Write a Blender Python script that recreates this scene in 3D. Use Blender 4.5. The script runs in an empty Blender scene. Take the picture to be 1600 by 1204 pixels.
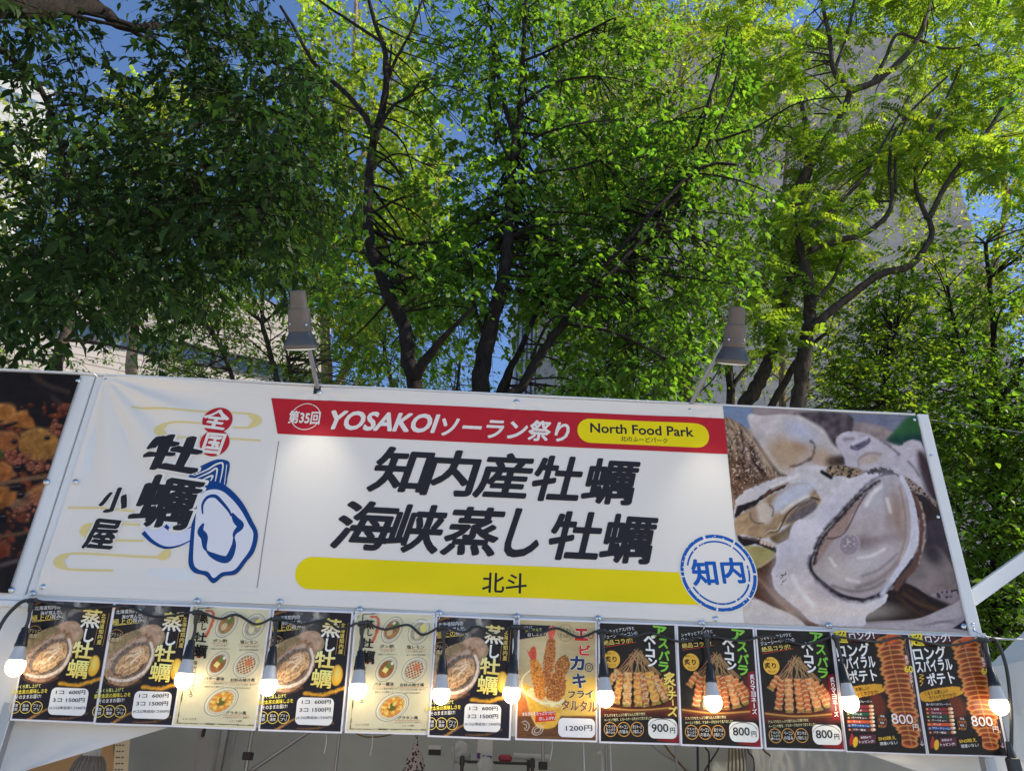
import bpy, bmesh, math, random
import numpy as np
from mathutils import Vector, Matrix
from mathutils.geometry import tessellate_polygon

S = bpy.context.scene
COL = S.collection
random.seed(7)
RNG = np.random.default_rng(11)

# ------------------------------------------------------------------ camera, sky, sun, exposure
FPX = 1181.3                                   # focal length in pixels of a 1600 x 1204 frame
CAM = np.array([-0.1293, -2.9238, 1.6])
_r = np.array([0.998267, -0.050889, 0.029541])
_u = np.array([-0.049655, -0.459183, 0.886953])
_f = np.array([0.031571, 0.886883, 0.460915])
cam_data = bpy.data.cameras.new('camera')
cam = bpy.data.objects.new('camera', cam_data)
COL.objects.link(cam)
cam.matrix_world = Matrix(((_r[0], _u[0], -_f[0], CAM[0]), (_r[1], _u[1], -_f[1], CAM[1]),
                           (_r[2], _u[2], -_f[2], CAM[2]), (0, 0, 0, 1)))
cam_data.sensor_width = 36.0
cam_data.sensor_fit = 'HORIZONTAL'
cam_data.lens = FPX * 36.0 / 1600.0
cam_data.clip_start = 0.05
cam_data.clip_end = 3000.0
S.camera = cam

SUN_EL, SUN_AZ = math.radians(40), math.radians(88)      # azimuth from +Y towards +X
world = bpy.data.worlds.new('World')
S.world = world
world.use_nodes = True
wn = world.node_tree.nodes
sky = wn.new('ShaderNodeTexSky')
sky.sky_type = 'NISHITA'
sky.sun_disc = False
sky.sun_elevation = SUN_EL
sky.sun_rotation = SUN_AZ
sky.air_density = 0.8
sky.dust_density = 0.0
sky.ozone_density = 5.0
wn['Background'].inputs['Strength'].default_value = 0.13
world.node_tree.links.new(sky.outputs['Color'], wn['Background'].inputs['Color'])

sun_data = bpy.data.lights.new('sun', 'SUN')
sun_data.energy = 5.0
sun_data.angle = math.radians(0.6)
sun_data.color = (1.0, 0.90, 0.74)
sun = bpy.data.objects.new('sun', sun_data)
COL.objects.link(sun)
_sd = Vector((math.sin(SUN_AZ) * math.cos(SUN_EL), math.cos(SUN_AZ) * math.cos(SUN_EL), math.sin(SUN_EL)))
sun.rotation_euler = _sd.to_track_quat('Z', 'Y').to_euler()
sun.location = _sd * 60

S.view_settings.view_transform = 'Standard'
S.view_settings.look = 'None'
S.view_settings.gamma = 1.0
S.view_settings.use_curve_mapping = False
S.view_settings.exposure = 0.88
try:
    S.cycles.max_bounces = 8
    S.cycles.diffuse_bounces = 4
    S.cycles.glossy_bounces = 2
    S.cycles.transmission_bounces = 6
    S.cycles.transparent_max_bounces = 6
    S.cycles.sample_clamp_indirect = 4.0
    S.cycles.use_denoising = True
except Exception:
    pass


# ------------------------------------------------------------------ small helpers
def ray(px, py):
    return _r * (px - 800) / FPX - _u * (py - 602) / FPX + _f


def at(px, py, Y):
    """World point seen at photo pixel (px, py) at world depth y = Y."""
    d = ray(px, py)
    return CAM + d * ((Y - CAM[1]) / d[1])


def topx(P):
    d = np.asarray(P, float) - CAM
    z = d @ _f
    return 800 + FPX * (d @ _r) / z, 602 - FPX * (d @ _u) / z, z


def lin(c):
    c = np.asarray(c, float) / 255.0
    return np.where(c <= 0.04045, c / 12.92, ((c + 0.055) / 1.055) ** 2.4)


def tag(o, label=None, cat=None, group=None, kind=None):
    if label: o['label'] = label
    if cat: o['category'] = cat
    if group: o['group'] = group
    if kind: o['kind'] = kind
    return o


def empty(name, loc, label=None, cat=None, group=None, kind=None):
    o = bpy.data.objects.new(name, None)
    o.empty_display_size = 0.1
    o.location = loc
    COL.objects.link(o)
    return tag(o, label, cat, group, kind)


def link(name, me, parent=None, mats=None, local=False):
    if mats is not None and not me.materials:
        for m in (mats if isinstance(mats, (list, tuple)) else [mats]):
            me.materials.append(m)
    o = bpy.data.objects.new(name, me)
    COL.objects.link(o)
    if parent is not None:
        o.parent = parent
        top = parent
        off = Vector(parent.location)
        while top.parent is not None:
            top = top.parent
            off += Vector(top.location)
        if not local:
            o.location = -off
    return o


class MB:
    """Collects simple shapes into one mesh, in world coordinates."""
    def __init__(s):
        s.v, s.f, s.m, s.sm = [], [], [], []

    def add(s, vs, fs, mi=0, smooth=False):
        b = len(s.v)
        s.v.extend([tuple(map(float, p)) for p in vs])
        for f in fs:
            s.f.append(tuple(b + i for i in f))
            s.m.append(mi)
            s.sm.append(smooth)
        return s

    def box(s, x0, x1, y0, y1, z0, z1, mi=0):
        vs = [(x, y, z) for x in (x0, x1) for y in (y0, y1) for z in (z0, z1)]
        fs = [(0, 1, 3, 2), (4, 6, 7, 5), (0, 4, 5, 1), (2, 3, 7, 6), (0, 2, 6, 4), (1, 5, 7, 3)]
        return s.add(vs, fs, mi)

    def bbox(s, x0, x1, y0, y1, z0, z1, b=0.004, mi=0):
        """Box with chamfered edges."""
        bm = bmesh.new()
        bmesh.ops.create_cube(bm, size=1)
        for v in bm.verts:
            v.co = Vector(((x0 + x1) / 2 + v.co.x * (x1 - x0), (y0 + y1) / 2 + v.co.y * (y1 - y0), (z0 + z1) / 2 + v.co.z * (z1 - z0)))
        bmesh.ops.bevel(bm, geom=bm.edges[:], offset=b, segments=1, affect='EDGES')
        bm.verts.ensure_lookup_table()
        s.add([v.co for v in bm.verts], [[v.index for v in f.verts] for f in bm.faces], mi)
        bm.free()
        return s

    def obox(s, c, ax, ay, az, mi=0):
        """Oriented box: centre and three half vectors."""
        c, ax, ay, az = map(np.asarray, (c, ax, ay, az))
        vs = [c + i * ax + j * ay + k * az for i in (-1, 1) for j in (-1, 1) for k in (-1, 1)]
        fs = [(0, 1, 3, 2), (4, 6, 7, 5), (0, 4, 5, 1), (2, 3, 7, 6), (0, 2, 6, 4), (1, 5, 7, 3)]
        return s.add(vs, fs, mi)

    def bar(s, a, b, w, h, up=(0, 0, 1), mi=0):
        a, b, up = np.asarray(a, float), np.asarray(b, float), np.asarray(up, float)
        d = b - a
        L = np.linalg.norm(d)
        d /= L
        sx = np.cross(d, up)
        sx /= np.linalg.norm(sx)
        sy = np.cross(sx, d)
        return s.obox((a + b) / 2, d * L / 2, sx * w / 2, sy * h / 2, mi)

    def tube(s, pts, rad, n=8, mi=0, cap=True, smooth=True):
        pts = [np.asarray(p, float) for p in pts]
        k = len(pts)
        rad = [rad] * k if np.isscalar(rad) else list(rad)
        vs, fs = [], []
        ref = np.array([0.31, 0.2, 0.93])
        for i, p in enumerate(pts):
            d = pts[min(i + 1, k - 1)] - pts[max(i - 1, 0)]
            d = d / (np.linalg.norm(d) + 1e-12)
            x = np.cross(d, ref)
            if np.linalg.norm(x) < 1e-3:
                x = np.cross(d, (1, 0, 0))
            x /= np.linalg.norm(x)
            ref = np.cross(x, d)
            for j in range(n):
                a = 2 * math.pi * j / n
                vs.append(p + rad[i] * (math.cos(a) * x + math.sin(a) * ref))
        for i in range(k - 1):
            for j in range(n):
                fs.append((i * n + j, i * n + (j + 1) % n, (i + 1) * n + (j + 1) % n, (i + 1) * n + j))
        s.add(vs, fs, mi, smooth)
        if cap:
            s.add(vs[:n], [tuple(range(n))[::-1]], mi)
            s.add(vs[-n:], [tuple(range(n))], mi)
        return s

    def lathe(s, c, axis, prof, n=20, mi=0, smooth=True):
        """prof: list of (distance along axis, radius)."""
        c, axis = np.asarray(c, float), np.asarray(axis, float)
        axis = axis / np.linalg.norm(axis)
        x = np.cross(axis, (0.1, 1, 0.2))
        x /= np.linalg.norm(x)
        y = np.cross(axis, x)
        vs, fs = [], []
        for h, r in prof:
            for j in range(n):
                a = 2 * math.pi * j / n
                vs.append(c + axis * h + max(r, 1e-5) * (math.cos(a) * x + math.sin(a) * y))
        for i in range(len(prof) - 1):
            for j in range(n):
                fs.append((i * n + j, i * n + (j + 1) % n, (i + 1) * n + (j + 1) % n, (i + 1) * n + j))
        return s.add(vs, fs, mi, smooth)

    def build(s, name, mats, parent=None, local=False):
        me = bpy.data.meshes.new(name)
        me.from_pydata(s.v, [], s.f)
        me.polygons.foreach_set('material_index', s.m)
        me.polygons.foreach_set('use_smooth', s.sm)
        me.update()
        return link(name, me, parent, mats, local)


def catmull(pts, n=8, closed=False):
    P = [np.asarray(p, float) for p in pts]
    k = len(P)
    out = []
    rng = range(k) if closed else range(k - 1)
    for i in rng:
        if closed:
            p0, p1, p2, p3 = P[(i - 1) % k], P[i], P[(i + 1) % k], P[(i + 2) % k]
        else:
            p0, p1, p2, p3 = P[max(i - 1, 0)], P[i], P[i + 1], P[min(i + 2, k - 1)]
        for j in range(n):
            t = j / n
            out.append(0.5 * ((2 * p1) + (-p0 + p2) * t + (2 * p0 - 5 * p1 + 4 * p2 - p3) * t * t + (-p0 + 3 * p1 - 3 * p2 + p3) * t ** 3))
    if not closed:
        out.append(P[-1])
    return out


# ------------------------------------------------------------------ numpy noise
def _hash(ix, iy, seed):
    h = (ix.astype(np.int64) * 374761393 + iy.astype(np.int64) * 668265263 + seed * 974634721) & 0xffffffff
    h = ((h ^ (h >> 13)) * 1274126177) & 0xffffffff
    return ((h ^ (h >> 16)) & 0xffff) / 65535.0


def vnoise(x, y, seed=0):
    ix, iy = np.floor(x), np.floor(y)
    fx, fy = x - ix, y - iy
    fx, fy = fx * fx * (3 - 2 * fx), fy * fy * (3 - 2 * fy)
    a, b = _hash(ix, iy, seed), _hash(ix + 1, iy, seed)
    c, d = _hash(ix, iy + 1, seed), _hash(ix + 1, iy + 1, seed)
    return (a + (b - a) * fx) * (1 - fy) + (c + (d - c) * fx) * fy


def fbm(x, y, seed=0, oct=4):
    s, a, t = 0, 0.5, 0
    for i in range(oct):
        s = s + a * vnoise(x * 2 ** i + 17.3 * i, y * 2 ** i - 9.1 * i, seed + i)
        t += a
        a *= 0.5
    return s / t


# ------------------------------------------------------------------ materials
def new_mat(name):
    m = bpy.data.materials.new(name)
    m.use_nodes = True
    nt = m.node_tree
    return m, nt, nt.nodes['Principled BSDF']


def mat_plain(name, col, rough=0.5, metal=0.0, noise=0.12, scale=6.0, bump=0.0, bscale=80.0, dirt=None, spec=0.5):
    """Base colour broken up by object-space noise, optional bump and stains."""
    m, nt, b = new_mat(name)
    N, L = nt.nodes, nt.links
    tc = N.new('ShaderNodeTexCoord')
    nz = N.new('ShaderNodeTexNoise')
    nz.inputs['Scale'].default_value = scale
    nz.inputs['Detail'].default_value = 6
    L.new(tc.outputs['Object'], nz.inputs['Vector'])
    ramp = N.new('ShaderNodeMix')
    ramp.data_type = 'RGBA'
    c = np.array(col, float)
    ramp.inputs[6].default_value = (*np.clip(c * (1 - noise), 0, 1), 1)
    ramp.inputs[7].default_value = (*np.clip(c * (1 + noise), 0, 1), 1)
    L.new(nz.outputs['Fac'], ramp.inputs[0])
    out = ramp.outputs[2]
    if dirt is not None:
        n2 = N.new('ShaderNodeTexNoise')
        n2.inputs['Scale'].default_value = scale * 0.55
        n2.inputs['Detail'].default_value = 8
        n2.inputs['Roughness'].default_value = 0.7
        L.new(tc.outputs['Object'], n2.inputs['Vector'])
        mr = N.new('ShaderNodeMapRange')
        mr.inputs[1].default_value = 0.52
        mr.inputs[2].default_value = 0.78
        mr.inputs[4].default_value = 0.6
        L.new(n2.outputs['Fac'], mr.inputs[0])
        mx = N.new('ShaderNodeMix')
        mx.data_type = 'RGBA'
        mx.inputs[7].default_value = (*dirt, 1)
        L.new(mr.outputs[0], mx.inputs[0])
        L.new(out, mx.inputs[6])
        out = mx.outputs[2]
    L.new(out, b.inputs['Base Color'])
    b.inputs['Roughness'].default_value = rough
    b.inputs['Metallic'].default_value = metal
    b.inputs['Specular IOR Level'].default_value = spec
    if bump:
        bz = N.new('ShaderNodeTexNoise')
        bz.inputs['Scale'].default_value = bscale
        bz.inputs['Detail'].default_value = 5
        L.new(tc.outputs['Object'], bz.inputs['Vector'])
        bp = N.new('ShaderNodeBump')
        bp.inputs['Strength'].default_value = bump
        bp.inputs['Distance'].default_value = 0.02
        L.new(bz.outputs['Fac'], bp.inputs['Height'])
        L.new(bp.outputs['Normal'], b.inputs['Normal'])
    return m


def mat_print(name, rough=0.45, coat=0.0, bump=0.0, spec=0.5):
    """Flat print: the ink colour is stored on the mesh."""
    m, nt, b = new_mat(name)
    N, L = nt.nodes, nt.links
    at_ = N.new('ShaderNodeAttribute')
    at_.attribute_name = 'Ink'
    L.new(at_.outputs['Color'], b.inputs['Base Color'])
    b.inputs['Roughness'].default_value = rough
    b.inputs['Coat Weight'].default_value = coat
    b.inputs['Coat Roughness'].default_value = 0.12
    b.inputs['Specular IOR Level'].default_value = spec
    if bump:
        tc = N.new('ShaderNodeTexCoord')
        bz = N.new('ShaderNodeTexNoise')
        bz.inputs['Scale'].default_value = 9
        bz.inputs['Detail'].default_value = 3
        L.new(tc.outputs['Object'], bz.inputs['Vector'])
        bp = N.new('ShaderNodeBump')
        bp.inputs['Strength'].default_value = bump
        bp.inputs['Distance'].default_value = 0.02
        L.new(bz.outputs['Fac'], bp.inputs['Height'])
        L.new(bp.outputs['Normal'], b.inputs['Normal'])
        L.new(bp.outputs['Normal'], b.inputs['Coat Normal'])
    return m


def mat_leaf(name, col, trans, gloss=0.35, tfac=0.5):
    m, nt, b = new_mat(name)
    N, L = nt.nodes, nt.links
    a = N.new('ShaderNodeAttribute')
    a.attribute_name = 'Tint'
    mul = N.new('ShaderNodeMix')
    mul.data_type = 'RGBA'
    mul.blend_type = 'MULTIPLY'
    mul.inputs[0].default_value = 1
    mul.inputs[6].default_value = (*col, 1)
    L.new(a.outputs['Color'], mul.inputs[7])
    mul2 = N.new('ShaderNodeMix')
    mul2.data_type = 'RGBA'
    mul2.blend_type = 'MULTIPLY'
    mul2.inputs[0].default_value = 1
    mul2.inputs[6].default_value = (*trans, 1)
    L.new(a.outputs['Color'], mul2.inputs[7])
    L.new(mul.outputs[2], b.inputs['Base Color'])
    b.inputs['Roughness'].default_value = 0.55
    b.inputs['Specular IOR Level'].default_value = gloss * .55
    tr = N.new('ShaderNodeBsdfTranslucent')
    L.new(mul2.outputs[2], tr.inputs['Color'])
    mix = N.new('ShaderNodeMixShader')
    mix.inputs[0].default_value = tfac
    L.new(b.outputs[0], mix.inputs[1])
    L.new(tr.outputs[0], mix.inputs[2])
    L.new(mix.outputs[0], N['Material Output'].inputs['Surface'])
    return m


def mat_fabric(name, col, tfac=0.25, rough=0.7):
    m, nt, b = new_mat(name)
    N, L = nt.nodes, nt.links
    tc = N.new('ShaderNodeTexCoord')
    nz = N.new('ShaderNodeTexNoise')
    nz.inputs['Scale'].default_value = 3.5
    nz.inputs['Detail'].default_value = 7
    L.new(tc.outputs['Object'], nz.inputs['Vector'])
    ramp = N.new('ShaderNodeMix')
    ramp.data_type = 'RGBA'
    c = np.array(col)
    ramp.inputs[6].default_value = (*(c * 0.86), 1)
    ramp.inputs[7].default_value = (*np.clip(c * 1.06, 0, 1), 1)
    L.new(nz.outputs['Fac'], ramp.inputs[0])
    L.new(ramp.outputs[2], b.inputs['Base Color'])
    b.inputs['Roughness'].default_value = rough
    wv = N.new('ShaderNodeTexNoise')
    wv.inputs['Scale'].default_value = 5
    wv.inputs['Detail'].default_value = 4
    L.new(tc.outputs['Object'], wv.inputs['Vector'])
    bp = N.new('ShaderNodeBump')
    bp.inputs['Strength'].default_value = 0.35
    bp.inputs['Distance'].default_value = 0.03
    L.new(wv.outputs['Fac'], bp.inputs['Height'])
    L.new(bp.outputs['Normal'], b.inputs['Normal'])
    tr = N.new('ShaderNodeBsdfTranslucent')
    L.new(ramp.outputs[2], tr.inputs['Color'])
    mix = N.new('ShaderNodeMixShader')
    mix.inputs[0].default_value = tfac
    L.new(b.outputs[0], mix.inputs[1])
    L.new(tr.outputs[0], mix.inputs[2])
    L.new(mix.outputs[0], N['Material Output'].inputs['Surface'])
    return m


def mat_emit(name, col, strength):
    m, nt, b = new_mat(name)
    b.inputs['Base Color'].default_value = (*col, 1)
    b.inputs['Emission Color'].default_value = (*col, 1)
    b.inputs['Emission Strength'].default_value = strength
    b.inputs['Roughness'].default_value = 0.3
    return m


def mat_bark(name, c0, c1, scale=9.0):
    m, nt, b = new_mat(name)
    N, L = nt.nodes, nt.links
    tc = N.new('ShaderNodeTexCoord')
    mp = N.new('ShaderNodeMapping')
    mp.inputs['Scale'].default_value = (1, 1, 0.35)
    L.new(tc.outputs['Object'], mp.inputs['Vector'])
    nz = N.new('ShaderNodeTexNoise')
    nz.inputs['Scale'].default_value = scale
    nz.inputs['Detail'].default_value = 8
    nz.inputs['Roughness'].default_value = 0.8
    L.new(mp.outputs[0], nz.inputs['Vector'])
    mx = N.new('ShaderNodeMix')
    mx.data_type = 'RGBA'
    mx.inputs[6].default_value = (*c0, 1)
    mx.inputs[7].default_value = (*c1, 1)
    mr = N.new('ShaderNodeMapRange')
    mr.inputs[1].default_value = 0.36
    mr.inputs[2].default_value = 0.66
    L.new(nz.outputs['Fac'], mr.inputs[0])
    L.new(mr.outputs[0], mx.inputs[0])
    L.new(mx.outputs[2], b.inputs['Base Color'])
    b.inputs['Roughness'].default_value = 0.95
    b.inputs['Specular IOR Level'].default_value = 0.1
    bp = N.new('ShaderNodeBump')
    bp.inputs['Strength'].default_value = 1.0
    bp.inputs['Distance'].default_value = 0.06
    L.new(nz.outputs['Fac'], bp.inputs['Height'])
    L.new(bp.outputs['Normal'], b.inputs['Normal'])
    return m


M_VINYL = mat_print('printed_vinyl', 0.5, 0.0, 0.06, 0.14)
M_POSTER = mat_print('laminated_paper', 0.40, 0.22, 0.10, 0.15)
M_WHITE = mat_plain('white_painted_board', (0.74, 0.73, 0.71), 0.45, noise=0.05, scale=3, dirt=(0.5, 0.48, 0.45))
M_SHEET = mat_fabric('white_tent_canvas', (0.80, 0.80, 0.80), 0.18)
M_TARP = mat_fabric('grey_green_tarpaulin', (0.46, 0.47, 0.435), 0.06)
M_ZINC = mat_plain('zinc_plated_steel', (0.62, 0.66, 0.68), 0.32, metal=1.0, noise=0.1, scale=40)
M_STEEL = mat_plain('dull_steel_pole', (0.42, 0.42, 0.43), 0.42, metal=0.9, noise=0.12, scale=14)
M_RUBBER = mat_plain('black_rubber', (0.018, 0.018, 0.019), 0.42, noise=0.25, scale=30)
M_PLASTIC_GREY = mat_plain('grey_plastic', (0.50, 0.50, 0.50), 0.38, noise=0.05)
M_LAMP_TAUPE = mat_plain('taupe_lamp_housing', (0.125, 0.098, 0.076), 0.6, noise=0.12, scale=25, dirt=(0.085, 0.07, 0.058))
M_LAMP_DARK = mat_plain('dark_grey_lamp_flare', (0.05, 0.05, 0.054), 0.4, noise=0.15, scale=30)
M_GLOW = mat_emit('lit_bulb_glass', (1.0, 0.80, 0.52), 7.0)
M_GLOW_HEAT = mat_emit('lit_heat_lamp_glass', (1.0, 0.40, 0.12), 9.0)
M_GLOW_SPOT = mat_emit('lit_floodlight_glass', (1.0, 0.95, 0.80), 0.25)
M_GLOW_SPOT.node_tree.nodes['Principled BSDF'].inputs['Base Color'].default_value = (.12, .12, .11, 1)
M_REFLECT = mat_plain('pearl_reflector', (0.8, 0.8, 0.78), 0.35, noise=0.03)


# ================================================================== flat print: pictures and lettering
INK_GAIN = 1.55            # the photograph shows white print at about half of full white


def ink(c, gain=INK_GAIN):
    return np.clip(lin(c) * gain, 0.004, 0.82)


class Pic:
    """A picture painted into the ink colour of a fine grid; X, Y are tracing coordinates of its points."""
    def __init__(s, X, Y, base):
        s.X, s.Y = X, Y
        s.C = np.tile(lin(base), (len(X), 1))

    def put(s, m, col):
        c = col if isinstance(col, np.ndarray) and col.ndim == 2 else lin(col)
        s.C = s.C * (1 - m[:, None]) + c * m[:, None]

    def sd(s, pts, closed=True):
        P = np.array(pts, float)
        Q = np.roll(P, -1, 0) if closed else P[1:]
        if not closed: P = P[:-1]
        d2 = np.full(len(s.X), 1e12)
        ins = np.zeros(len(s.X), bool)
        for (ax, ay), (bx, by) in zip(P, Q):
            ex, ey = bx - ax, by - ay
            wx, wy = s.X - ax, s.Y - ay
            t = np.clip((wx * ex + wy * ey) / (ex * ex + ey * ey + 1e-9), 0, 1)
            dx, dy = wx - t * ex, wy - t * ey
            d2 = np.minimum(d2, dx * dx + dy * dy)
            c = (ay <= s.Y) != (by <= s.Y)
            if abs(ey) > 1e-9:
                ins ^= c & (s.X < ax + (s.Y - ay) / ey * ex)
        d = np.sqrt(d2)
        return np.where(ins, -d, d) if closed else d

    def poly(s, pts, col, soft=2.0, smooth=True, alpha=1.0, rough=0.0, rs=0.1, nz=0.0, ns=0.05, seed=1, stretch=None):
        if smooth: pts = catmull(pts, 4, True)
        d = s.sd(pts)
        if rough: d = d + rough * (fbm(s.X * rs, s.Y * rs, seed) - 0.5) * 2
        m = np.clip(0.5 - d / (2 * soft), 0, 1)
        m = m * m * (3 - 2 * m) * alpha
        c = np.tile(lin(col), (len(s.X), 1))
        if nz:
            x, y = s.X * ns, s.Y * ns
            if stretch:
                a = math.radians(stretch[0])
                x, y = (s.X * math.cos(a) + s.Y * math.sin(a)) * ns, (-s.X * math.sin(a) + s.Y * math.cos(a)) * ns * stretch[1]
            c = c * (1 + nz * 2 * (fbm(x, y, seed + 5, 5) - 0.5))[:, None]
        s.put(m, np.clip(c, 0, 1))
        return d

    def line(s, pts, col, w=4.0, soft=1.5, alpha=1.0, smooth=True, rough=0.0, rs=0.2, taper=False):
        if smooth and len(pts) > 2: pts = catmull(pts, 5)
        d = s.sd(pts, False)
        if rough: d = d + rough * (fbm(s.X * rs, s.Y * rs, 3) - 0.5) * 2
        s.put(np.clip(0.5 - (d - w / 2) / (2 * soft), 0, 1) * alpha, col)

    def ell(s, cx, cy, rx, ry, col, soft=0.2, ang=0, alpha=1.0):
        a = math.radians(ang)
        dx, dy = s.X - cx, s.Y - cy
        u, v = (dx * math.cos(a) + dy * math.sin(a)) / rx, (-dx * math.sin(a) + dy * math.cos(a)) / ry
        r = np.sqrt(u * u + v * v)
        m = np.clip((1 + soft - r) / (2 * soft), 0, 1)
        s.put(m * m * (3 - 2 * m) * alpha, col)

    def ring(s, cx, cy, rx, ry, w, col, ang=0, soft=2, alpha=1.0):
        a = math.radians(ang)
        dx, dy = s.X - cx, s.Y - cy
        u, v = (dx * math.cos(a) + dy * math.sin(a)) / rx, (-dx * math.sin(a) + dy * math.cos(a)) / ry
        r = (np.sqrt(u * u + v * v) - 1) * min(rx, ry)
        s.put(np.clip(0.5 - (np.abs(r) - w / 2) / (2 * soft), 0, 1) * alpha, col)

    def speck(s, region_d, col, scale, thr, seed, alpha=1.0):
        n = vnoise(s.X * scale, s.Y * scale, seed)
        s.put(np.clip((n - thr) * 8, 0, 1) * (region_d < 0) * alpha, col)

    def grain(s, amt, scale, seed=3):
        s.C = np.clip(s.C * (1 + amt * 2 * (fbm(s.X * scale, s.Y * scale, seed, 4) - 0.5))[:, None], 0, 1)


def grid_mesh(name, nu, nv, pos, colors):
    """pos: (nu*nv,3) row-major in v; colors (nu*nv,3) linear ink."""
    i = np.arange(nu - 1)[None, :] + nu * np.arange(nv - 1)[:, None]
    q = np.stack([i, i + 1, i + nu + 1, i + nu], -1).reshape(-1, 4)
    return raw_mesh(name, pos, q[:, ::-1], colors, 'Ink', smooth=True)


def raw_mesh(name, verts, quads, colors=None, attr='Ink', smooth=False):
    me = bpy.data.meshes.new(name)
    n, k = len(quads), quads.shape[1]
    me.vertices.add(len(verts))
    me.vertices.foreach_set('co', np.ascontiguousarray(verts, np.float32).ravel())
    me.loops.add(n * k)
    me.loops.foreach_set('vertex_index', np.ascontiguousarray(quads, np.int32).ravel())
    me.polygons.add(n)
    me.polygons.foreach_set('loop_start', np.arange(0, n * k, k, dtype=np.int32))
    me.polygons.foreach_set('loop_total', np.full(n, k, np.int32))
    if smooth: me.polygons.foreach_set('use_smooth', np.ones(n, bool))
    if colors is not None:
        a = me.attributes.new(attr, 'FLOAT_COLOR', 'POINT')
        a.data.foreach_set('color', np.concatenate([colors, np.ones((len(colors), 1))], 1).astype(np.float32).ravel())
    me.update(calc_edges=True)
    return me


_glyphs = {}


def glyph(s, off=0.0, nib=False):
    """Outline of a string as flat triangles, scaled to the unit square (x right, y down).
    Heavy weights are the outline stacked with itself, shifted round a small circle."""
    k = (s, off, nib)
    if k not in _glyphs:
        c = bpy.data.curves.new('lettering', 'FONT')
        c.body = s
        c.resolution_u = 3
        c.fill_mode = 'FRONT'
        o = bpy.data.objects.new('lettering', c)
        COL.objects.link(o)
        dg = bpy.context.evaluated_depsgraph_get()
        ev = o.evaluated_get(dg)
        me = ev.to_mesh()
        v = np.array([q.co[:2] for q in me.vertices], float)
        me.calc_loop_triangles()
        t = np.array([tuple(q.vertices) for q in me.loop_triangles], int).reshape(-1, 3)
        ev.to_mesh_clear()
        bpy.data.objects.remove(o)
        bpy.data.curves.remove(c)
        dh = np.zeros(len(v))
        if off > .003:
            n = 12 if nib else 8 if off > .018 else 4
            vs, ts, hs = [v], [t], [dh]
            for i in range(n):
                a = 2 * math.pi * i / n + .4
                o_ = np.array([math.cos(a), math.sin(a)])
                if nib:
                    o_ = np.array([1.35 * o_[0] * .82 - .45 * o_[1] * .57, 1.35 * o_[0] * .57 + .45 * o_[1] * .82])
                vs.append(v + off * o_); ts.append(t + len(v) * (i + 1)); hs.append(np.full(len(v), .03 * (i + 1)))
            v, t, dh = np.concatenate(vs), np.concatenate(ts), np.concatenate(hs)
        lo, hi = v.min(0), v.max(0)
        v = (v - lo) / np.maximum(hi - lo, 1e-6)
        v[:, 1] = 1 - v[:, 1]
        _glyphs[k] = (v, t, dh)
    return _glyphs[k]


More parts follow.
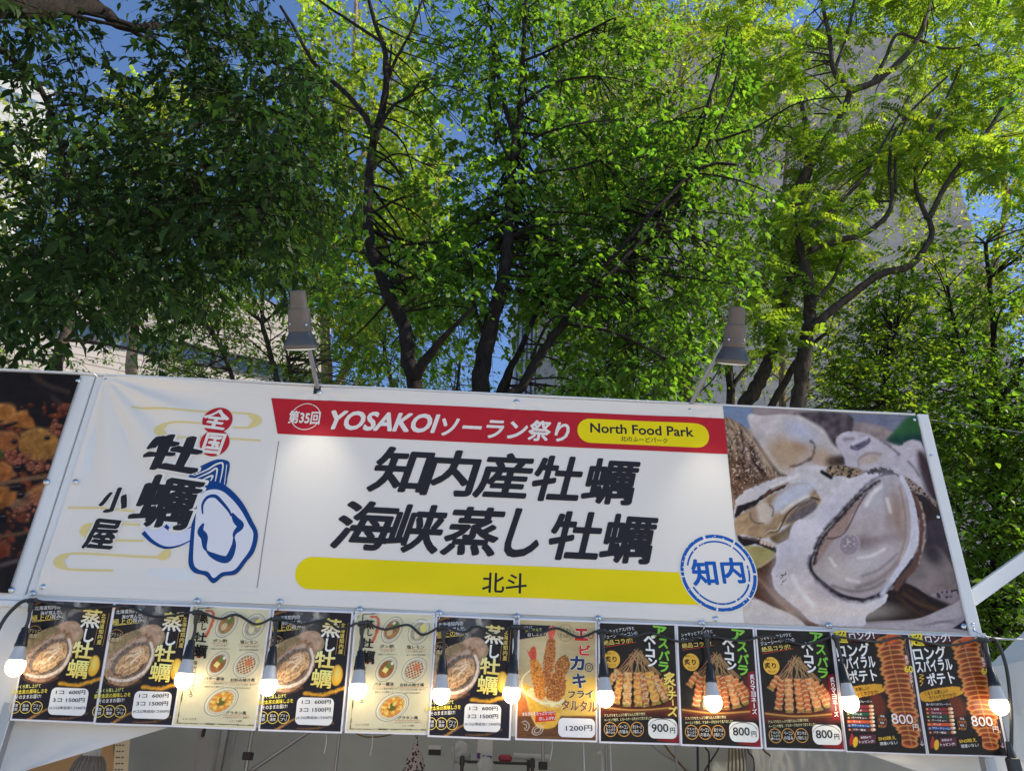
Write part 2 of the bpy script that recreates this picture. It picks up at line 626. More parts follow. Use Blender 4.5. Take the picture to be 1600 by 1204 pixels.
class Print:
    """Flat lettering and shapes on a plane; u right, v down in metres, h = height over the sheet."""
    def __init__(s, place):
        s.place = place                       # (u, v, h) arrays -> world or local points
        s.uv, s.h, s.t, s.c, s.n = [], [], [], [], 0
        s.layer = 1.0

    def add(s, uv, tris, col, h):
        b = s.n
        uv = np.asarray(uv, float).reshape(-1, 2)
        t = np.asarray(tris, int).reshape(-1, 3)
        s.n += len(uv)
        s.uv.append(uv)
        s.h.append(np.broadcast_to(np.asarray(h, float), (len(uv),)))
        cc = ink(col) if not (isinstance(col, np.ndarray) and col.ndim == 2) else col
        s.c.append(np.broadcast_to(cc, (len(uv), 3)))
        A, B, C = uv[t[:, 0]], uv[t[:, 1]], uv[t[:, 2]]
        o = (B[:, 0] - A[:, 0]) * (C[:, 1] - A[:, 1]) - (B[:, 1] - A[:, 1]) * (C[:, 0] - A[:, 0])
        f = t.copy()
        f[o > 0] = t[o > 0][:, [0, 2, 1]]
        s.t.append(f[np.abs(o) > 1e-12] + b)

    def text(s, st, cu, cv, w, hgt, col, ang=0.0, shear=0.0, off=0.012, layer=None, rough=0.0, col2=None, seed=0, nib=False):
        v, t, dh = glyph(st, off, nib)
        x, y = (v[:, 0] - 0.5) * w, (v[:, 1] - 0.5) * hgt
        if rough:
            f = 5.0 / max(hgt, 1e-4)
            x = x + rough * hgt * (vnoise(x * f + seed * 7, y * f, 4) - 0.5) * 2
            y = y + rough * hgt * (vnoise(x * f - 31, y * f + seed * 3, 9) - 0.5) * 2
        x = x - shear * y
        a = math.radians(ang)
        U, V = cu + x * math.cos(a) - y * math.sin(a), cv + x * math.sin(a) + y * math.cos(a)
        c = col
        if col2 is not None:
            k = np.clip(v[:, 1:2], 0, 1)
            c = ink(col) * (1 - k) + ink(col2) * k
        s.add(np.stack([U, V], 1), t, c, (s.layer if layer is None else layer) + dh)

    def vtext(s, st, cu, cv, w, hgt, col, ang=0.0, off=0.012, shear=0.0, rough=0.0, layer=None, col2=None, lean=0.0):
        """Top-to-bottom writing inside a box centred at (cu, cv)."""
        n = len(st)
        step = hgt / n
        a = math.radians(ang)
        for i, ch in enumerate(st):
            if ch == ' ': continue
            dy = (i + 0.5) * step - hgt / 2
            dx = lean * dy
            gw, gh, ga = w, step * 0.92, 0.0
            small = ch in 'っッゃャゅュょョ'
            if ch in 'ー〜':
                ga, gw, gh = 90.0, step * 0.8, w * 0.22
            elif ch in '!！': gw = w * 0.2
            elif ch in 'し': gw = w * 0.7
            elif ch in 'り': gw = w * 0.72
            elif small: gw, gh = w * 0.62, step * 0.6
            s.text(ch, cu + dx * math.cos(a) - dy * math.sin(a), cv + dx * math.sin(a) + dy * math.cos(a), gw, gh, col, ang + ga, shear, off, layer, rough, col2, seed=i)

    def shape(s, pts, col, layer=None, smooth=0):
        if smooth: pts = catmull(pts, smooth, True)
        P = [Vector((float(p[0]), float(p[1]), 0)) for p in pts]
        t = tessellate_polygon([P])
        s.add([(p.x, p.y) for p in P], t, col, s.layer if layer is None else layer)

    def stroke(s, pts, w, col, layer=None, smooth=6, closed=False, taper=0):
        P = [np.asarray(p, float) for p in (catmull(pts, smooth, closed) if smooth and len(pts) > 2 else pts)]
        k = len(P)
        vs, ts = [], []
        for i, p in enumerate(P):
            d = (P[(i + 1) % k] - P[i - 1]) if closed else P[min(i + 1, k - 1)] - P[max(i - 1, 0)]
            d = d / (np.linalg.norm(d) + 1e-9)
            ww = w(i / (k - 1)) if callable(w) else w
            nrm = np.array([-d[1], d[0]]) * ww / 2
            vs += [p - nrm, p + nrm]
        for i in range(k if closed else k - 1):
            a, b = 2 * i, 2 * ((i + 1) % k)
            ts += [(a, a + 1, b + 1), (a, b + 1, b)]
        s.add(vs, ts, col, s.layer if layer is None else layer)

    def disc(s, cu, cv, ru, rv, col, layer=None, n=36):
        s.shape([(cu + ru * math.cos(2 * math.pi * i / n), cv + rv * math.sin(2 * math.pi * i / n)) for i in range(n)], col, layer)

    def ring(s, cu, cv, ru, rv, w, col, layer=None, n=40, a0=0, a1=360):
        pts = [(cu + ru * math.cos(math.radians(a0 + (a1 - a0) * i / n)), cv + rv * math.sin(math.radians(a0 + (a1 - a0) * i / n))) for i in range(n + 1)]
        s.stroke(pts, w, col, layer, smooth=0)

    def rrect(s, cu, cv, w, h, r, col, layer=None, ang=0, shear=0):
        pts = []
        for sx, sy, a0 in ((1, 1, 0), (-1, 1, 90), (-1, -1, 180), (1, -1, 270)):
            for i in range(7):
                a = math.radians(a0 + 15 * i)
                pts.append((sx * (w / 2 - r) + r * math.cos(a), sy * (h / 2 - r) + r * math.sin(a)))
        a = math.radians(ang)
        s.shape([(cu + (x - shear * y) * math.cos(a) - y * math.sin(a), cv + (x - shear * y) * math.sin(a) + y * math.cos(a)) for x, y in pts], col, layer)

    def mesh(s, name, maxedge=None):
        uv, t, h, c = np.concatenate(s.uv), np.concatenate(s.t), np.concatenate(s.h), np.concatenate(s.c)
        for _ in range(8 if maxedge else 0):
            # split long triangles in four so that print can follow the folds
            e = np.stack([np.linalg.norm(uv[t[:, i]] - uv[t[:, (i + 1) % 3]], axis=1) for i in range(3)], 1)
            big = e.max(1) > maxedge
            if not big.any(): break
            B = t[big]
            n = len(uv)
            m = [(B[:, i], B[:, (i + 1) % 3]) for i in range(3)]
            uv = np.concatenate([uv] + [(uv[a] + uv[b]) / 2 for a, b in m])
            h = np.concatenate([h] + [(h[a] + h[b]) / 2 for a, b in m])
            c = np.concatenate([c] + [(c[a] + c[b]) / 2 for a, b in m])
            k = len(B)
            M = [n + i * k + np.arange(k) for i in range(3)]
            t = np.concatenate([t[~big], np.stack([B[:, 0], M[0], M[2]], 1), np.stack([M[0], B[:, 1], M[1]], 1), np.stack([M[2], M[1], B[:, 2]], 1), np.stack(M, 1)])
        return raw_mesh(name, s.place(uv[:, 0], uv[:, 1], h), t, c, 'Ink')


# ------------------------------------------------------------------ the banner plane (world y = 0)
BX0, BX1, BZ0, BZ1 = -1.762, 1.757, 2.150, 3.066          # outer edge of the vinyl


def bz(px, py):
    """Photo pixel -> (u, v) on the banner plane: u = world x, v = -world z."""
    p = at(px, py, 0.0)
    return np.array([p[0], -p[2]])


def bq(pts):
    return [bz(*p) for p in pts]


def banner_disp(x, z):
    """Relief of the hung vinyl: soft waves, tension folds from the screws, a roll at the lower hem."""
    d = 0.0038 * np.sin(x * 5.1 + 1.2 * z) * np.sin(z * 4.3 + 0.7) + 0.0018 * np.sin(x * 13.0 - z * 5.0) * np.cos(z * 6.0)
    dx, dz = x - BX0, BZ1 - z
    r = np.sqrt(dx * dx + dz * dz)
    ang = np.arctan2(dz, dx)
    d = d + 0.009 * np.exp(-((r - 0.28) / 0.25) ** 2) * (1 - np.exp(-(r / 0.10) ** 2)) * np.cos(ang * 15.0)
    for gx, sg in ((-0.85, 1), (0.03, 1), (0.86, 1), (1.70, 1)):
        q = np.sqrt((x - gx) ** 2 + (z - BZ1 + 0.02) ** 2)
        aa = np.arctan2(z - BZ1 + 0.02, x - gx)
        d = d + 0.0024 * np.exp(-(q / 0.17) ** 2) * (1 - np.exp(-(q / 0.06) ** 2)) * np.cos(aa * 9)
    d = d + 0.0065 * np.exp(-((z - BZ0 - 0.10) / 0.06) ** 2) * np.sin(x * 7.3 + np.sin(x * 3.1) * 2.0)
    d = d + 0.0016 * np.exp(-((x - 0.09) / 0.022) ** 2)
    d = d + 0.0006 * np.exp(-((x + 1.19 + 0.10 * (z - 2.6)) / 0.03) ** 2) * np.exp(-((z - 2.28) / 0.1) ** 2)
    hem = np.exp(-((z - (BZ0 + 0.045)) / 0.006) ** 2) + np.exp(-((z - (BZ1 - 0.045)) / 0.006) ** 2)
    hem = hem + np.exp(-((x - (BX0 + 0.045)) / 0.006) ** 2) + np.exp(-((x - (BX1 - 0.045)) / 0.006) ** 2)
    return d - 0.0008 * hem


def banner_place(u, v, h):
    x, z = u, -v
    y = -0.004 - banner_disp(x, z) - np.minimum(h, 2) * 0.0008 - np.maximum(h - 2, 0) * 0.0003
    return np.stack([x, y, z], 1)


def paint_oyster_photo(P):
    def c1(l): return [(1120 + x / 8, 640 + y / 8) for x, y in l]
    def c2(l): return [(1300 + x / 8, 640 + y / 8) for x, y in l]
    def c3(l): return [(1140 + x / 8, 760 + y / 8) for x, y in l]
    def c4(l): return [(1320 + x / 8, 740 + y / 8) for x, y in l]
    def c5(l): return [(1180 + x / 8, 850 + y / 8) for x, y in l]
    def c6(l): return [(1340 + x / 8, 850 + y / 8) for x, y in l]
    P.poly(c1([(60, -60), (420, -60), (400, 220), (330, 260), (90, 150)]), (122, 140, 170), 3)
    P.poly(c2([(-100, -60), (1200, -20), (1160, 200), (880, 200), (700, 360), (400, 240), (0, 150)]), (120, 126, 146), 4, nz=.15, ns=.06)
    P.poly(c2([(120, 160), (300, 150), (560, 190), (760, 280), (700, 360), (500, 330), (200, 260)]), (150, 140, 142), 3, nz=.3, ns=.1)
    P.poly(c1([(980, 40), (1660, 60), (1660, 330), (1500, 340), (1500, 520), (1400, 420), (1250, 230), (1100, 130)]), (92, 84, 90), 3, nz=.75, ns=.11)
    # brown streaked shell on the left
    d = P.poly(c1([(60, 110), (330, 210), (450, 350), (560, 500), (740, 720), (900, 830), (700, 870), (500, 950), (380, 1010), (260, 1130), (200, 1260), (120, 1000), (100, 600)]), (146, 128, 112), 2, nz=.9, ns=.10, stretch=(62, 5))
    for l, w, c, al in (([(290, 290), (330, 450), (330, 780)], 5, (62, 46, 42), .8), ([(410, 480), (470, 640), (590, 830)], 8, (70, 50, 44), .9),
                        ([(480, 370), (600, 560), (800, 800)], 9, (58, 46, 46), 1), ([(230, 330), (270, 560), (270, 700)], 4, (100, 76, 56), .7),
                        ([(350, 300), (480, 450), (640, 700)], 4, (182, 168, 152), .8), ([(180, 280), (220, 500), (210, 640)], 4, (178, 160, 140), .7)):
        P.line(c1(l), c, w, 2.2, al, rough=3)
    P.poly(c1([(130, 560), (330, 640), (520, 830), (700, 860), (500, 950), (380, 1010), (260, 1130), (150, 1000)]), (96, 66, 46), 9, alpha=.75, nz=.9, ns=.18)
    P.speck(d + 6, (196, 184, 176), .42, .72, 11, .8)
    P.speck(d + 4, (48, 36, 36), .35, .74, 12, .8)
    # upper middle oyster
    P.poly(c1([(380, 110), (420, 60), (560, 80), (780, 60), (1000, 80), (1200, 180), (1330, 270), (1420, 420), (1520, 520), (1640, 620), (1620, 740), (1300, 720), (1000, 740), (930, 810), (800, 785), (650, 600), (520, 410), (430, 250)]), (186, 182, 186), 2, nz=.22, ns=.06)
    P.ell(*c1([(860, 540)])[0], 30, 26, (170, 150, 126), .6, 20, .9)
    P.ell(*c1([(1040, 440)])[0], 12, 10, (160, 132, 100), .7, 0, .8)
    P.ell(*c1([(1040, 280)])[0], 26, 15, (178, 182, 200), .7, 25, .9)
    P.ell(*c1([(1300, 600)])[0], 22, 14, (172, 150, 130), .7, 20, .8)
    P.ell(*c1([(1460, 650)])[0], 12, 9, (84, 62, 44), .6, 0, .9)
    P.ell(*c1([(1560, 640)])[0], 9, 9, (66, 52, 46), .6, 0, .9)
    P.line(c1([(1170, 390), (1215, 450), (1190, 590), (1100, 650), (1000, 700), (920, 710)]), (78, 62, 62), 3, 2, .85, rough=2)
    P.line(c1([(1000, 80), (1200, 180), (1330, 270), (1420, 420), (1520, 520)]), (200, 196, 198), 4, 3, .7)
    P.line(c1([(420, 250), (520, 420), (650, 600), (800, 785)]), (196, 186, 178), 5, 3, .6)
    # basket, liquor and cloth at the bottom
    P.poly([(1165, 880), (1212, 862), (1215, 910), (1250, 945), (1280, 975), (1255, 980), (1225, 962), (1175, 930)], (92, 62, 42), 1.5, nz=.7, ns=.12, stretch=(48, 5))
    P.line([(1186, 905), (1215, 938), (1250, 972)], (150, 116, 92), 5, 3, .7)
    P.line([(1192, 920), (1218, 950)], (60, 38, 28), 2, 1.5, .8)
    P.poly([(1125, 990), (1150, 950), (1178, 936), (1206, 948), (1232, 958), (1256, 974), (1260, 995)], (196, 192, 194), 2)
    # second oyster
    P.poly([(1148, 788), (1152, 778), (1168, 765), (1190, 756), (1210, 748), (1232, 742), (1245, 730), (1270, 726), (1300, 732), (1330, 745), (1350, 760), (1310, 800), (1280, 815), (1250, 822), (1236, 838), (1215, 866), (1195, 858), (1150, 852)], (192, 190, 197), 1.6, rough=2.4, rs=.25, nz=.12, ns=.1)
    P.poly(c3([(70, 400), (330, 240), (500, 110), (640, 50), (800, -40), (1000, -30), (1110, 120), (1130, 200), (1000, 310), (850, 440), (650, 500), (590, 590), (400, 650), (160, 600), (80, 610)]), (163, 143, 118), 2, nz=.4, ns=.08, stretch=(-35, 2.5))
    P.poly(c3([(560, 160), (800, -30), (1060, -30), (960, 120), (750, 230), (560, 330)]), (186, 192, 208), 7, alpha=.95)
    P.poly(c3([(60, 320), (100, 240), (270, 190), (400, 110), (540, 10), (700, -20), (640, 40), (500, 100), (380, 180), (330, 240), (180, 310), (70, 390)]), (48, 40, 40), 1.5, rough=2, rs=.2)
    P.line(c3([(420, 130), (560, 30), (720, -40)]), (118, 84, 60), 4, 2.5, .8)
    P.ell(*c3([(430, 330)])[0], 13, 17, (192, 184, 176), .3, -15)
    P.ell(*c3([(300, 360)])[0], 7, 12, (158, 140, 124), .6, -15, .9)
    P.line(c3([(255, 330), (265, 400), (320, 450), (420, 460)]), (80, 66, 60), 2, 1.5, .8)
    P.line(c3([(500, 230), (545, 280), (530, 370)]), (84, 76, 76), 2, 1.5, .8)
    P.poly(c3([(700, 440), (860, 230), (1040, 150), (1090, 260), (960, 370), (800, 440)]), (112, 104, 108), 3, nz=.5, ns=.2, stretch=(-38, 4))
    P.line(c3([(620, 430), (900, 260), (1060, 180)]), (150, 126, 90), 2, 2, .6)
    P.line(c3([(380, 640), (480, 575), (600, 550), (660, 450), (720, 340), (850, 220), (1000, 140), (1110, 170)]), (56, 46, 46), 2.6, 1.2, .95)
    P.line(c3([(400, 625), (500, 555), (590, 540), (640, 450)]), (206, 190, 172), 2, 1.4, .8)
    P.poly(c3([(620, 570), (760, 470), (800, 430), (760, 560), (740, 640), (620, 720), (500, 640)]), (120, 104, 70), 3, nz=.4, ns=.1)
    P.poly(c3([(90, 610), (200, 630), (380, 660), (560, 740), (580, 830), (480, 790), (330, 720), (200, 745), (110, 690)]), (44, 37, 38), 1.5, rough=2, rs=.2)
    P.line(c3([(160, 640), (260, 650), (350, 670)]), (150, 134, 128), 2, 1.5, .6)
    for k in range(4): P.ell(*c3([(400 + 45 * k, 690 + 14 * k)])[0], 3, 3.4, (196, 180, 170), .5)
    P.poly(c3([(190, 750), (400, 750), (575, 830), (545, 890), (340, 1020), (240, 870)]), (160, 154, 108), 2, nz=.2, ns=.06)
    P.line(c3([(340, 1010), (450, 950), (560, 870)]), (176, 160, 142), 3, 2, .8)
    # right-hand background
    P.poly([(1428, 690), (1530, 690), (1560, 990), (1380, 905), (1440, 860), (1440, 790)], (70, 62, 70), 4, nz=.4, ns=.05)
    P.poly(c4([(820, 210), (1000, 200), (1200, 420), (1200, 560), (900, 560), (860, 330)]), (62, 52, 48), 3, nz=.3, ns=.1)
    P.poly(c6([(590, 490), (700, 200), (780, 60), (1000, 40), (1250, 420), (1290, 650), (1180, 745), (1000, 680), (700, 570)]), (124, 116, 118), 4, nz=.45, ns=.035)
    P.ell(*c6([(930, 130)])[0], 20, 12, (58, 50, 58), .7, 60, .85)
    d = P.poly(c6([(900, 640), (1000, 590), (1180, 560), (1270, 560), (1285, 660), (1180, 735), (1050, 690)]), (136, 128, 138), 2, nz=.3, ns=.2)
    P.speck(d + 1, (40, 36, 50), .28, .58, 31, .9)
    P.poly(c6([(40, 940), (340, 610), (420, 570), (600, 490), (900, 660), (1130, 780), (800, 920), (300, 960)]), (56, 42, 36), 1.5, nz=.6, ns=.08, stretch=(28, 5))
    for l, c in (([(560, 620), (760, 740), (1040, 830)], (96, 68, 46)), ([(480, 660), (640, 780), (820, 880)], (84, 60, 42)), ([(700, 560), (900, 700), (1100, 790)], (36, 28, 28)), ([(600, 700), (760, 830)], (34, 26, 26))):
        P.line(c6(l), c, 5, 3, .8)
    P.poly(c6([(20, 1010), (500, 975), (800, 915), (1200, 740), (1320, 690), (1440, 1120), (40, 1090)]), (166, 161, 169), 1.6, nz=.12, ns=.05)
    for k in range(5): P.line(c6([(700 + 60 * k, 1010 + 8 * k), (1000, 985 - 6 * k), (1340, 900 + 30 * k)]), (120, 114, 124), 1.4, 2, .5)
    P.poly(c6([(1180, 1050), (1360, 930), (1420, 1090)]), (38, 38, 48), 1.5, False)
    # leaf, upper right
    P.poly(c2([(930, 100), (1080, 90), (1110, 260), (1160, 420), (960, 440), (850, 450), (690, 380), (800, 240)]), (58, 104, 66), 4, nz=.3, ns=.06)
    P.poly(c2([(690, 380), (850, 330), (1120, 300), (1160, 420), (960, 440), (850, 450)]), (32, 62, 72), 6, alpha=.8)
    # third oyster, upper right
    P.poly(c2([(50, 420), (70, 330), (130, 290), (250, 270), (430, 300), (620, 390), (830, 455), (930, 390), (1060, 390), (1120, 430), (1190, 600), (1260, 800), (1320, 1160), (1200, 1090), (1000, 1010), (900, 840), (700, 750), (350, 760), (200, 730), (130, 570)]), (184, 181, 192), 2, nz=.2, ns=.06, rough=1.5, rs=.2)
    P.poly(c2([(1060, 520), (1200, 620), (1330, 1160), (1200, 1080), (1130, 900), (1080, 740)]), (76, 62, 68), 6, nz=.5, ns=.1, stretch=(70, 3))
    P.poly(c2([(230, 490), (250, 430), (440, 345), (480, 390), (430, 450), (320, 510)]), (110, 104, 126), 2, nz=.7, ns=.3)
    P.line(c2([(260, 430), (430, 350)]), (206, 206, 222), 5, 2, .8)
    P.line(c2([(160, 370), (260, 360)]), (98, 84, 90), 5, 3, .7)
    P.line(c2([(610, 390), (720, 460), (830, 560)]), (92, 84, 92), 3, 2, .8, rough=2)
    P.poly(c2([(360, 700), (350, 600), (480, 540), (620, 560), (560, 650)]), (176, 160, 152), 6, alpha=.8)
    P.line(c2([(330, 720), (330, 620), (460, 545), (600, 555)]), (132, 110, 104), 2, 2.5, .7)
    P.line(c2([(950, 650), (1030, 740), (1080, 830)]), (88, 80, 88), 3, 2, .7)
    d = P.poly(c2([(880, 830), (960, 860), (1130, 990), (1180, 1060), (1310, 1170), (1340, 1260), (1150, 1080), (1000, 1010), (950, 950)]), (150, 138, 130), 1.6, nz=.5, ns=.2)
    P.speck(d, (46, 38, 40), .4, .62, 41, .9)
    # crusted hinge strip
    d = P.poly(c2([(-60, 720), (100, 700), (330, 740), (350, 790), (230, 860), (120, 830), (-60, 830)]), (140, 124, 104), 2, nz=.9, ns=.3)
    P.speck(d, (44, 38, 34), .35, .6, 42, .9)
    P.line(c1([(1310, 780), (1420, 850)]), (24, 22, 24), 6, 1.6, 1)
    # main oyster: shell, rim, meat
    shell = [(1320, 752), (1306, 764), (1298, 775), (1290, 788), (1272, 808), (1262, 812), (1245, 813), (1235, 828), (1231, 842), (1217, 850), (1213, 862), (1212, 880), (1206, 890), (1206, 905), (1210, 920), (1228, 938), (1250, 955), (1275, 974), (1346, 978), (1352, 962), (1378, 945), (1385, 930), (1381, 925), (1402, 900), (1430, 860), (1434, 830), (1429, 790), (1421, 765), (1406, 742), (1385, 733), (1365, 733), (1345, 742)]
    P.line([(1424, 772), (1437, 800), (1439, 840), (1430, 880), (1408, 905), (1400, 918)], (104, 80, 72), 9, 2, 1, rough=4, rs=.15)
    P.line([(1432, 778), (1441, 800), (1443, 840), (1434, 880)], (172, 160, 156), 2, 1.4, .8, rough=3)
    P.poly(shell, (199, 198, 208), 1.2, rough=1.3, rs=.2, nz=.12, ns=.035)
    P.ell(1225, 880, 14, 40, (176, 176, 190), .9, 10, .6)
    P.ell(1300, 800, 26, 14, (178, 178, 192), .9, -50, .6)
    P.ell(1320, 955, 60, 12, (206, 202, 200), .9, 0, .6)
    P.ell(1262, 930, 50, 30, (206, 196, 192), .9, 20, .8)
    P.ell(1246, 885, 26, 16, (182, 176, 182), .9, 0, .7)
    P.ell(1290, 925, 26, 12, (176, 168, 174), .9, 25, .7)
    P.poly(c2([(430, 790), (500, 740), (680, 730), (800, 800), (830, 860), (700, 820), (560, 800)]), (58, 50, 54), 2, rough=4, rs=.3, nz=.8, ns=.3)
    meat = [(1402, 744), (1415, 765), (1421, 800), (1422, 830), (1415, 860), (1398, 890), (1382, 915), (1365, 929), (1340, 934), (1310, 926), (1290, 911), (1272, 894), (1268, 878), (1272, 865), (1280, 842), (1295, 822), (1320, 795), (1345, 768), (1370, 748), (1390, 742)]
    P.line(meat[8:20] + meat[:1], (48, 36, 40), 7, 2.2, .95, rough=2.5, rs=.2)
    P.line([(1266, 872), (1270, 892), (1288, 914), (1310, 930), (1340, 937), (1368, 931), (1386, 914)], (46, 38, 46), 9, 3.5, .95, rough=3, rs=.15)
    dm = P.poly(meat, (170, 162, 166), 1.5, nz=.14, ns=.04)
    P.ell(1372, 775, 34, 22, (178, 180, 194), .9, -55, .9)
    P.ell(1400, 800, 9, 34, (150, 128, 116), .9, -8, .8)
    P.ell(1386, 795, 5, 26, (136, 116, 108), .9, -8, .6)
    P.ell(1350, 815, 40, 18, (176, 170, 174), .9, -45, .8)
    P.ell(1348, 850, 18, 12, (120, 106, 110), .9, 10, .85)
    P.ell(1372, 846, 30, 7, (140, 130, 134), .9, -15, .7)
    P.ell(1350, 880, 44, 17, (186, 184, 190), .9, -25, .9)
    P.ell(1310, 896, 26, 16, (184, 178, 176), .9, 25, .8)
    P.line([(1345, 900), (1372, 890), (1400, 866)], (110, 98, 102), 2, 3, .7)
    P.line([(1338, 918), (1372, 905), (1400, 880)], (110, 94, 90), 4, 4, .7)
    P.line([(1300, 915), (1330, 924), (1360, 920), (1380, 908)], (86, 74, 74), 3, 3, .7)
    P.line([(1405, 760), (1413, 800), (1413, 840), (1402, 876)], (150, 124, 112), 2.5, 2, .8)
    P.poly([(1270, 884), (1276, 862), (1290, 836), (1318, 802), (1345, 778), (1372, 756), (1352, 776), (1330, 806), (1320, 830), (1300, 845), (1282, 872)], (150, 128, 120), 3, alpha=.8)
    P.line([(1271, 880), (1280, 850), (1296, 826), (1322, 797), (1346, 771), (1372, 752)], (46, 34, 36), 5.2, 2.0, .95, rough=2.5)
    P.line([(1354, 768), (1338, 795), (1326, 820), (1316, 835), (1303, 841), (1292, 841)], (66, 50, 50), 2, 1.3, .9)
    P.ell(1326, 851, 16, 17, (152, 146, 156), .15, 20)
    P.ell(1322, 848, 11, 12, (138, 130, 138), .8, 20, .8)
    d = P.sd([(1312, 838), (1330, 836), (1338, 850), (1330, 864), (1316, 858)])
    P.speck(d, (198, 194, 204), .3, .55, 51, .6)
    P.ring(1326, 851, 16, 17, 1.2, (190, 184, 190), 20, 1, .7)
    P.speck(np.abs(dm + 5) - 3, (200, 196, 200), .5, .86, 52, .4)
    P.line([(1276, 905), (1292, 915), (1312, 928)], (84, 76, 100), 2.4, 1.6, .7)
    P.speck(P.sd([(1212, 895), (1228, 890), (1230, 915), (1216, 920)]), (70, 56, 54), .4, .72, 53, .8)
    P.line([(1408, 745), (1421, 778), (1427, 812), (1425, 848), (1410, 880), (1386, 914), (1376, 928)], (192, 194, 210), 7, 2, .9)
    for l, w in (([(1352, 790), (1362, 772), (1376, 760)], 5), ([(1385, 780), (1390, 800)], 4), ([(1340, 872), (1362, 868), (1380, 858)], 3), ([(1296, 872), (1304, 884)], 3), ([(1322, 905), (1340, 909)], 3), ([(1238, 900), (1250, 925), (1270, 945)], 6), ([(1206, 762), (1226, 752), (1246, 742)], 4), ([(1222, 800), (1240, 786), (1262, 776)], 5)):
        P.line(l, (226, 224, 224), w, 3, .7)
    P.grain(.12, .12)
    P.grain(.10, .5)
    P.C = np.clip(P.C, 0, 1) ** 1.22 * 1.24


def paint_food_photo(P):
    def c(l): return [(x * .299, 580 + y * .299) for x, y in l]
    P.grain(.4, .05)
    rq = np.random.default_rng(9)
    for _ in range(150):
        x, y = c([(rq.uniform(-60, 420), rq.uniform(170, 960))])[0]
        k = rq.choice(3)
        P.ell(x, y, rq.uniform(4, 11), rq.uniform(3, 6), ((92, 44, 26), (128, 66, 38), (52, 26, 18))[k], .4, rq.uniform(0, 180), .85)
        P.ell(x - 1.5, y - 2, 2, 1, (190, 140, 110), .6, 0, .35)
    for pts, col in (([(-60, 180), (60, 180), (80, 220), (60, 250), (-60, 260)], (176, 120, 56)),
                     ([(20, 270), (90, 225), (140, 215), (190, 290), (120, 300)], (168, 112, 52)),
                     ([(120, 330), (190, 305), (260, 315), (310, 360), (280, 440), (190, 470), (110, 420)], (166, 124, 62)),
                     ([(-60, 330), (60, 320), (110, 360), (60, 420), (-60, 420)], (150, 96, 50)),
                     ([(-60, 470), (40, 490), (80, 540), (40, 570), (-60, 590)], (164, 104, 52)),
                     ([(-60, 610), (40, 610), (90, 640), (60, 700), (-60, 720)], (160, 104, 46)),
                     ([(150, 640), (230, 590), (280, 600), (230, 660), (150, 690)], (160, 112, 62)),
                     ([(60, 700), (150, 640), (170, 680), (100, 740)], (112, 86, 64)),
                     ([(-60, 920), (30, 900), (50, 960), (-60, 990)], (110, 48, 26))):
        P.poly(c(pts), col, 2, nz=.6, ns=.09, rough=2, rs=.2)
        P.line(c(pts[:3]), tuple(min(255, k + 50) for k in col), 3, 4, .5)
    rr = np.random.default_rng(4)
    for x0, y0, n, sp in ((180, 500, 26, 34), (290, 300, 12, 22), (80, 460, 14, 30), (30, 440, 8, 30), (210, 700, 12, 30), (120, 740, 10, 30), (300, 470, 8, 26)):
        for _ in range(n):
            x, y = c([(x0 + rr.normal() * sp, y0 + rr.normal() * sp * .6)])[0]
            k = rr.uniform(.7, 1.1)
            P.ell(x, y, rr.uniform(2.4, 5), rr.uniform(2.2, 3.6), (150 * k, 92 * k, 70 * k), .5, rr.uniform(0, 180))
            P.ell(x - .8, y - 1, 1.2, .8, (210, 170, 150), .6, 0, .6)
    for x, y, a, b in ((90, 610, 14, 5), (100, 510, 9, 6), (20, 770, 8, 8), (110, 650, 7, 5), (250, 350, 5, 4), (80, 370, 5, 4), (60, 280, 12, 3)):
        px, py = c([(x, y)])[0]
        P.ell(px, py, a, b, (14, 10, 14), .5, -15)
        P.line([(px - a * .5, py - b * .4), (px + a * .4, py - b * .5)], (150, 150, 160), .8, .8, .6)
    P.line(c([(-60, 600), (100, 570), (270, 545)]), (130, 104, 78), 6, 2, .9)
    P.line(c([(-60, 870), (100, 850), (200, 820)]), (110, 84, 62), 5, 2, .8)
    P.line(c([(180, 30), (260, 80), (360, 110)]), (90, 78, 70), 5, 4, .6)
    P.line(c([(280, 140), (380, 220)]), (96, 80, 76), 4, 4, .5)
    P.line(c([(-60, 1040), (60, 1000), (140, 980)]), (120, 108, 116), 4, 3, .7)
    P.poly(c([(-60, 400), (10, 410), (10, 460), (-60, 470)]), (60, 90, 30), 3)
    P.grain(.35, .14, 8)
    P.grain(.3, .4, 9)
    P.C = P.C * np.array([.95, .78, .66])


# ================================================================== ground (never in frame, but it bounces light)
M_GROUND = mat_plain('sandy_paving', (0.47, 0.42, 0.35), 0.85, noise=0.25, scale=1.2, bump=0.3, bscale=20)
M_SOIL = mat_plain('park_soil', (0.13, 0.12, 0.07), 0.95, noise=0.4, scale=0.6, bump=0.5, bscale=6)
g = MB(); g.add([(-900, -900, -0.03), (900, -900, -0.03), (900, 900, -0.03), (-900, 900, -0.03)], [(0, 1, 2, 3)])
tag(g.build('ground', M_SOIL), kind='structure')
g = MB(); g.box(-120, 120, -120, 3.2, -0.02, 0.0)
tag(g.build('pavement', M_GROUND), kind='structure')

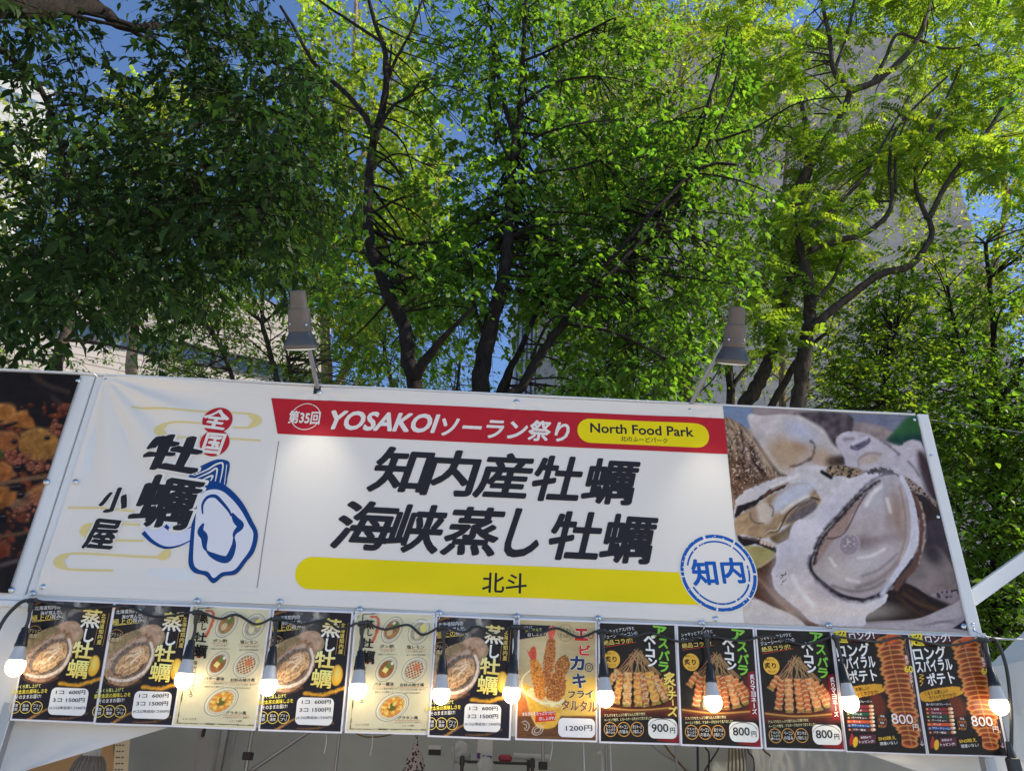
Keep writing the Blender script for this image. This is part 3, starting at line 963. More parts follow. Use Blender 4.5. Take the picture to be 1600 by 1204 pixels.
# ================================================================== sign board and banner
SB = empty('sign_board', (0, 0, BZ0), 'white framed sign board carrying the oyster banner above the row of menu posters', 'sign board')
b = MB(); b.bbox(-1.797, 1.757, 0.004, 0.030, 2.128, 3.068, .003)
b.build('backing_panel', M_WHITE, SB)
b = MB(); b.bbox(1.759, 1.808, -0.014, 0.034, 2.118, 3.074, .004)
b.build('frame_rail', M_WHITE, SB)
b = MB(); b.bbox(-1.797, 1.757, -0.004, 0.034, 3.0695, 3.079, .002)
b.build('frame_rail', M_WHITE, SB)
b = MB(); b.bbox(-1.797, 1.757, -0.010, 0.034, 2.104, 2.1265, .003)
b.build('frame_rail', M_WHITE, SB)
b = MB()
b.bar(at(1512, 938, 0.045), at(1640, 846, 0.10), 0.055, 0.045, up=(0, 1, 0))
b.build('brace', M_WHITE, SB)
pb_ = at(1640, 846, 0.10)
b = MB(); b.bbox(pb_[0] - .005, pb_[0] + .045, .08, .13, 0, pb_[2] + .10, .003)
b.build('post', M_WHITE, SB)
for px, py in ((1455, 712), (1520, 976)):
    p = at(px, py, -0.0145)
    b = MB(); b.lathe(p, (0, -1, 0), [(0, .008), (.002, .008), (.004, .005), (.0041, 0)], 12)
    b.build('bolt', M_ZINC, SB)

BN = empty('banner', (0, 0, BZ0), 'wide white vinyl banner with big black Japanese lettering, red strip and oyster photo', 'banner')
# the sheet: plain white vinyl, gridded so that it can hang in folds
nu, nv = 880, 230
uu, vv = np.meshgrid(np.linspace(BX0, BX1, nu), np.linspace(-BZ1, -BZ0, nv))
uu, vv = uu.ravel(), vv.ravel()
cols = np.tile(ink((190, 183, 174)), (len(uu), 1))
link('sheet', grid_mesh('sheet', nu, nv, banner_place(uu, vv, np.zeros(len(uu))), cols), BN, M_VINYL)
# printed oyster photograph; its left edge is slanted
e0, e1 = bz(1129, 640), bz(1165, 1000)
nu, nv = 330, 330
tt, ss = np.meshgrid(np.linspace(0, 1, nu), np.linspace(0, 1, nv))
tt, ss = tt.ravel(), ss.ravel()
vv = -BZ1 + ss * (BZ1 - BZ0)
ul = e0[0] + (e1[0] - e0[0]) * ((vv - e0[1]) / (e1[1] - e0[1]))
uu = ul + (BX1 - ul) * tt
px, py, _ = topx(np.stack([uu, np.zeros_like(uu), -vv], 1))
P = Pic(px, py, (150, 142, 146))
paint_oyster_photo(P)
link('oyster_photo', grid_mesh('oyster_photo', nu, nv, banner_place(uu, vv, np.ones(len(uu))), np.clip(P.C * np.array([1.06, .96, .85]), .003, .8)), BN, M_VINYL)

RED, YEL, BLK, BLU, WHT = (150, 28, 36), (196, 174, 10), (34, 33, 36), (14, 52, 104), (190, 184, 176)


def mid(a, b): return (np.asarray(a) + np.asarray(b)) / 2


def qtext(p, st, tl, tr, bl, col, off=0.02, layer=2, shear=0.0, rough=0.0, seed=0):
    """Text stretched over the banner area with these photo-pixel corners."""
    a, b_, c = bz(*tl), bz(*tr), bz(*bl)
    w = b_[0] - a[0]
    h = c[1] - a[1]
    ctr = (a[0] + b_[0]) / 2 + (c[0] - a[0]) / 2, (a[1] + c[1]) / 2 + (b_[1] - a[1]) / 2
    p.text(st, ctr[0], ctr[1], w, h, col, math.degrees(math.atan2(b_[1] - a[1], w)), shear, off, layer, rough, seed=seed)


p = Print(banner_place)
p.shape(bq([(424, 622), (1131, 655), (1136, 710), (434, 678)]), RED, 2)
p.stroke(bq([(436, 690), (402, 918)]), .0035, (120, 118, 122), 2, smooth=0)
l, r = bz(487, 895), bz(1093, 923)
hh = (bz(497, 921)[1] - bz(503, 871)[1]) / 2
pts = [(l[0] + hh * math.cos(math.radians(a)), l[1] + hh * math.sin(math.radians(a))) for a in range(90, 271, 10)]
p.shape(pts + [(r[0], l[1] - hh), (r[0], l[1] + hh)], YEL, 2)
a, b_ = bz(902, 672.5), bz(1107, 681.5)
p.rrect((a[0] + b_[0]) / 2, (a[1] + b_[1]) / 2, b_[0] - a[0], .112, .055, YEL, 3)
c = bz(478, 651)
p.ring(c[0], c[1], .060, .060, .0035, WHT, 3)
link('printed_strips', p.mesh('printed_strips', .018), BN, M_VINYL)

p = Print(banner_place)
qtext(p, '第35回', (452, 641), (501, 643), (451, 662), WHT, .03, 4)
link('strip_lettering', p.mesh('strip_lettering', .02), BN, M_VINYL); p = Print(banner_place)
qtext(p, 'YOSAKOI', (514, 641), (684, 648), (511, 671), WHT, .035, 3, .25)
link('strip_lettering', p.mesh('strip_lettering', .02), BN, M_VINYL); p = Print(banner_place)
qtext(p, 'ソーラン祭り', (690, 650), (890, 659), (686, 683), WHT, .028, 3, .2)
link('strip_lettering', p.mesh('strip_lettering', .02), BN, M_VINYL); p = Print(banner_place)
qtext(p, 'North Food Park', (923, 661), (1083, 668.5), (921, 676), BLK, .022, 4)
link('strip_lettering', p.mesh('strip_lettering', .02), BN, M_VINYL); p = Print(banner_place)
qtext(p, '北のふーどパーク', (970, 681.5), (1043, 685.5), (969, 689.5), BLK, .014, 4)
link('strip_lettering', p.mesh('strip_lettering', .02), BN, M_VINYL)
p = Print(banner_place)
for ch, x, w, y in zip('知内産牡蠣', (627, 706, 788, 871, 953), (86, 78, 82, 76, 80), (734, 738.5, 743, 747.5, 752)):
    qtext(p, ch, (x - w / 2 + 4, y - 37), (x + w / 2 + 4, y - 33), (x - w / 2 - 4, y + 35), BLK, .028, 2, .24)
link('title_lettering', p.mesh('title_lettering', .02), BN, M_VINYL)
p = Print(banner_place)
for ch, x, w, y in zip('海峡蒸し牡蠣', (571, 653, 739, 820, 899, 981), (90, 80, 84, 52, 80, 80), (820, 824.5, 829, 832, 836.5, 841)):
    qtext(p, ch, (x - w / 2 + 4, y - 39), (x + w / 2 + 4, y - 35), (x - w / 2 - 4, y + 38), BLK, .028, 2, .24)
link('title_lettering', p.mesh('title_lettering', .02), BN, M_VINYL)
p = Print(banner_place)
qtext(p, '北斗', (755, 893), (824, 896), (752, 925), BLK, .015, 3)
link('town_lettering', p.mesh('town_lettering', .02), BN, M_VINYL)

# calligraphic emblem with the oyster drawing
p = Print(banner_place)
TAN = (186, 168, 112)
def c7(l): return bq([(190 + x * .241, 630 + y * .241) for x, y in l])
def cA(l): return bq([(x * .35, 560 + y * .35) for x, y in l])
for l in ([(590, 218), (900, 238), (1120, 248), (1145, 275), (1120, 308), (1040, 308)], [(900, 292), (760, 287), (712, 318), (755, 348), (900, 352), (1165, 367)],
          [(305, 665), (460, 668), (600, 682)], [(640, 742), (430, 735), (385, 765), (420, 805), (640, 812)],
          [(740, 850), (735, 880), (650, 884), (330, 870), (272, 905), (300, 940), (505, 945)]):
    p.stroke(cA(l), .008, TAN, 2)
for l in ([(1110, 248), (1150, 278), (1110, 308)], [(745, 288), (710, 318), (745, 348)], [(410, 738), (378, 765), (408, 804)], [(310, 872), (265, 905), (300, 940)], [(752, 845), (738, 875), (700, 886)]):
    p.stroke(cA(l), lambda t: .006 + .030 * math.sin(math.pi * t), TAN, 3)
for cx, cy in ((973, 278), (960, 378)):
    q = cA([(cx, cy), (cx + 66, cy), (cx, cy + 60)])
    p.disc(q[0][0], q[0][1], q[1][0] - q[0][0], q[2][1] - q[0][1], RED, 4)
# oyster drawing in blue line
p.shape(c7([(140, 830), (220, 740), (330, 700), (460, 740), (470, 890), (400, 925), (290, 935), (210, 905)]), (176, 176, 190), 3, 6)
p.stroke(c7([(140, 835), (200, 895), (280, 934), (370, 925), (460, 885)]), lambda t: .004 + .012 * (1 - t), BLU, 4)
p.stroke(c7([(250, 755), (310, 815), (370, 828), (460, 800)]), lambda t: .004 + .012 * (1 - t), BLU, 4)
p.shape(c7([(440, 460), (530, 400), (620, 366), (690, 375), (704, 410), (690, 480), (670, 540), (560, 520), (470, 520)]), BLU, 5, 6)
for l in ([(470, 470), (560, 430), (620, 395), (660, 400), (640, 520)], [(480, 490), (570, 450), (620, 425), (610, 510)], [(520, 500), (590, 470), (580, 505)], [(685, 400), (670, 530)]):
    p.stroke(c7(l), lambda t: .003 + .005 * math.sin(math.pi * t), WHT, 6)
outer = [(560, 510), (640, 515), (720, 570), (790, 650), (850, 760), (888, 850), (865, 960), (810, 1030), (745, 1105), (660, 1120), (595, 1165), (540, 1115), (470, 1095), (435, 1045), (440, 950), (455, 800), (470, 650), (500, 545)]
inner = [(580, 562), (650, 570), (720, 625), (780, 700), (830, 790), (858, 850), (838, 945), (785, 1020), (730, 1080), (650, 1095), (597, 1130), (560, 1090), (500, 1075), (468, 1035), (470, 930), (480, 790), (492, 670), (520, 590)]
p.shape(c7(outer), BLU, 6, 6)
p.shape(c7(inner), (184, 182, 186), 7, 6)
p.stroke(c7([(530, 720), (528, 660), (560, 612), (610, 605), (650, 640), (700, 700), (715, 735)]), lambda t: .005 + .009 * math.sin(math.pi * t), BLU, 8)
p.stroke(c7([(720, 715), (745, 760), (775, 800), (735, 850), (730, 930), (685, 1012), (590, 985), (545, 940), (540, 870), (515, 830), (535, 780)]), lambda t: .006 + .022 * abs(math.sin(3 * math.pi * t)), BLU, 8)
link('oyster_emblem', p.mesh('oyster_emblem', .012), BN, M_VINYL)

p = Print(banner_place)
def brush(ch, x, y, w, h, col, layer, off, ang=3, halo=None, rough=.03, seed=1):
    """One brushed character; x, y, w, h in the upright crop of the banner's left end."""
    q = cA([(x, y), (x + w / 2, y), (x - w / 2, y), (x, y + h / 2), (x, y - h / 2)])
    W, H = abs(q[1][0] - q[2][0]), abs(q[3][1] - q[4][1])
    if halo: p.text(ch, q[0][0], q[0][1], W * 1.10, H * 1.10, halo, ang, .08, off + .045, layer - 1, rough, seed=seed, nib=True)
    p.text(ch, q[0][0], q[0][1], W, H, col, ang, .08, off, layer, rough, seed=seed, nib=True)
brush('全', 968, 272, 116, 92, WHT, 6, .03)
brush('国', 955, 382, 92, 96, WHT, 6, .03, 2)
brush('牡', 782, 425, 262, 168, BLK, 9, .050, 4, WHT, .035)
brush('蠣', 745, 640, 276, 235, BLK, 9, .030, 4, WHT, .018, 3)
brush('小', 516, 634, 128, 118, BLK, 9, .046, 2, WHT, .035, 2)
brush('屋', 458, 785, 138, 140, BLK, 9, .034, 3, WHT, .028, 5)
link('emblem_lettering', p.mesh('emblem_lettering', .014), BN, M_VINYL)

# round stamp
p = Print(banner_place)
c, cr_, cb = bz(1122, 894), bz(1183, 897), bz(1122, 953)
R = cr_[0] - c[0]
p.disc(c[0], c[1], R, R, WHT, 4, 48)
SBL = (20, 72, 140)
for a0, a1 in ((2, 40), (43, 96), (99, 170), (172, 250), (254, 300), (303, 359)):
    p.ring(c[0], c[1], R * .93, R * .93, R * .085, SBL, 5, 24, a0, a1)
for a0, a1 in ((20, 60), (63, 150), (190, 232), (236, 300), (304, 335), (345, 375)):
    p.ring(c[0], c[1], R * .79, R * .79, R * .045, SBL, 5, 20, a0, a1)
for i in range(46):
    a = random.uniform(0, 6.28); rr = R * random.choice((.79, .90, .93, .96))
    p.disc(c[0] + rr * math.cos(a), c[1] + rr * math.sin(a), R * random.uniform(.008, .024), R * random.uniform(.008, .02), WHT, 6, 7)
p.text('知', c[0] - R * .36, c[1] + R * .02, R * .66, R * .68, SBL, -3, 0, .032, 6)
p.text('内', c[0] + R * .37, c[1] - R * .06, R * .60, R * .66, SBL, -3, 0, .032, 6)
link('stamp', p.mesh('stamp', .018), BN, M_VINYL)


def screw(px, py, parent, y=-0.006, r=.0095, name='screw'):
    q = at(px, py, y)
    b = MB()
    b.lathe(q + np.array([0, .006, 0]), (0, -1, 0), [(0, r * 1.25), (.0045, r * 1.25), (.0048, r * .95), (.006, r * .8), (.0085, r * .62), (.009, 0)], 14)
    b.obox(q + np.array([0, -.0035, 0]), (r * .45, 0, .002), (0, .0008, 0), (-.0004, 0, r * .08))
    return b.build(name, M_ZINC, parent)


for q in ((165, 593), (499, 613), (807, 627), (1078, 640), (1429, 655), (117, 752), (1466, 807), (66, 916), (1507, 978), (1118, 966)):
    screw(*q, BN)

# neighbouring board on the left
NB = empty('neighbour_sign_board', (-2.7, 0, BZ0), 'white sign board of the next stall with a dark cooking photo at the left edge', 'sign board')
b = MB(); b.bbox(-3.6, -1.803, 0.002, 0.030, 2.128, 3.068, .003); b.build('backing_panel', M_WHITE, NB)
b = MB(); b.bbox(-3.6, -1.803, -0.004, 0.034, 3.0695, 3.079, .002); b.build('frame_rail', M_WHITE, NB)
b = MB(); b.bbox(-3.6, -1.803, -0.010, 0.034, 2.104, 2.1265, .003); b.build('frame_rail', M_WHITE, NB)
NN = empty('food_banner', (-2.7, 0, BZ0), 'dark vinyl banner with a photo of tofu and minced meat, cut by the left edge', 'banner')
nu, nv = 150, 200
uu, vv = np.meshgrid(np.linspace(-2.55, -1.857, nu), np.linspace(-3.062, -2.152, nv))
uu, vv = uu.ravel(), vv.ravel()
px, py, _ = topx(np.stack([uu, np.zeros_like(uu), -vv], 1))
P = Pic(px, py, (32, 26, 26)); paint_food_photo(P)
pos = np.stack([uu, -.006 - .002 * np.sin(uu * 9) * np.sin(vv * 8), -vv], 1)
link('printed_sheet', grid_mesh('printed_sheet', nu, nv, pos, np.clip(P.C * .8, .003, .8)), NN, M_VINYL)
for q in ((121, 594), (72, 752), (16, 921)): screw(*q, NN)

# ================================================================== menu posters
EX = np.array([1., 0, 0])
PO = np.array([0., -.016, 2.134])
PW, PH = .2955, .4150


def lean(i):
    """The poster strip leans back at the bottom, more at its left end."""
    th = math.atan((.088 - .058 * i / 11) / .40)
    return th, np.array([0, math.sin(th), -math.cos(th)]), np.array([0, -math.cos(th), -math.sin(th)])


PA = []
for _i, _x in enumerate((16, 147, 270.5, 404, 538, 670, 805, 936, 1065, 1195, 1323.5, 1450)):
    _d = ray(_x - 1, 1125.5 + _x * .0325)
    _n = lean(_i)[2]
    PA.append(float((CAM + _d * (((PO - CAM) @ _n) / (_d @ _n)))[0]))


class Kind:
    def __init__(s, x0, y0, k, idx):
        s.x0, s.y0, s.k = x0, y0, k
        s.O = PO + EX * PA[idx]
        s.th, s.EV, s.EN = lean(idx)

    def loc(s, cx, cy):
        d = ray(s.x0 + cx * s.k, s.y0 + cy * s.k)
        t = ((s.O - CAM) @ s.EN) / (d @ s.EN)
        q = CAM + d * t - s.O
        return np.array([q @ EX, q @ s.EV])

    def crop(s, u, v):
        W = s.O + u[:, None] * EX + v[:, None] * s.EV
        px, py, _ = topx(W)
        return (px - s.x0) / s.k, (py - s.y0) / s.k

    def wh(s, cx, cy, w, h):
        a, b_ = s.loc(cx - w / 2, cy), s.loc(cx + w / 2, cy)
        c, d = s.loc(cx, cy - h / 2), s.loc(cx, cy + h / 2)
        return abs(b_[0] - a[0]), abs(d[1] - c[1])


def poster_place(u, v, h):
    return np.stack([u, -(np.asarray(h) * .00055 + .0012), -v], 1)


class Poster:
    def __init__(s, kind, base, frame=.006):
        s.k = kind
        nu, nv = 128, 180
        uu, vv = np.meshgrid(np.linspace(0, PW, nu), np.linspace(0, PH, nv))
        s.u, s.v, s.n = uu.ravel(), vv.ravel(), (nu, nv)
        X, Y = kind.crop(s.u, s.v)
        s.P = Pic(X, Y, base)
        s.T = Print(poster_place)
        s.card = None
        s.frame = frame

    def t(s, st, cx, cy, w, h, col, ang=0, off=.006, layer=2, halo=None, ho=.05, rough=0, col2=None, shear=0):
        u, v = s.k.loc(cx, cy)
        W, H = s.k.wh(cx, cy, w, h)
        if halo: s.T.text(st, u, v, W * (1 + ho * 1.2), H * (1 + ho * 1.2), halo, ang, shear, off + ho, layer - 1, rough)
        s.T.text(st, u, v, W, H, col, ang, shear, off, layer, rough, col2)

    def vt(s, st, cx, cy, w, h, col, off=.014, layer=2, **kw):
        u, v = s.k.loc(cx, cy)
        W, H = s.k.wh(cx, cy, w, h)
        s.T.vtext(st, u, v, W, H, col, 0, off, 0, 0, layer, **kw)

    def sh(s, pts, col, layer=2, smooth=0): s.T.shape([s.k.loc(*q) for q in pts], col, layer, smooth)
    def st(s, pts, w, col, layer=2, smooth=6): s.T.stroke([s.k.loc(*q) for q in pts], w, col, layer, smooth)

    def ringt(s, cx, cy, r, col, w=.0022, lines=(), tc=(190, 188, 186), lh=None):
        u, v = s.k.loc(cx, cy)
        W, H = s.k.wh(cx, cy, 2 * r, 2 * r)
        R = W / 2
        s.T.ring(u, v, R, R, w, col, 2)
        n = len(lines)
        for i, l in enumerate(lines):
            hh = R * 1.15 / max(n, 2)
            s.T.text(l, u, v + (i - (n - 1) / 2) * hh * 1.15, min(R * 1.45, len(l) * hh * .95), hh * .92, tc, 0, 0, .008, 3)

    def price(s, cx, cy, w, h, r, col, texts, rough=False):
        u, v = s.k.loc(cx, cy)
        W, H = s.k.wh(cx, cy, w, h)
        q = Print(poster_place)
        q.rrect(u, v, W, H, r, col, 4)
        if rough:
            q.ring(u, v, W * .49, H * .47, .0012, BLK, 5, 30, 190, 340)
            q.ring(u, v, W * .47, H * .49, .0010, BLK, 5, 30, 230, 350)
        for st, x, y, ww, hh, off in texts:
            a, b_ = s.k.loc(x, y)
            w2, h2 = s.k.wh(x, y, ww, hh)
            q.text(st, a, b_, w2, h2, (26, 26, 30), -2, 0, off, 6)
        s.card = q

    def finish(s, name, gain=1.2):
        C = np.clip(s.P.C * gain, .004, .8)
        f = s.frame
        edge = np.minimum(np.minimum(s.u, PW - s.u), np.minimum(s.v, PH - s.v))
        C[edge < f] = ink((186, 184, 190))
        s.me_pic = grid_mesh(name + '_picture', *s.n, poster_place(s.u, s.v, np.zeros(len(s.u))), C)
        s.me_txt = s.T.mesh(name + '_lettering')
        s.me_card = s.card.mesh(name + '_price_card') if s.card else None
        for me in (s.me_pic, s.me_txt, s.me_card):
            if me: me.materials.append(M_POSTER)
        return s


GOLD, GOLD2, OFFW, NAVY = (214, 172, 84), (150, 110, 52), (198, 196, 194), (16, 18, 30)

# ---- oyster poster on dark blue
A = Poster(Kind(150, 930, .1745, 1), NAVY)
q = A.P
q.ell(480, 170, 110, 130, (92, 92, 96), .9, 0, .55)
d = q.sd([(430, 60), (560, 60), (580, 250), (450, 270)])
q.put(np.clip(fbm(q.X * .02 + fbm(q.X * .01, q.Y * .01, 3) * 3, q.Y * .008, 8) - .45, 0, 1) * 2.2 * np.clip(1 - np.maximum(d, 0) / 120, 0, 1), (170, 166, 156))
q.line([(140, 118), (260, 80), (400, 50)], (132, 88, 44), 22, 6, .9, rough=8, rs=.05)
q.poly([(10, 540), (120, 420), (260, 340), (400, 290), (470, 260), (560, 270), (620, 350), (590, 430), (520, 470), (300, 480), (120, 560), (20, 600)], (140, 124, 92), 6, nz=.6, ns=.03)
q.poly([(390, 310), (430, 268), (540, 258), (605, 320), (560, 420), (500, 400), (430, 350)], (168, 140, 118), 4, nz=.5, ns=.03)
d = q.poly([(75, 700), (55, 640), (100, 560), (180, 480), (300, 410), (420, 335), (490, 345), (535, 430), (530, 530), (480, 640), (420, 720), (330, 785), (220, 805), (120, 775)], (150, 118, 92), 4, rough=10, rs=.04, nz=.8, ns=.04)
q.line([(90, 640), (180, 540), (300, 450), (430, 390)], (176, 156, 140), 46, 8, .8, rough=12, rs=.06)
q.poly([(140, 670), (150, 590), (230, 500), (330, 430), (440, 405), (495, 440), (490, 540), (430, 645), (330, 720), (210, 740)], (112, 98, 88), 7, rough=14, rs=.05, nz=.6, ns=.05)
q.line([(490, 420), (508, 520), (450, 655), (340, 735), (220, 757), (125, 735)], (214, 200, 186), 24, 4, .95, rough=6, rs=.08)
q.poly([(172, 655), (205, 575), (300, 495), (400, 446), (470, 462), (466, 560), (395, 652), (285, 712), (190, 718)], (188, 150, 110), 6, rough=10, rs=.05, nz=.7, ns=.035)
for l, c in (([(220, 640), (270, 570), (260, 640), (330, 600)], (226, 196, 152)), ([(300, 540), (360, 520), (420, 490)], (232, 214, 186)), ([(280, 560), (330, 500), (420, 470)], (206, 190, 170)), ([(250, 680), (340, 640), (420, 570)], (222, 186, 140)), ([(330, 560), (390, 570), (360, 620)], (140, 96, 60)), ([(230, 610), (300, 560)], (130, 88, 58)), ([(310, 600), (400, 520)], (236, 222, 200))):
    q.line(l, c, 12, 6, .8)
q.line([(165, 700), (260, 716), (360, 680), (430, 610)], (44, 36, 32), 12, 5, .9, rough=12, rs=.12)
q.speck(d + 6, (60, 40, 30), .09, .70, 3, .6)
q.line([(60, 740), (140, 800), (260, 815), (400, 760)], (92, 60, 42), 14, 8, .8, rough=12, rs=.08)
q.ell(715, 655, 52, 92, (222, 164, 48), .12, 12)
q.ell(722, 640, 26, 60, (240, 200, 110), .5, 12, .7)
q.line([(420, 815), (560, 832), (680, 800), (780, 770)], (206, 150, 44), 26, 10, .9, rough=10, rs=.05)
q.poly([(-80, 828), (300, 836), (900, 860), (900, 1300), (-80, 1300)], (18, 19, 34), 10, False)
q.line([(140, 1140), (240, 1080), (340, 1030)], (166, 118, 60), 18, 6, .9, rough=10, rs=.06)
q.line([(330, 1130), (520, 1125), (660, 1080)], (120, 84, 46), 12, 6, .7, rough=8, rs=.06)
q.grain(.12, .08)
A.t('北海道知内の', 295, 137, 226, 38, OFFW, -6)
A.t('海が育んだ、', 330, 182, 190, 36, OFFW, -6)
A.t('極上の', 240, 228, 178, 54, GOLD, -6, .008)
A.t('旨み。', 385, 214, 100, 40, OFFW, -6)
A.st([(160, 266), (400, 238)], .0014, GOLD, 2, 0)
A.ringt(180, 368, 66, GOLD2, .0018, ('プリッと', '濃厚!'), (180, 160, 120))
A.t('蒸', 688, 232, 178, 172, GOLD, 2, .022, 4, (20, 16, 14), .03, .015, OFFW)
A.t('し', 672, 385, 90, 122, OFFW, 2, .026, 4, (20, 16, 14), .03, .015)
A.t('牡', 618, 515, 188, 152, (232, 206, 140), 2, .028, 4, (20, 16, 14), .03, .015, GOLD)
A.t('蠣', 577, 683, 190, 168, (232, 200, 120), 2, .016, 4, (20, 16, 14), .03, .012, GOLD)
A.st([(772, 170), (716, 468)], .0014, GOLD2, 2, 0)
A.st([(846, 182), (792, 480)], .0014, GOLD2, 2, 0)
A.vt('北海道知内産', 780, 325, 40, 280, GOLD, .014)
A.t('ふっくら蒸し上げて', 126, 842, 244, 34, (226, 206, 110), -5, .006)
A.t('素材本来の美味しさを', 148, 888, 322, 40, (214, 182, 60), -5, .008)
A.t('そのままお届け!', 140, 935, 226, 36, OFFW, -5, .006)
A.st([(-10, 915), (290, 890)], .001, GOLD2, 2, 0)
for x, l in ((22, ('鮮度', '抜群')), (118, ('旨み', '濃厚')), (216, ('プリッ', 'プリ'))):
    A.ringt(x, 1030, 50, GOLD, .0022, l)
A.price(500, 975, 336, 246, .018, (196, 196, 204), (('1コ  600円', 520, 892, 262, 38, .012), ('3コ 1500円', 505, 962, 282, 40, .012), ('(4コ以降追加1コ500円)', 495, 1033, 326, 32, .004)))
A.finish('oyster_poster')

# ---- cream sauce poster
B = Poster(Kind(530, 945, .1745, 4), (196, 190, 158), .006)
q = B.P
for l in ([(215, 88), (520, 72), (852, 96)], [(215, 88), (150, 600), (88, 1112)], [(88, 1112), (440, 1118), (788, 1128)], [(852, 96), (825, 600), (788, 1128)]):
    q.line(l, (30, 28, 26), 8, 2, 1, rough=5, rs=.03)
q.line([(285, 108), (340, 118), (350, 180), (325, 270), (296, 330)], (186, 78, 48), 24, 4, .95, rough=8, rs=.06)
q.ell(245, 505, 30, 26, (190, 76, 46), .4)


def dish(cx, cy, rx, ry, ang, base, extra):
    q.ell(cx, cy, rx * 1.06, ry * 1.06, (206, 202, 180), .12, ang)
    q.ring(cx, cy, rx * 1.03, ry * 1.04, 5, (52, 50, 44), ang, 2, .8)
    q.ring(cx + 4, cy + 2, rx * .86, ry * .88, 4, (70, 64, 52), ang, 2, .7)
    a = math.radians(ang)
    U, V = ((q.X - cx) * math.cos(a) + (q.Y - cy) * math.sin(a)) / rx, (-(q.X - cx) * math.sin(a) + (q.Y - cy) * math.cos(a)) / ry
    rr = np.sqrt(U * U + V * V)
    m = np.clip((.82 - rr) / .12, 0, 1)
    n = fbm(q.X * .05, q.Y * .05, int(cx))
    q.put(m, np.clip(lin(base) * (0.45 + 1.1 * n)[:, None], 0, 1))
    q.put(np.clip((rr - .62) / .15, 0, 1) * m * .6, (60, 44, 28))
    extra(U, V, rr, m, n)


GREEN = (74, 104, 44)
dish(472, 228, 78, 122, 32, (150, 110, 68), lambda U, V, r, m, n: (q.put(m * (np.hypot(U - .05, V + .35) < .33) * .9, (80, 112, 56)), q.put(m * (np.hypot(U + .1, V - .25) < .3) * .8, (196, 176, 140)), q.put(m * (np.hypot(U + .2, V + .5) < .14) * .9, (214, 210, 190))))
dish(712, 246, 84, 116, 32, (164, 158, 136), lambda U, V, r, m, n: (q.put(m * (np.hypot(U - .25, V + .45) < .38) * .95, (214, 200, 112)), q.put(m * (np.hypot(U, V - .3) < .3) * .7, (206, 196, 160))))
dish(418, 580, 76, 118, 36, (140, 88, 44), lambda U, V, r, m, n: (q.put(m * (np.hypot(U, V + .4) < .3) * .9, (84, 116, 60)), q.put(m * (np.maximum(np.abs(U + .05), np.abs(V - .1) * 1.3) < .26) * .95, (224, 204, 128)), q.put(m * (np.hypot(U - .15, V + .62) < .15) * .9, (216, 210, 196))))
dish(667, 588, 92, 122, 45, (126, 76, 44), lambda U, V, r, m, n: (q.put(m * ((np.abs((U * 4 + V * 2) % 1 - .5) < .13) | (np.abs((U * 2 - V * 4) % 1 - .5) < .12)) * .9, (222, 206, 170)), q.put(m * (np.hypot(U, V + .25) < .3) * .7, (190, 96, 56))))
dish(468, 918, 104, 156, 56, (206, 156, 62), lambda U, V, r, m, n: (q.put(m * (n > .56) * .8, (196, 110, 44)), q.put(m * (np.hypot(U, V) < .3) * (n > .45) * .9, (60, 84, 36)), q.put(m * (n < .40) * .7, (232, 208, 120))))
q.grain(.06, .02)
for ch, x, y, w, h in (('蒸', 268, 178, 92, 84), ('し', 275, 252, 46, 60), ('牡', 246, 345, 118, 88), ('蠣', 256, 470, 118, 122)):
    B.t(ch, x, y, w, h, (28, 26, 26), 2, .03, 3, rough=.02)
B.vt('味付けいろいろ', 206, 715, 34, 330, (40, 36, 32), .012)
INKD = (46, 42, 36)
for s_, x, y, w, dl in (('ポン酢', 425, 375, 128, ('さっぱりポン酢で', '牡蠣のうま味引き立つ!')), ('塩レモン', 680, 382, 158, ('レモンの爽やかな香りと', '塩のうま味が相性抜群!')), ('バター醤油', 392, 712, 172, ('バターのコクと醤油の香ばしさ!', '相性ぴったり美味しさ!')), ('お好み焼き風', 646, 722, 216, ('ソース・マヨ・かつお節・青のりで', 'まるでお好み焼き!')), ('グラタン風', 606, 1016, 184, ('チーズのコクとクリーミーな味わい!', 'とろ〜り濃厚!'))):
    B.t(s_, x, y, w, 32, INKD, -2, .018)
    B.st([(x - w * .62, y + 24), (x + w * .62, y + 26)], .0012, (166, 84, 60), 2, 0)
    for i, d_ in enumerate(dl):
        B.t(d_, x + 4, y + 42 + i * 30, min(15.5 * len(d_), 236), 17, (84, 78, 66), -2, .004)
B.t('イメージです', 196, 1075, 124, 20, INKD, -2, .006)
B.finish('sauce_poster')

# ---- fried prawn and oyster cup
C = Poster(Kind(800, 960, .1744, 6), (176, 158, 116), .006)
q = C.P
q.C = q.C * (1 + .5 * (fbm(q.X * .004, q.Y * .02, 4) - .5))[:, None]
q.poly([(470, 560), (900, 560), (900, 930), (440, 930)], (206, 168, 74), 30, False, .9)
q.ell(240, 300, 200, 200, (196, 180, 140), .8, 0, .5)
q.poly([(30, 690), (100, 720), (190, 900), (20, 960)], (168, 96, 46), 16, nz=.4, ns=.04)
q.poly([(-20, 905), (900, 905), (900, 1200), (-20, 1200)], (94, 60, 36), 12, False, nz=.5, ns=.02, stretch=(0, 6))
q.poly([(30, 80), (345, 96), (300, 185), (160, 205), (40, 225)], (22, 28, 44), 3, False)
q.poly([(82, 610), (120, 710), (180, 930), (240, 1012), (380, 1002), (440, 880), (480, 750), (300, 700)], (204, 158, 58), 5, nz=.35, ns=.03)
q.poly([(130, 690), (200, 650), (300, 740), (460, 740), (420, 830), (250, 800)], (214, 190, 132), 6, nz=.5, ns=.06)
q.line([(170, 490), (105, 545), (84, 615), (120, 700), (250, 780), (380, 795), (475, 762)], (226, 216, 190), 10, 3, .9)
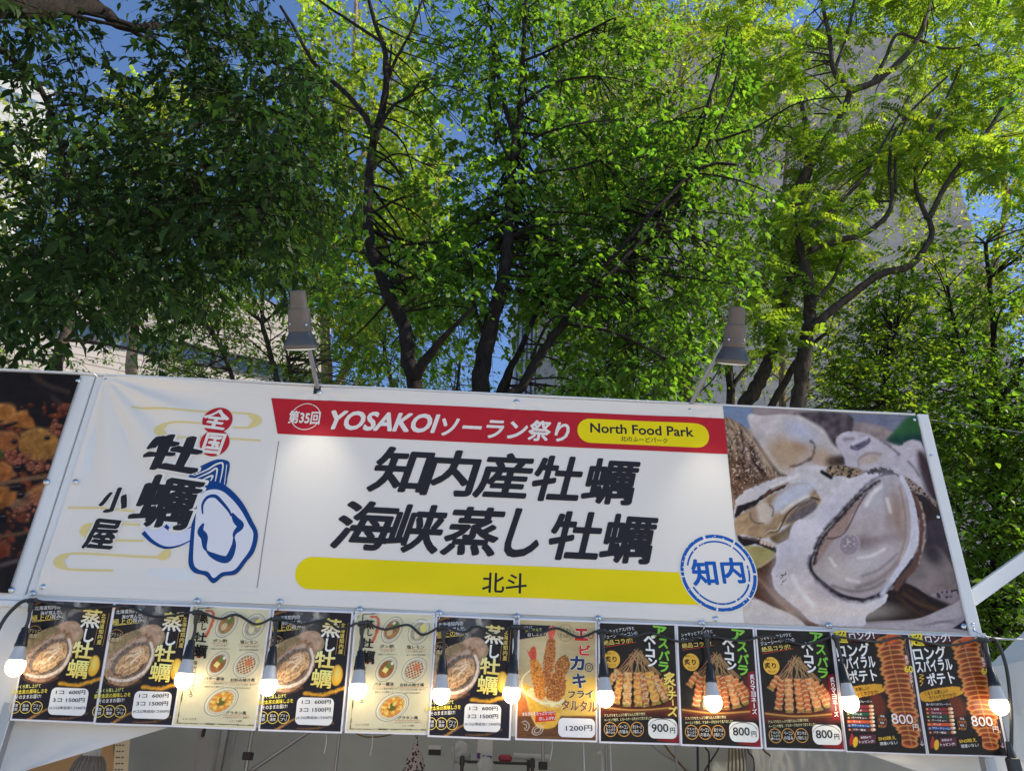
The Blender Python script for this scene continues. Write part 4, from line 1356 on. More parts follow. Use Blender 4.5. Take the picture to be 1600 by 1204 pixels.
q.line([(110, 640), (160, 880), (230, 1000)], (232, 210, 140), 6, 4, .6)
for pts, c, se in (([(310, 240), (350, 205), (388, 240), (386, 380), (370, 480), (335, 610), (290, 650), (273, 520), (280, 400)], (158, 96, 54), 3), ([(378, 475), (420, 390), (480, 360), (518, 420), (492, 520), (420, 570)], (142, 92, 48), 4),
                   ([(163, 400), (200, 378), (246, 440), (282, 560), (298, 700), (280, 752), (212, 742), (190, 640), (165, 500)], (196, 120, 46), 5), ([(318, 630), (355, 535), (430, 503), (478, 560), (472, 700), (410, 775), (308, 745)], (146, 88, 46), 6)):
    d = q.poly(pts, c, 3, rough=9, rs=.09, nz=.95, ns=.11, seed=se)
    q.speck(d, (226, 160, 84), .13, .68, se, .7)
    q.speck(d, (84, 44, 24), .12, .72, se + 20, .7)
q.poly([(323, 122), (352, 110), (362, 92), (392, 122), (372, 200), (330, 215)], (204, 92, 78), 3, nz=.4, ns=.08)
q.poly([(132, 312), (152, 330), (172, 292), (206, 284), (216, 330), (216, 385), (170, 402)], (188, 76, 54), 3, nz=.4, ns=.08)
for l in ([(85, 960), (120, 950), (150, 990), (130, 1035), (105, 1010)], [(100, 975), (125, 985), (125, 1010)]):
    q.line(l, (196, 190, 176), 5, 2, .9)
q.ring(225, 1032, 52, 38, 5, (196, 190, 176), -30, 2, .9)
q.ring(225, 1032, 32, 20, 5, (196, 190, 176), -30, 2, .9)
q.line([(70, 1085), (420, 1100)], (130, 100, 60), 3, 2)
q.grain(.1, .1)
for ch, x, y, w, h, col in (('エ', 620, 178, 122, 112, (164, 36, 40)), ('ビ', 652, 318, 104, 96, (164, 36, 40)), ('カ', 582, 432, 132, 132, (28, 44, 78)), ('キ', 600, 590, 122, 132, (28, 44, 78))):
    C.t(ch, x, y, w, h, col, 0, .045, 4, (206, 196, 170), .04, .02)
C.t('フライ', 612, 712, 226, 66, (30, 26, 26), -3, .034, 4, (206, 192, 150), .04, .02)
C.t('タルタル', 600, 815, 322, 96, (112, 62, 30), 2, .032, 4, (226, 206, 150), .04, .02)
C.ringt(480, 162, 70, (60, 54, 44), .001, ('タルタル', 'たっぷり!'), (54, 48, 40))
C.t('サクサクッと', 122, 112, 118, 26, OFFW, -6)
C.t('タルタルで', 192, 136, 150, 30, (214, 196, 90), -6)
C.t('召し上がれ', 226, 172, 180, 30, OFFW, -6)
C.sh([(205, 868), (385, 860), (385, 945), (205, 962)], (168, 44, 30), 2)
C.t('タルタルをたっぷりつけて', 236, 882, 298, 34, OFFW, -4, .018, 4)
C.t('召し上がれ!', 312, 926, 150, 32, OFFW, -4, .014, 4)
C.ringt(704, 188, 22, (164, 36, 40), .003)
C.ringt(688, 472, 34, (28, 44, 78), .003)
C.ringt(688, 472, 16, (28, 44, 78), .002)
C.price(575, 1012, 330, 172, .018, (190, 190, 200), (('1200円', 597, 1015, 236, 52, .008),))
C.finish('prawn_cup_poster')


# ---- skewer posters
def skewers(cheese):
    D = Poster(Kind(930, 965, .1703, 7), (20, 19, 19), .006)
    q = D.P
    q.put(np.clip(fbm(q.X * .006, q.Y * .006, 6) - .4, 0, 1) * .4, (70, 66, 64))
    q.poly([(0, 800), (900, 800), (900, 900), (0, 900)], (84, 30, 22), 30, False, .9)
    q.poly([(640, 500), (820, 640), (820, 900), (640, 900)], (120, 44, 36), 40, False, .5)
    rr = np.random.default_rng(5)
    for i in range(26):
        t = i / 25
        x0, x1 = 300 + 130 * rr.random(), 170 + 430 * t
        q.line([(x0, 285 + 60 * rr.random()), (x1, 500 + 30 * rr.random())], (186 - 30 * rr.random(), 146 - 30 * rr.random(), 90), 6, 2, .95)
    cols = ((196, 122, 70), (176, 100, 66), (204, 140, 76)) if cheese else ((204, 118, 60), (190, 100, 54), (214, 140, 84))
    for j, (xa, ya, xb, yb, w) in enumerate(((215, 470, 120, 600, 70), (240, 500, 180, 790, 76), (300, 490, 285, 815, 84), (385, 495, 395, 815, 84), (440, 500, 465, 820, 66), (490, 490, 560, 800, 84), (540, 520, 650, 770, 70), (590, 560, 680, 700, 60))):
        L = math.hypot(xb - xa, yb - ya)
        ux, uy = (xb - xa) / L, (yb - ya) / L
        al, ac = (q.X - xa) * ux + (q.Y - ya) * uy, -(q.X - xa) * uy + (q.Y - ya) * ux
        wloc = w / 2 * (1 + .12 * np.sin(al * .09 + j))
        m = np.clip((wloc - np.abs(ac)) / 6, 0, 1) * np.clip(al / 14, 0, 1) * np.clip((L - al) / 10, 0, 1)
        n = fbm(q.X * .05, q.Y * .05, j + 3)
        c = lin(cols[j % 3]) * (.35 + 1.2 * n)[:, None] * (1.1 - .5 * np.clip(np.abs(ac) / wloc, 0, 1) ** 2)[:, None]
        q.put(m, np.clip(c, 0, 1))
        wr = np.abs(((al + np.abs(ac) * .35 * (1 if j % 2 else -1) + 10 * n) / 44) % 1 - .5)
        q.put(m * np.clip((.16 - wr) * 12, 0, 1) * .85, (222, 190, 140) if not cheese else (218, 186, 120))
        if cheese: q.put(m * (fbm(q.X * .06, q.Y * .06, j + 40) > .56) * .75, (222, 178, 70) if j % 2 else (208, 190, 150))
        q.put(m * np.clip((al - L + 40) / 20, 0, 1) * (n > .5) * .8, (96, 120, 44))
        q.put(np.clip(1 - np.abs(np.abs(ac) - wloc) / 7, 0, 1) * (al > 10) * (al < L) * .45, (40, 22, 16))
    q.line([(60, 815), (290, 842), (480, 842), (690, 826)], (196, 142, 72), 15, 3, .95)
    q.line([(60, 836), (290, 862), (480, 862), (690, 846)], (110, 66, 34), 10, 4, .9)
    q.poly([(560, 1125), (690, 1010), (800, 960), (820, 1160)], (140, 26, 32), 5, False)
    if cheese:
        pass
    else:
        q.poly([(668, 470), (728, 458), (752, 880), (682, 880)], (132, 28, 38), 3, False)
    q.grain(.12, .12)
    D.t('シャキッとアスパラと', 212, 112, 292, 34, OFFW, -9)
    D.t('ジューシーベーコンの', 226, 156, 322, 36, OFFW, -8)
    D.t('絶品コラボ!', 206, 216, 270, 48, GOLD, -7, .012)
    D.st([(75, 268), (370, 222)], .0022, (150, 40, 34), 2, 0)
    u, v = D.k.loc(150, 378)
    W, H = D.k.wh(150, 378, 150, 150)
    D.T.disc(u, v, W / 2, W / 2, (196, 148, 52), 2)
    D.t('香ばしく', 136, 322, 84, 22, (70, 50, 24), 0, .01, 3)
    D.t('炙り', 140, 376, 108, 56, (40, 28, 18), 0, .03, 3)
    D.t('仕上げ', 152, 430, 70, 22, (90, 66, 30), 0, .01, 3)
    GRN = (104, 164, 56)
    for ch, x, y, w, h in (('ア', 590, 128, 126, 104), ('ス', 622, 236, 88, 92), ('パ', 630, 345, 102, 92), ('ラ', 624, 452, 92, 96)):
        D.t(ch, x, y, w, h, GRN, 4, .036, 4, (16, 20, 14), .03, .015)
    for ch, x, y, w, h in (('ベ', 498, 198, 110, 84), ('コ', 502, 325, 86, 78), ('ン', 522, 408, 84, 84)):
        D.t(ch, x, y, w, h, OFFW, 2, .05, 4, (16, 14, 14), .03, .015)
    D.t('ー', 496, 256, 54, 16, OFFW, 86, .05, 4)
    if cheese:
        for ch, x, y, w, h, an in (('炙', 680, 560, 116, 126, 3), ('り', 688, 650, 50, 66, 3), ('チ', 702, 715, 88, 84, 3), ('ー', 708, 778, 50, 14, 88), ('ズ', 706, 858, 94, 96, 3)):
            D.t(ch, x, y, w, h, GOLD, an, .036, 4, (24, 16, 10), .03, .012)
    else:
        D.vt('炙りマヨネーズ', 712, 668, 44, 370, OFFW, .03, 4)
    D.t('アスパラをたっぷり練り込んだ練り物を', 266, 886, 378, 28, (206, 190, 140), -4, .005)
    D.t('ベーコンで巻き、' + ('とろ〜りチーズ' if cheese else 'マヨネーズ') + 'をかけて炙りました!', 296, 926, 440, 28, (206, 190, 140), -4, .005)
    for x, l in ((134, ('アスパラ', 'たっぷり', '練り込み')), (256, ('ベーコン', 'の旨み')), (380, ('炙りチーズ' if cheese else '炙りマヨ', 'の香ばしさ!'))):
        D.ringt(x, 1020, 58, (176, 128, 62), .0024, l)
    D.price(614, 1016, 268, 184, .022, (198, 202, 186), (('900' if cheese else '800', 588, 1010, 154, 76, .014), ('円', 704, 1034, 46, 52, .014)), True)
    return D.finish('cheese_skewer_poster' if cheese else 'mayonnaise_skewer_poster', 1.0)


D, E_ = skewers(True), skewers(False)

# ---- spiral potato poster
F = Poster(Kind(1410, 980, .1745, 11), (22, 18, 20), .0035)
q = F.P
q.poly([(150, 40), (480, 50), (480, 130), (190, 160)], (84, 32, 38), 10, False, .8)
q.poly([(620, 380), (860, 420), (900, 700), (760, 700)], (60, 26, 34), 40, True, .7)
for k in range(23):
    t = k / 22
    y = 130 + 930 * t
    cx, rx = 560 + 232 * t + 14 * math.sin(k * 1.7), 116 - 26 * abs(t - .4) - 30 * (t > .85) * (t - .85) / .15
    top = t < .05
    q.ell(cx, y + 10, rx, 38, (66, 26, 16), .25, -10 + 16 * t)
    q.ell(cx, y, rx, 34, (186 - 26 * (k % 2), 104 - 14 * (k % 3), 46), .12, -10 + 16 * t)
    q.ell(cx + 4, y - 7, rx * .82, 21, (118, 50 + 8 * (k % 2), 26), .25, -10 + 16 * t)
    q.ring(cx, y, rx, 34, 6, (220, 152, 84), -10 + 16 * t, 3, .75)
q.line([(545, 100), (590, 300), (680, 600), (760, 900), (810, 1080)], (222, 160, 90), 10, 4, .35)
q.poly([(520, 110), (560, 75), (620, 80), (640, 140), (560, 170)], (204, 92, 52), 6, rough=12, rs=.06, nz=.5, ns=.05)
q.ell(480, 165, 40, 40, (206, 132, 66), .3)
q.ell(486, 162, 20, 18, (120, 54, 28), .5)
q.poly([(420, 620), (520, 640), (560, 780), (450, 800)], (120, 50, 28), 30, alpha=.6)
q.poly([(150, 605), (190, 570), (330, 540), (500, 528), (520, 560), (540, 590), (400, 635), (200, 662)], (202, 148, 44), 3, rough=6, rs=.06)
q.line([(690, 130), (770, 480), (890, 1055)], (150, 112, 116), 3, 1.5, .9)
q.line([(704, 128), (784, 478), (904, 1053)], (150, 112, 116), 3, 1.5, .9)
q.speck(q.sd([(720, 600), (900, 600), (960, 1080), (800, 1080)]), (150, 110, 60), .12, .88, 6, .8)
q.ell(268, 1030, 18, 52, (150, 40, 44), .12, 6)
q.ell(304, 1048, 22, 46, (220, 172, 40), .12, 4)
q.line([(268, 975), (266, 990)], (170, 60, 60), 8)
q.grain(.14, .12)
F.t('超', 124, 106, 122, 118, (230, 176, 52), -2, .026, 4)
F.t('ロング!', 310, 98, 224, 76, OFFW, -6, .026, 4)
F.t('ロング', 240, 228, 300, 122, OFFW, -5, .026, 4)
F.t('スパイラル', 278, 338, 330, 108, OFFW, -6, .028, 4)
F.t('ポテト', 338, 455, 252, 112, OFFW, -7, .026, 4)
F.t('くるくる楽しい!', 298, 578, 214, 36, (40, 26, 16), -8, .008, 3)
F.t('カリッとホクホク!', 358, 614, 252, 36, (40, 26, 16), -8, .008, 3)
F.st([(150, 420), (185, 425), (150, 450), (188, 455), (152, 480), (180, 488), (158, 520)], .0022, (200, 150, 50))
F.t('選べる7つのフレーバー!', 320, 686, 222, 22, OFFW, -2)
for y, st_, col in ((728, 'しお味', (104, 34, 40)), (762, 'コンソメ', (96, 36, 42)), (796, 'のりしお', (22, 62, 46)), (830, 'バーベキュー', (54, 36, 36)), (865, 'チーズ', (160, 66, 40)), (900, 'サワークリーム', (28, 66, 116)), (937, 'バター醤油', (66, 34, 34))):
    k = (y - 728) * .22
    F.sh([(200 + k * .6, y - 14), (440 + k * .6, y - 10), (444 + k * .6, y + 18), (204 + k * .6, y + 14)], col, 2)
    F.t(st_, 268 + k * .6 + 7 * len(st_), y, 22 * len(st_), 18, OFFW, 1, .012, 3)
    F.t('■', 218 + k * .6, y, 14, 14, (186, 130, 70), 0, 0, 3)
    u, v = F.k.loc(424 + k * .6, y)
    F.T.disc(u, v, .0085, .0055, (186, 126, 86), 3, 14)
    F.T.disc(u + .005, v - .001, .0055, .0042, (206, 186, 160), 4, 12)
u, v = F.k.loc(530, 862)
F.T.disc(u, v, .017, .022, (62, 32, 34), 3)
F.T.ring(u, v, .0165, .0215, .0008, (140, 90, 70), 4)
for st_, y, col in (('外は', 815, OFFW), ('カリッ!', 845, (206, 130, 50)), ('中は', 875, OFFW), ('ホクッ!', 905, (206, 130, 50))):
    F.t(st_, 530, y, 17 * len(st_), 22, col, -3, .014, 5)
F.t('8', 640, 838, 58, 92, (204, 200, 218), -3, -.002, 6)
F.t('0', 706, 842, 58, 84, (204, 200, 218), -3, -.002, 6)
F.t('0', 772, 842, 58, 84, (204, 200, 218), -3, -.002, 6)
F.t('円', 830, 915, 50, 54, (204, 200, 218), 0, .002, 6)
F.vt('長さ', 722, 312, 28, 80, (196, 180, 180), .016, 4)
F.t('60', 742, 394, 78, 58, (224, 170, 52), 0, .035, 5)
F.vt('センチ!', 772, 490, 26, 150, (196, 180, 180), .016, 4)
F.t('↑', 692, 125, 34, 40, (176, 150, 150), 0, .02, 5)
F.t('↓', 893, 1060, 40, 44, (176, 150, 150), 0, .02, 5)
F.sh([(330, 985), (480, 980), (485, 1060), (335, 1068)], (70, 26, 42), 2)
F.t('お好みで', 394, 1005, 94, 22, OFFW, -4, .012, 3)
F.t('トッピング!', 402, 1044, 134, 26, OFFW, -4, .016, 3)
F.sh([(492, 985), (708, 970), (716, 1075), (500, 1088)], (12, 11, 12), 2)
F.t('SNS映え', 582, 1012, 158, 36, (214, 160, 50), -6, .010, 3)
F.t('間違いなし!', 600, 1056, 156, 30, OFFW, -6, .006, 3)
F.finish('spiral_potato_poster', 1.05)

M_PAPER = mat_plain('white_paper', (0.78, 0.78, 0.79), 0.5, noise=0.03)
ORDER = [(A, 'dark blue steamed oyster poster with price card, first at the left end of the row'),
         (A, 'dark blue steamed oyster poster beside the first cream sauce poster, second from left'),
         (B, 'cream poster of five dressed oysters between two oyster posters, third from left'),
         (A, 'dark blue steamed oyster poster hanging between the two cream sauce posters'),
         (B, 'cream poster of five dressed oysters, nearer the middle of the row, fifth from left'),
         (A, 'dark blue steamed oyster poster right beside the fried prawn cup poster'),
         (C, 'brown poster of fried prawns and oysters in a cup priced 1200 yen'),
         (D, 'black poster of bacon asparagus skewers with gold cheese lettering priced 900 yen'),
         (E_, 'black bacon skewer poster priced 800 yen beside the 900 yen cheese one'),
         (E_, 'black bacon skewer poster priced 800 yen beside the spiral potato posters'),
         (F, 'black spiral potato poster, the inner of two, beside the bacon skewers'),
         (F, 'black spiral potato poster at the right end of the row')]
NAMES = {id(A): 'oyster_poster', id(B): 'sauce_poster', id(C): 'prawn_cup_poster', id(D): 'cheese_skewer_poster', id(E_): 'mayonnaise_skewer_poster', id(F): 'spiral_potato_poster'}
pb = MB()
x0, x1, h0, h1 = 0, PW, 0, PH
vs = [(u, -h, -v) for u in (x0, x1) for v in (h0, h1) for h in (-.0008, .0008)]
pb.add(vs, [(0, 1, 3, 2), (4, 6, 7, 5), (0, 4, 5, 1), (2, 3, 7, 6), (0, 2, 6, 4), (1, 5, 7, 3)])
paper_me = None
for i, (k, lab) in enumerate(ORDER):
    o = empty(NAMES[id(k)], tuple(PO + EX * PA[i] + np.array([0, 0, random.uniform(-.002, .002)])), lab, 'poster', 'menu posters hanging under the banner')
    o.rotation_euler = (lean(i)[0] + random.uniform(-.012, .012), random.uniform(-.010, .010), random.uniform(-.012, .012))
    if paper_me is None:
        po = pb.build('paper', M_PAPER, o, True); paper_me = po.data
    else:
        link('paper', paper_me, o, local=True)
    link('printed_picture', k.me_pic, o, local=True)
    link('lettering', k.me_txt, o, local=True)
    if k.me_card: link('price_card', k.me_card, o, local=True)


# ================================================================== the stall tent behind the posters
M_TARP_W = mat_fabric('off_white_tarpaulin', (0.62, 0.62, 0.60), 0.1)
TENT = empty('stall_tent', (0, 1.4, 0), 'white market stall tent behind the menu posters with grey tarpaulin back wall', 'tent')


def cloth(name, P, nu, nv, parent, mat, amp=.01, fx=6, seed=1, thick=.0015):
    """A hung cloth: P(s, t) gives the flat sheet, waves push it along its normal."""
    s_, t_ = np.meshgrid(np.linspace(0, 1, nu), np.linspace(0, 1, nv))
    s_, t_ = s_.ravel(), t_.ravel()
    pos = np.array([P(a, b) for a, b in zip(s_, t_)])
    d1 = pos[nu - 1] - pos[0]; d2 = pos[-nu] - pos[0]
    n = np.cross(d1, d2); n /= np.linalg.norm(n)
    w = amp * (np.sin(s_ * fx * 6.28 + 3 * vnoise(s_ * 4, t_ * 3, seed)) * (.3 + .7 * t_) + 1.6 * (fbm(s_ * 5, t_ * 4, seed + 2) - .5))
    pos = pos + w[:, None] * n
    i = np.arange(nu - 1)[None, :] + nu * np.arange(nv - 1)[:, None]
    qd = np.stack([i, i + 1, i + nu + 1, i + nu], -1).reshape(-1, 4)
    me = raw_mesh(name, pos, qd, smooth=True)
    return link(name, me, parent, mat)


def quadP(p00, p10, p01, p11):
    a, b, c, d = map(np.asarray, (p00, p10, p01, p11))
    return lambda s, t: a * (1 - s) * (1 - t) + b * s * (1 - t) + c * (1 - s) * t + d * s * t


# valance strip the posters hang on
yo = lambda z, t=.088: -.016 + .020 + (2.134 - z) * t / .40
cloth('valance', quadP((-2.7, yo(2.15), 2.15), (1.83, yo(2.15), 2.15), (-2.7, yo(1.735, .10), 1.735), (1.83, yo(1.735, .034), 1.735)), 60, 10, TENT, M_SHEET, .003, 5, 3)
# drawn-aside flaps under the posters
fl = lambda px, py, Y: at(px, py, Y)
cloth('flap', quadP(fl(-60, 1118, .17), fl(262, 1136, .15), fl(-60, 1250, .22), fl(30, 1206, .18)), 24, 10, TENT, M_SHEET, .006, 3, 5)
cloth('flap', quadP(fl(1322, 1166, .15), fl(1585, 1176, .15), fl(1437, 1206, .18), fl(1640, 1240, .20)), 24, 10, TENT, M_SHEET, .008, 2, 6)
# roof, walls
roof = MB()
rz0, rz1 = 2.10, 2.75
pk = (-.9, 1.45, rz1)
cs = [(-3.62, .05, rz0), (1.82, .05, rz0), (1.82, 2.85, rz0), (-3.62, 2.85, rz0)]
b = MB()
for i in range(4):
    p0, p1 = np.array(cs[i]), np.array(cs[(i + 1) % 4])
    n = 8
    vs = []
    for j in range(n + 1):
        for k in range(n + 1):
            e = p0 + (p1 - p0) * k / n
            v = e + (np.array(pk) - e) * j / n
            v[2] -= .05 * math.sin(math.pi * j / n) * math.sin(math.pi * k / n)
            vs.append(v)
    b.add(vs, [(j * (n + 1) + k, j * (n + 1) + k + 1, (j + 1) * (n + 1) + k + 1, (j + 1) * (n + 1) + k) for j in range(n) for k in range(n)], 0, True)
b.build('roof', M_SHEET, TENT)
cloth('back_wall', quadP((-3.6, 2.80, 2.12), (1.82, 2.80, 2.12), (-3.6, 2.80, 0.02), (1.82, 2.80, 0.02)), 110, 50, TENT, M_TARP, .055, 5, 9)
cloth('side_wall', quadP((-3.58, .2, 2.10), (-3.58, 2.8, 2.10), (-3.58, .2, 0.02), (-3.58, 2.8, 0.02)), 40, 20, TENT, M_TARP_W, .02, 4, 10)
cloth('side_wall', quadP((1.80, 2.8, 2.10), (1.80, .2, 2.10), (1.80, 2.8, 0.02), (1.80, .2, 0.02)), 40, 20, TENT, M_TARP_W, .02, 4, 11)
for x, y in ((-1.78, .10), (1.78, .10), (1.78, 2.76), (-1.78, 2.76)):
    b = MB(); b.bbox(x - .02, x + .02, y - .02, y + .02, 0, rz0, .003); b.build('post', M_STEEL, TENT)
for a_, c_ in (((-1.78, .1), (1.78, .1)), ((-1.78, 2.72), (1.78, 2.72)), ((-1.78, .1), (-1.78, 2.72)), ((1.78, .1), (1.78, 2.72))):
    b = MB(); b.bar((a_[0], a_[1], rz0 - .03), (c_[0], c_[1], rz0 - .03), .03, .03); b.build('roof_rail', M_STEEL, TENT)
# counter in front of the stall, below the frame
b = MB(); b.bbox(-1.75, 1.75, .30, .85, .82, .86, .004)
for x in (-1.7, 1.7):
    for y in (.35, .8): b.box(x - .02, x + .02, y - .02, y + .02, 0, .82)
CT = b.build('serving_counter', M_TARP_W); tag(CT, 'plain serving counter standing under the row of menu posters', 'counter')

# ------------------------------------------------------------------ things inside the stall
POLE_G = 'thin steel poles against the tarpaulin'
for i, (px, Y, r, lab) in enumerate(((398, 2.45, .013, 'grey steel pole below the second oyster poster with a clamp'), (372, 2.6, .008, 'thin brown pole left of the clamped steel pole'),
                      (534, 2.45, .010, 'thin steel pole below the gap between fourth and fifth posters'), (849, 2.3, .012, 'steel pole below the prawn cup poster'),
                      (946, 2.4, .011, 'steel pole below the 900 yen skewer poster'), (1053, 2.55, .008, 'slim pole right of the bent white pipe'), (712, 2.2, .007, 'slim pole beside the hanging spotted apron'), (1290, 2.5, .012, 'pale pole right of the sagging yellow cable'))):
    top = at(px, 1120, Y)
    o = empty('steel_pole', (top[0], top[1], 0), lab, 'pole', POLE_G)
    b = MB(); b.tube([(top[0], top[1], 0), (top[0], top[1], 2.08)], r, 10); b.build('shaft', M_STEEL, o)
    if i in (0, 3):
        b = MB(); b.bbox(top[0] - r * 2.2, top[0] + r * 2.2, top[1] - r * 2.6, top[1] + r * 2, 1.655, 1.70, .004); b.build('clamp', M_RUBBER, o)
a_, c_ = at(400, 1198, 2.5), at(486, 1140, 2.5)
d_ = c_ - a_
b = MB(); b.tube([a_ - d_ * .5, c_ + d_ * .6], .013, 10)
tag(b.build('brace_pole', M_STEEL), 'slanted dark brace pole leaning behind the fourth poster', 'pole')

M_WOOD = mat_plain('orange_lit_cardboard', (0.42, 0.25, 0.11), 0.7, noise=0.15, scale=5)  # orange glow of the heat lamp is put into this board colour
nb = empty('notice_board', at(110, 1175, 1.75), 'brown notice board with price slips behind the heat lamp at lower left', 'notice board')
q0, q1, q2, q3 = at(-60, 1125, 1.75), at(176, 1125, 1.75), at(-60, 1330, 1.75), at(182, 1330, 1.75)
b = MB(); b.add([q0, q1, q3, q2], [(0, 1, 2, 3)]); b.add([q0 + [0, .02, 0], q1 + [0, .02, 0], q3 + [0, .02, 0], q2 + [0, .02, 0]], [(3, 2, 1, 0)])
b.build('board', M_WOOD, nb)
M_NOTE = mat_plain('cream_note_paper', (0.62, 0.52, 0.34), 0.6, noise=0.05)
q0, q1, q2, q3 = at(182, 1126, 1.74), at(205, 1126, 1.74), at(168, 1330, 1.74), at(191, 1330, 1.74)
b = MB(); b.add([q0, q1, q3, q2], [(0, 1, 2, 3)]); b.build('price_slip', M_NOTE, nb)
M_INK = mat_plain('dark_marker', (0.05, 0.045, 0.04), 0.6)
b = MB()
for k in range(8):
    y = 1134 + k * 9.5
    x = 184 - (y - 1126) * .07
    for j in range(3):
        a_ = at(x + j * 4.6 + random.uniform(0, 1.5), y, 1.735)
        b.add([a_, a_ + [.009, 0, 0], a_ + [.009, 0, -.006], a_ + [0, 0, -.006]], [(0, 1, 2, 3)])
b.build('slip_writing', M_INK, nb)

# heat lamp
hp = at(151, 1150, .95)
HL = empty('heat_lamp', hp, 'hanging ribbed grey heat lamp glowing orange at the lower left', 'lamp')
b = MB(); b.lathe(hp, (0, 0, -1), [(-.35, .006), (-.02, .006), (0, .020), (.006, .024), (.028, .026), (.034, .033), (.075, .036), (.080, .040)], 20); b.build('socket', M_PLASTIC_GREY, HL)
b = MB()
prof = [(.080, .040), (.10, .058), (.14, .072), (.17, .074)]
b.lathe(hp, (0, 0, -1), prof, 24)
for k in range(24):
    a = 2 * math.pi * k / 24
    dr = np.array([math.cos(a), math.sin(a), 0])
    for (h0, r0), (h1, r1) in zip(prof[:-1], prof[1:]):
        b.bar(hp + dr * (r0 + .002) - [0, 0, h0], hp + dr * (r1 + .002) - [0, 0, h1], .004, .008, up=dr)
b.build('ribbed_shell', mat_plain('grey_heat_sink', (0.24, 0.22, 0.21), .5), HL)
b = MB(); b.lathe(hp, (0, 0, -1), [(.168, .070), (.20, .064), (.215, .03), (.217, 0)], 24); b.build('glass', M_GLOW_HEAT, HL)

# grey folded sleeve and hanging apron
M_SLEEVE = mat_fabric('grey_vinyl_bag', (0.36, 0.36, 0.36), .05)
gp = at(318, 1165, 2.2)
GB = empty('vinyl_bag', gp, 'grey pointed vinyl sheet hanging below the first cream poster', 'sheet')
b = MB(); b.add([at(308, 1138, 2.2), at(314, 1138, 2.2), at(334, 1182, 2.2), at(306, 1240, 2.2), at(300, 1240, 2.2)], [(0, 1, 2, 3, 4)])
b.add([at(308, 1138, 2.21), at(314, 1138, 2.22), at(334, 1182, 2.26), at(306, 1240, 2.24), at(300, 1240, 2.21)], [(4, 3, 2, 1, 0)])
b.build('folded_sheet', M_SLEEVE, GB)
b = MB(); b.bbox(gp[0] - .025, gp[0] - .008, 2.19, 2.215, gp[2] - .02 + .07, gp[2] + .11, .003); b.build('clip', M_RUBBER, GB)

m_leo, nt, bs = new_mat('spotted_cloth')
vt_ = nt.nodes.new('ShaderNodeTexVoronoi'); vt_.inputs['Scale'].default_value = 62
tc_ = nt.nodes.new('ShaderNodeTexCoord'); nt.links.new(tc_.outputs['Object'], vt_.inputs['Vector'])
rp = nt.nodes.new('ShaderNodeValToRGB')
rp.color_ramp.elements[0].color = (.025, .02, .022, 1); rp.color_ramp.elements[1].color = (.46, .38, .36, 1)
rp.color_ramp.elements[0].position = .38; rp.color_ramp.elements[1].position = .46
nt.links.new(vt_.outputs['Distance'], rp.inputs[0]); nt.links.new(rp.outputs[0], bs.inputs['Base Color']); bs.inputs['Roughness'].default_value = .8
ap = at(651, 1150, 1.7)
AP = empty('apron', ap, 'black and pink spotted apron hanging on a hook below the fifth poster', 'apron')
b = MB()
pr = [(0, .004), (.03, .010), (.06, .018), (.09, .034), (.14, .050), (.22, .062), (.34, .07)]
vs, n = [], 20
for h, r in pr:
    for j in range(n):
        a = 2 * math.pi * j / n
        rr = r * (1 + .22 * math.sin(5 * a + h * 20))
        vs.append(ap + [rr * math.cos(a), rr * .6 * math.sin(a), -h])
b.add(vs, [(i * n + j, i * n + (j + 1) % n, (i + 1) * n + (j + 1) % n, (i + 1) * n + j) for i in range(len(pr) - 1) for j in range(n)], 0, True)
b.build('cloth', m_leo, AP)
b = MB(); b.tube(catmull([ap + [-.004, 0, 0], ap + [-.008, 0, .03], ap + [0, 0, .045], ap + [.008, 0, .03], ap + [.004, 0, 0]], 4), .0022, 6); b.build('strap', M_RUBBER, AP)

# wire shelf with packets
M_DARKMETAL = mat_plain('dark_wire_shelf', (.07, .065, .06), .45, metal=.6)
sp = at(780, 1190, 2.2)
sl, sr = at(722, 1188, 2.2), at(832, 1188, 2.2)
SH = empty('wire_shelf', (sp[0], sp[1], 0), 'dark wire shelf with packets below the oyster and prawn posters', 'shelf')
zt = sl[2]
b = MB()
for k in range(9): b.tube([(sl[0], 2.2 + .045 * k, zt), (sr[0], 2.2 + .045 * k, zt)], .003, 6)
for k in range(2):
    b.tube([(sl[0], 2.2 + .36 * k, zt), (sr[0], 2.2 + .36 * k, zt)], .006, 6)
    b.tube([(sl[0] if k == 0 else sr[0], 2.2, zt), (sl[0] if k == 0 else sr[0], 2.56, zt)], .006, 6)
b.build('shelf_deck', M_DARKMETAL, SH)
for x in (sl[0], sr[0]):
    for y in (2.2, 2.56):
        b = MB(); b.tube([(x, y, 0), (x, y, zt + .03)], .010, 8); b.build('leg', M_DARKMETAL, SH)
        if y == 2.2:
            b = MB(); b.lathe((x, y, zt - .025), (0, 0, 1), [(0, .016), (.05, .015)], 10); b.build('collar', M_DARKMETAL, SH)
M_PURP = mat_plain('purple_print', (.12, .05, .26), .4); M_BOXW = mat_plain('white_carton', (.62, .61, .58), .5, noise=.06)
M_REDP = mat_plain('red_packet_foil', (.36, .03, .06), .3, noise=.2); M_FILM = mat_plain('clear_film_bag', (.52, .52, .50), .22, noise=.25, scale=14, bump=.5, bscale=30)
M_BLUEP = mat_plain('pale_blue_print', (.28, .36, .55), .5)
bx = at(757, 1186, 2.3)
PK = empty('packet_carton', bx, 'white carton with purple band standing on the wire shelf', 'carton')
b = MB(); b.bbox(bx[0] - .048, bx[0] + .048, 2.29, 2.36, zt + .004, zt + .125, .003); b.build('carton', M_BOXW, PK)
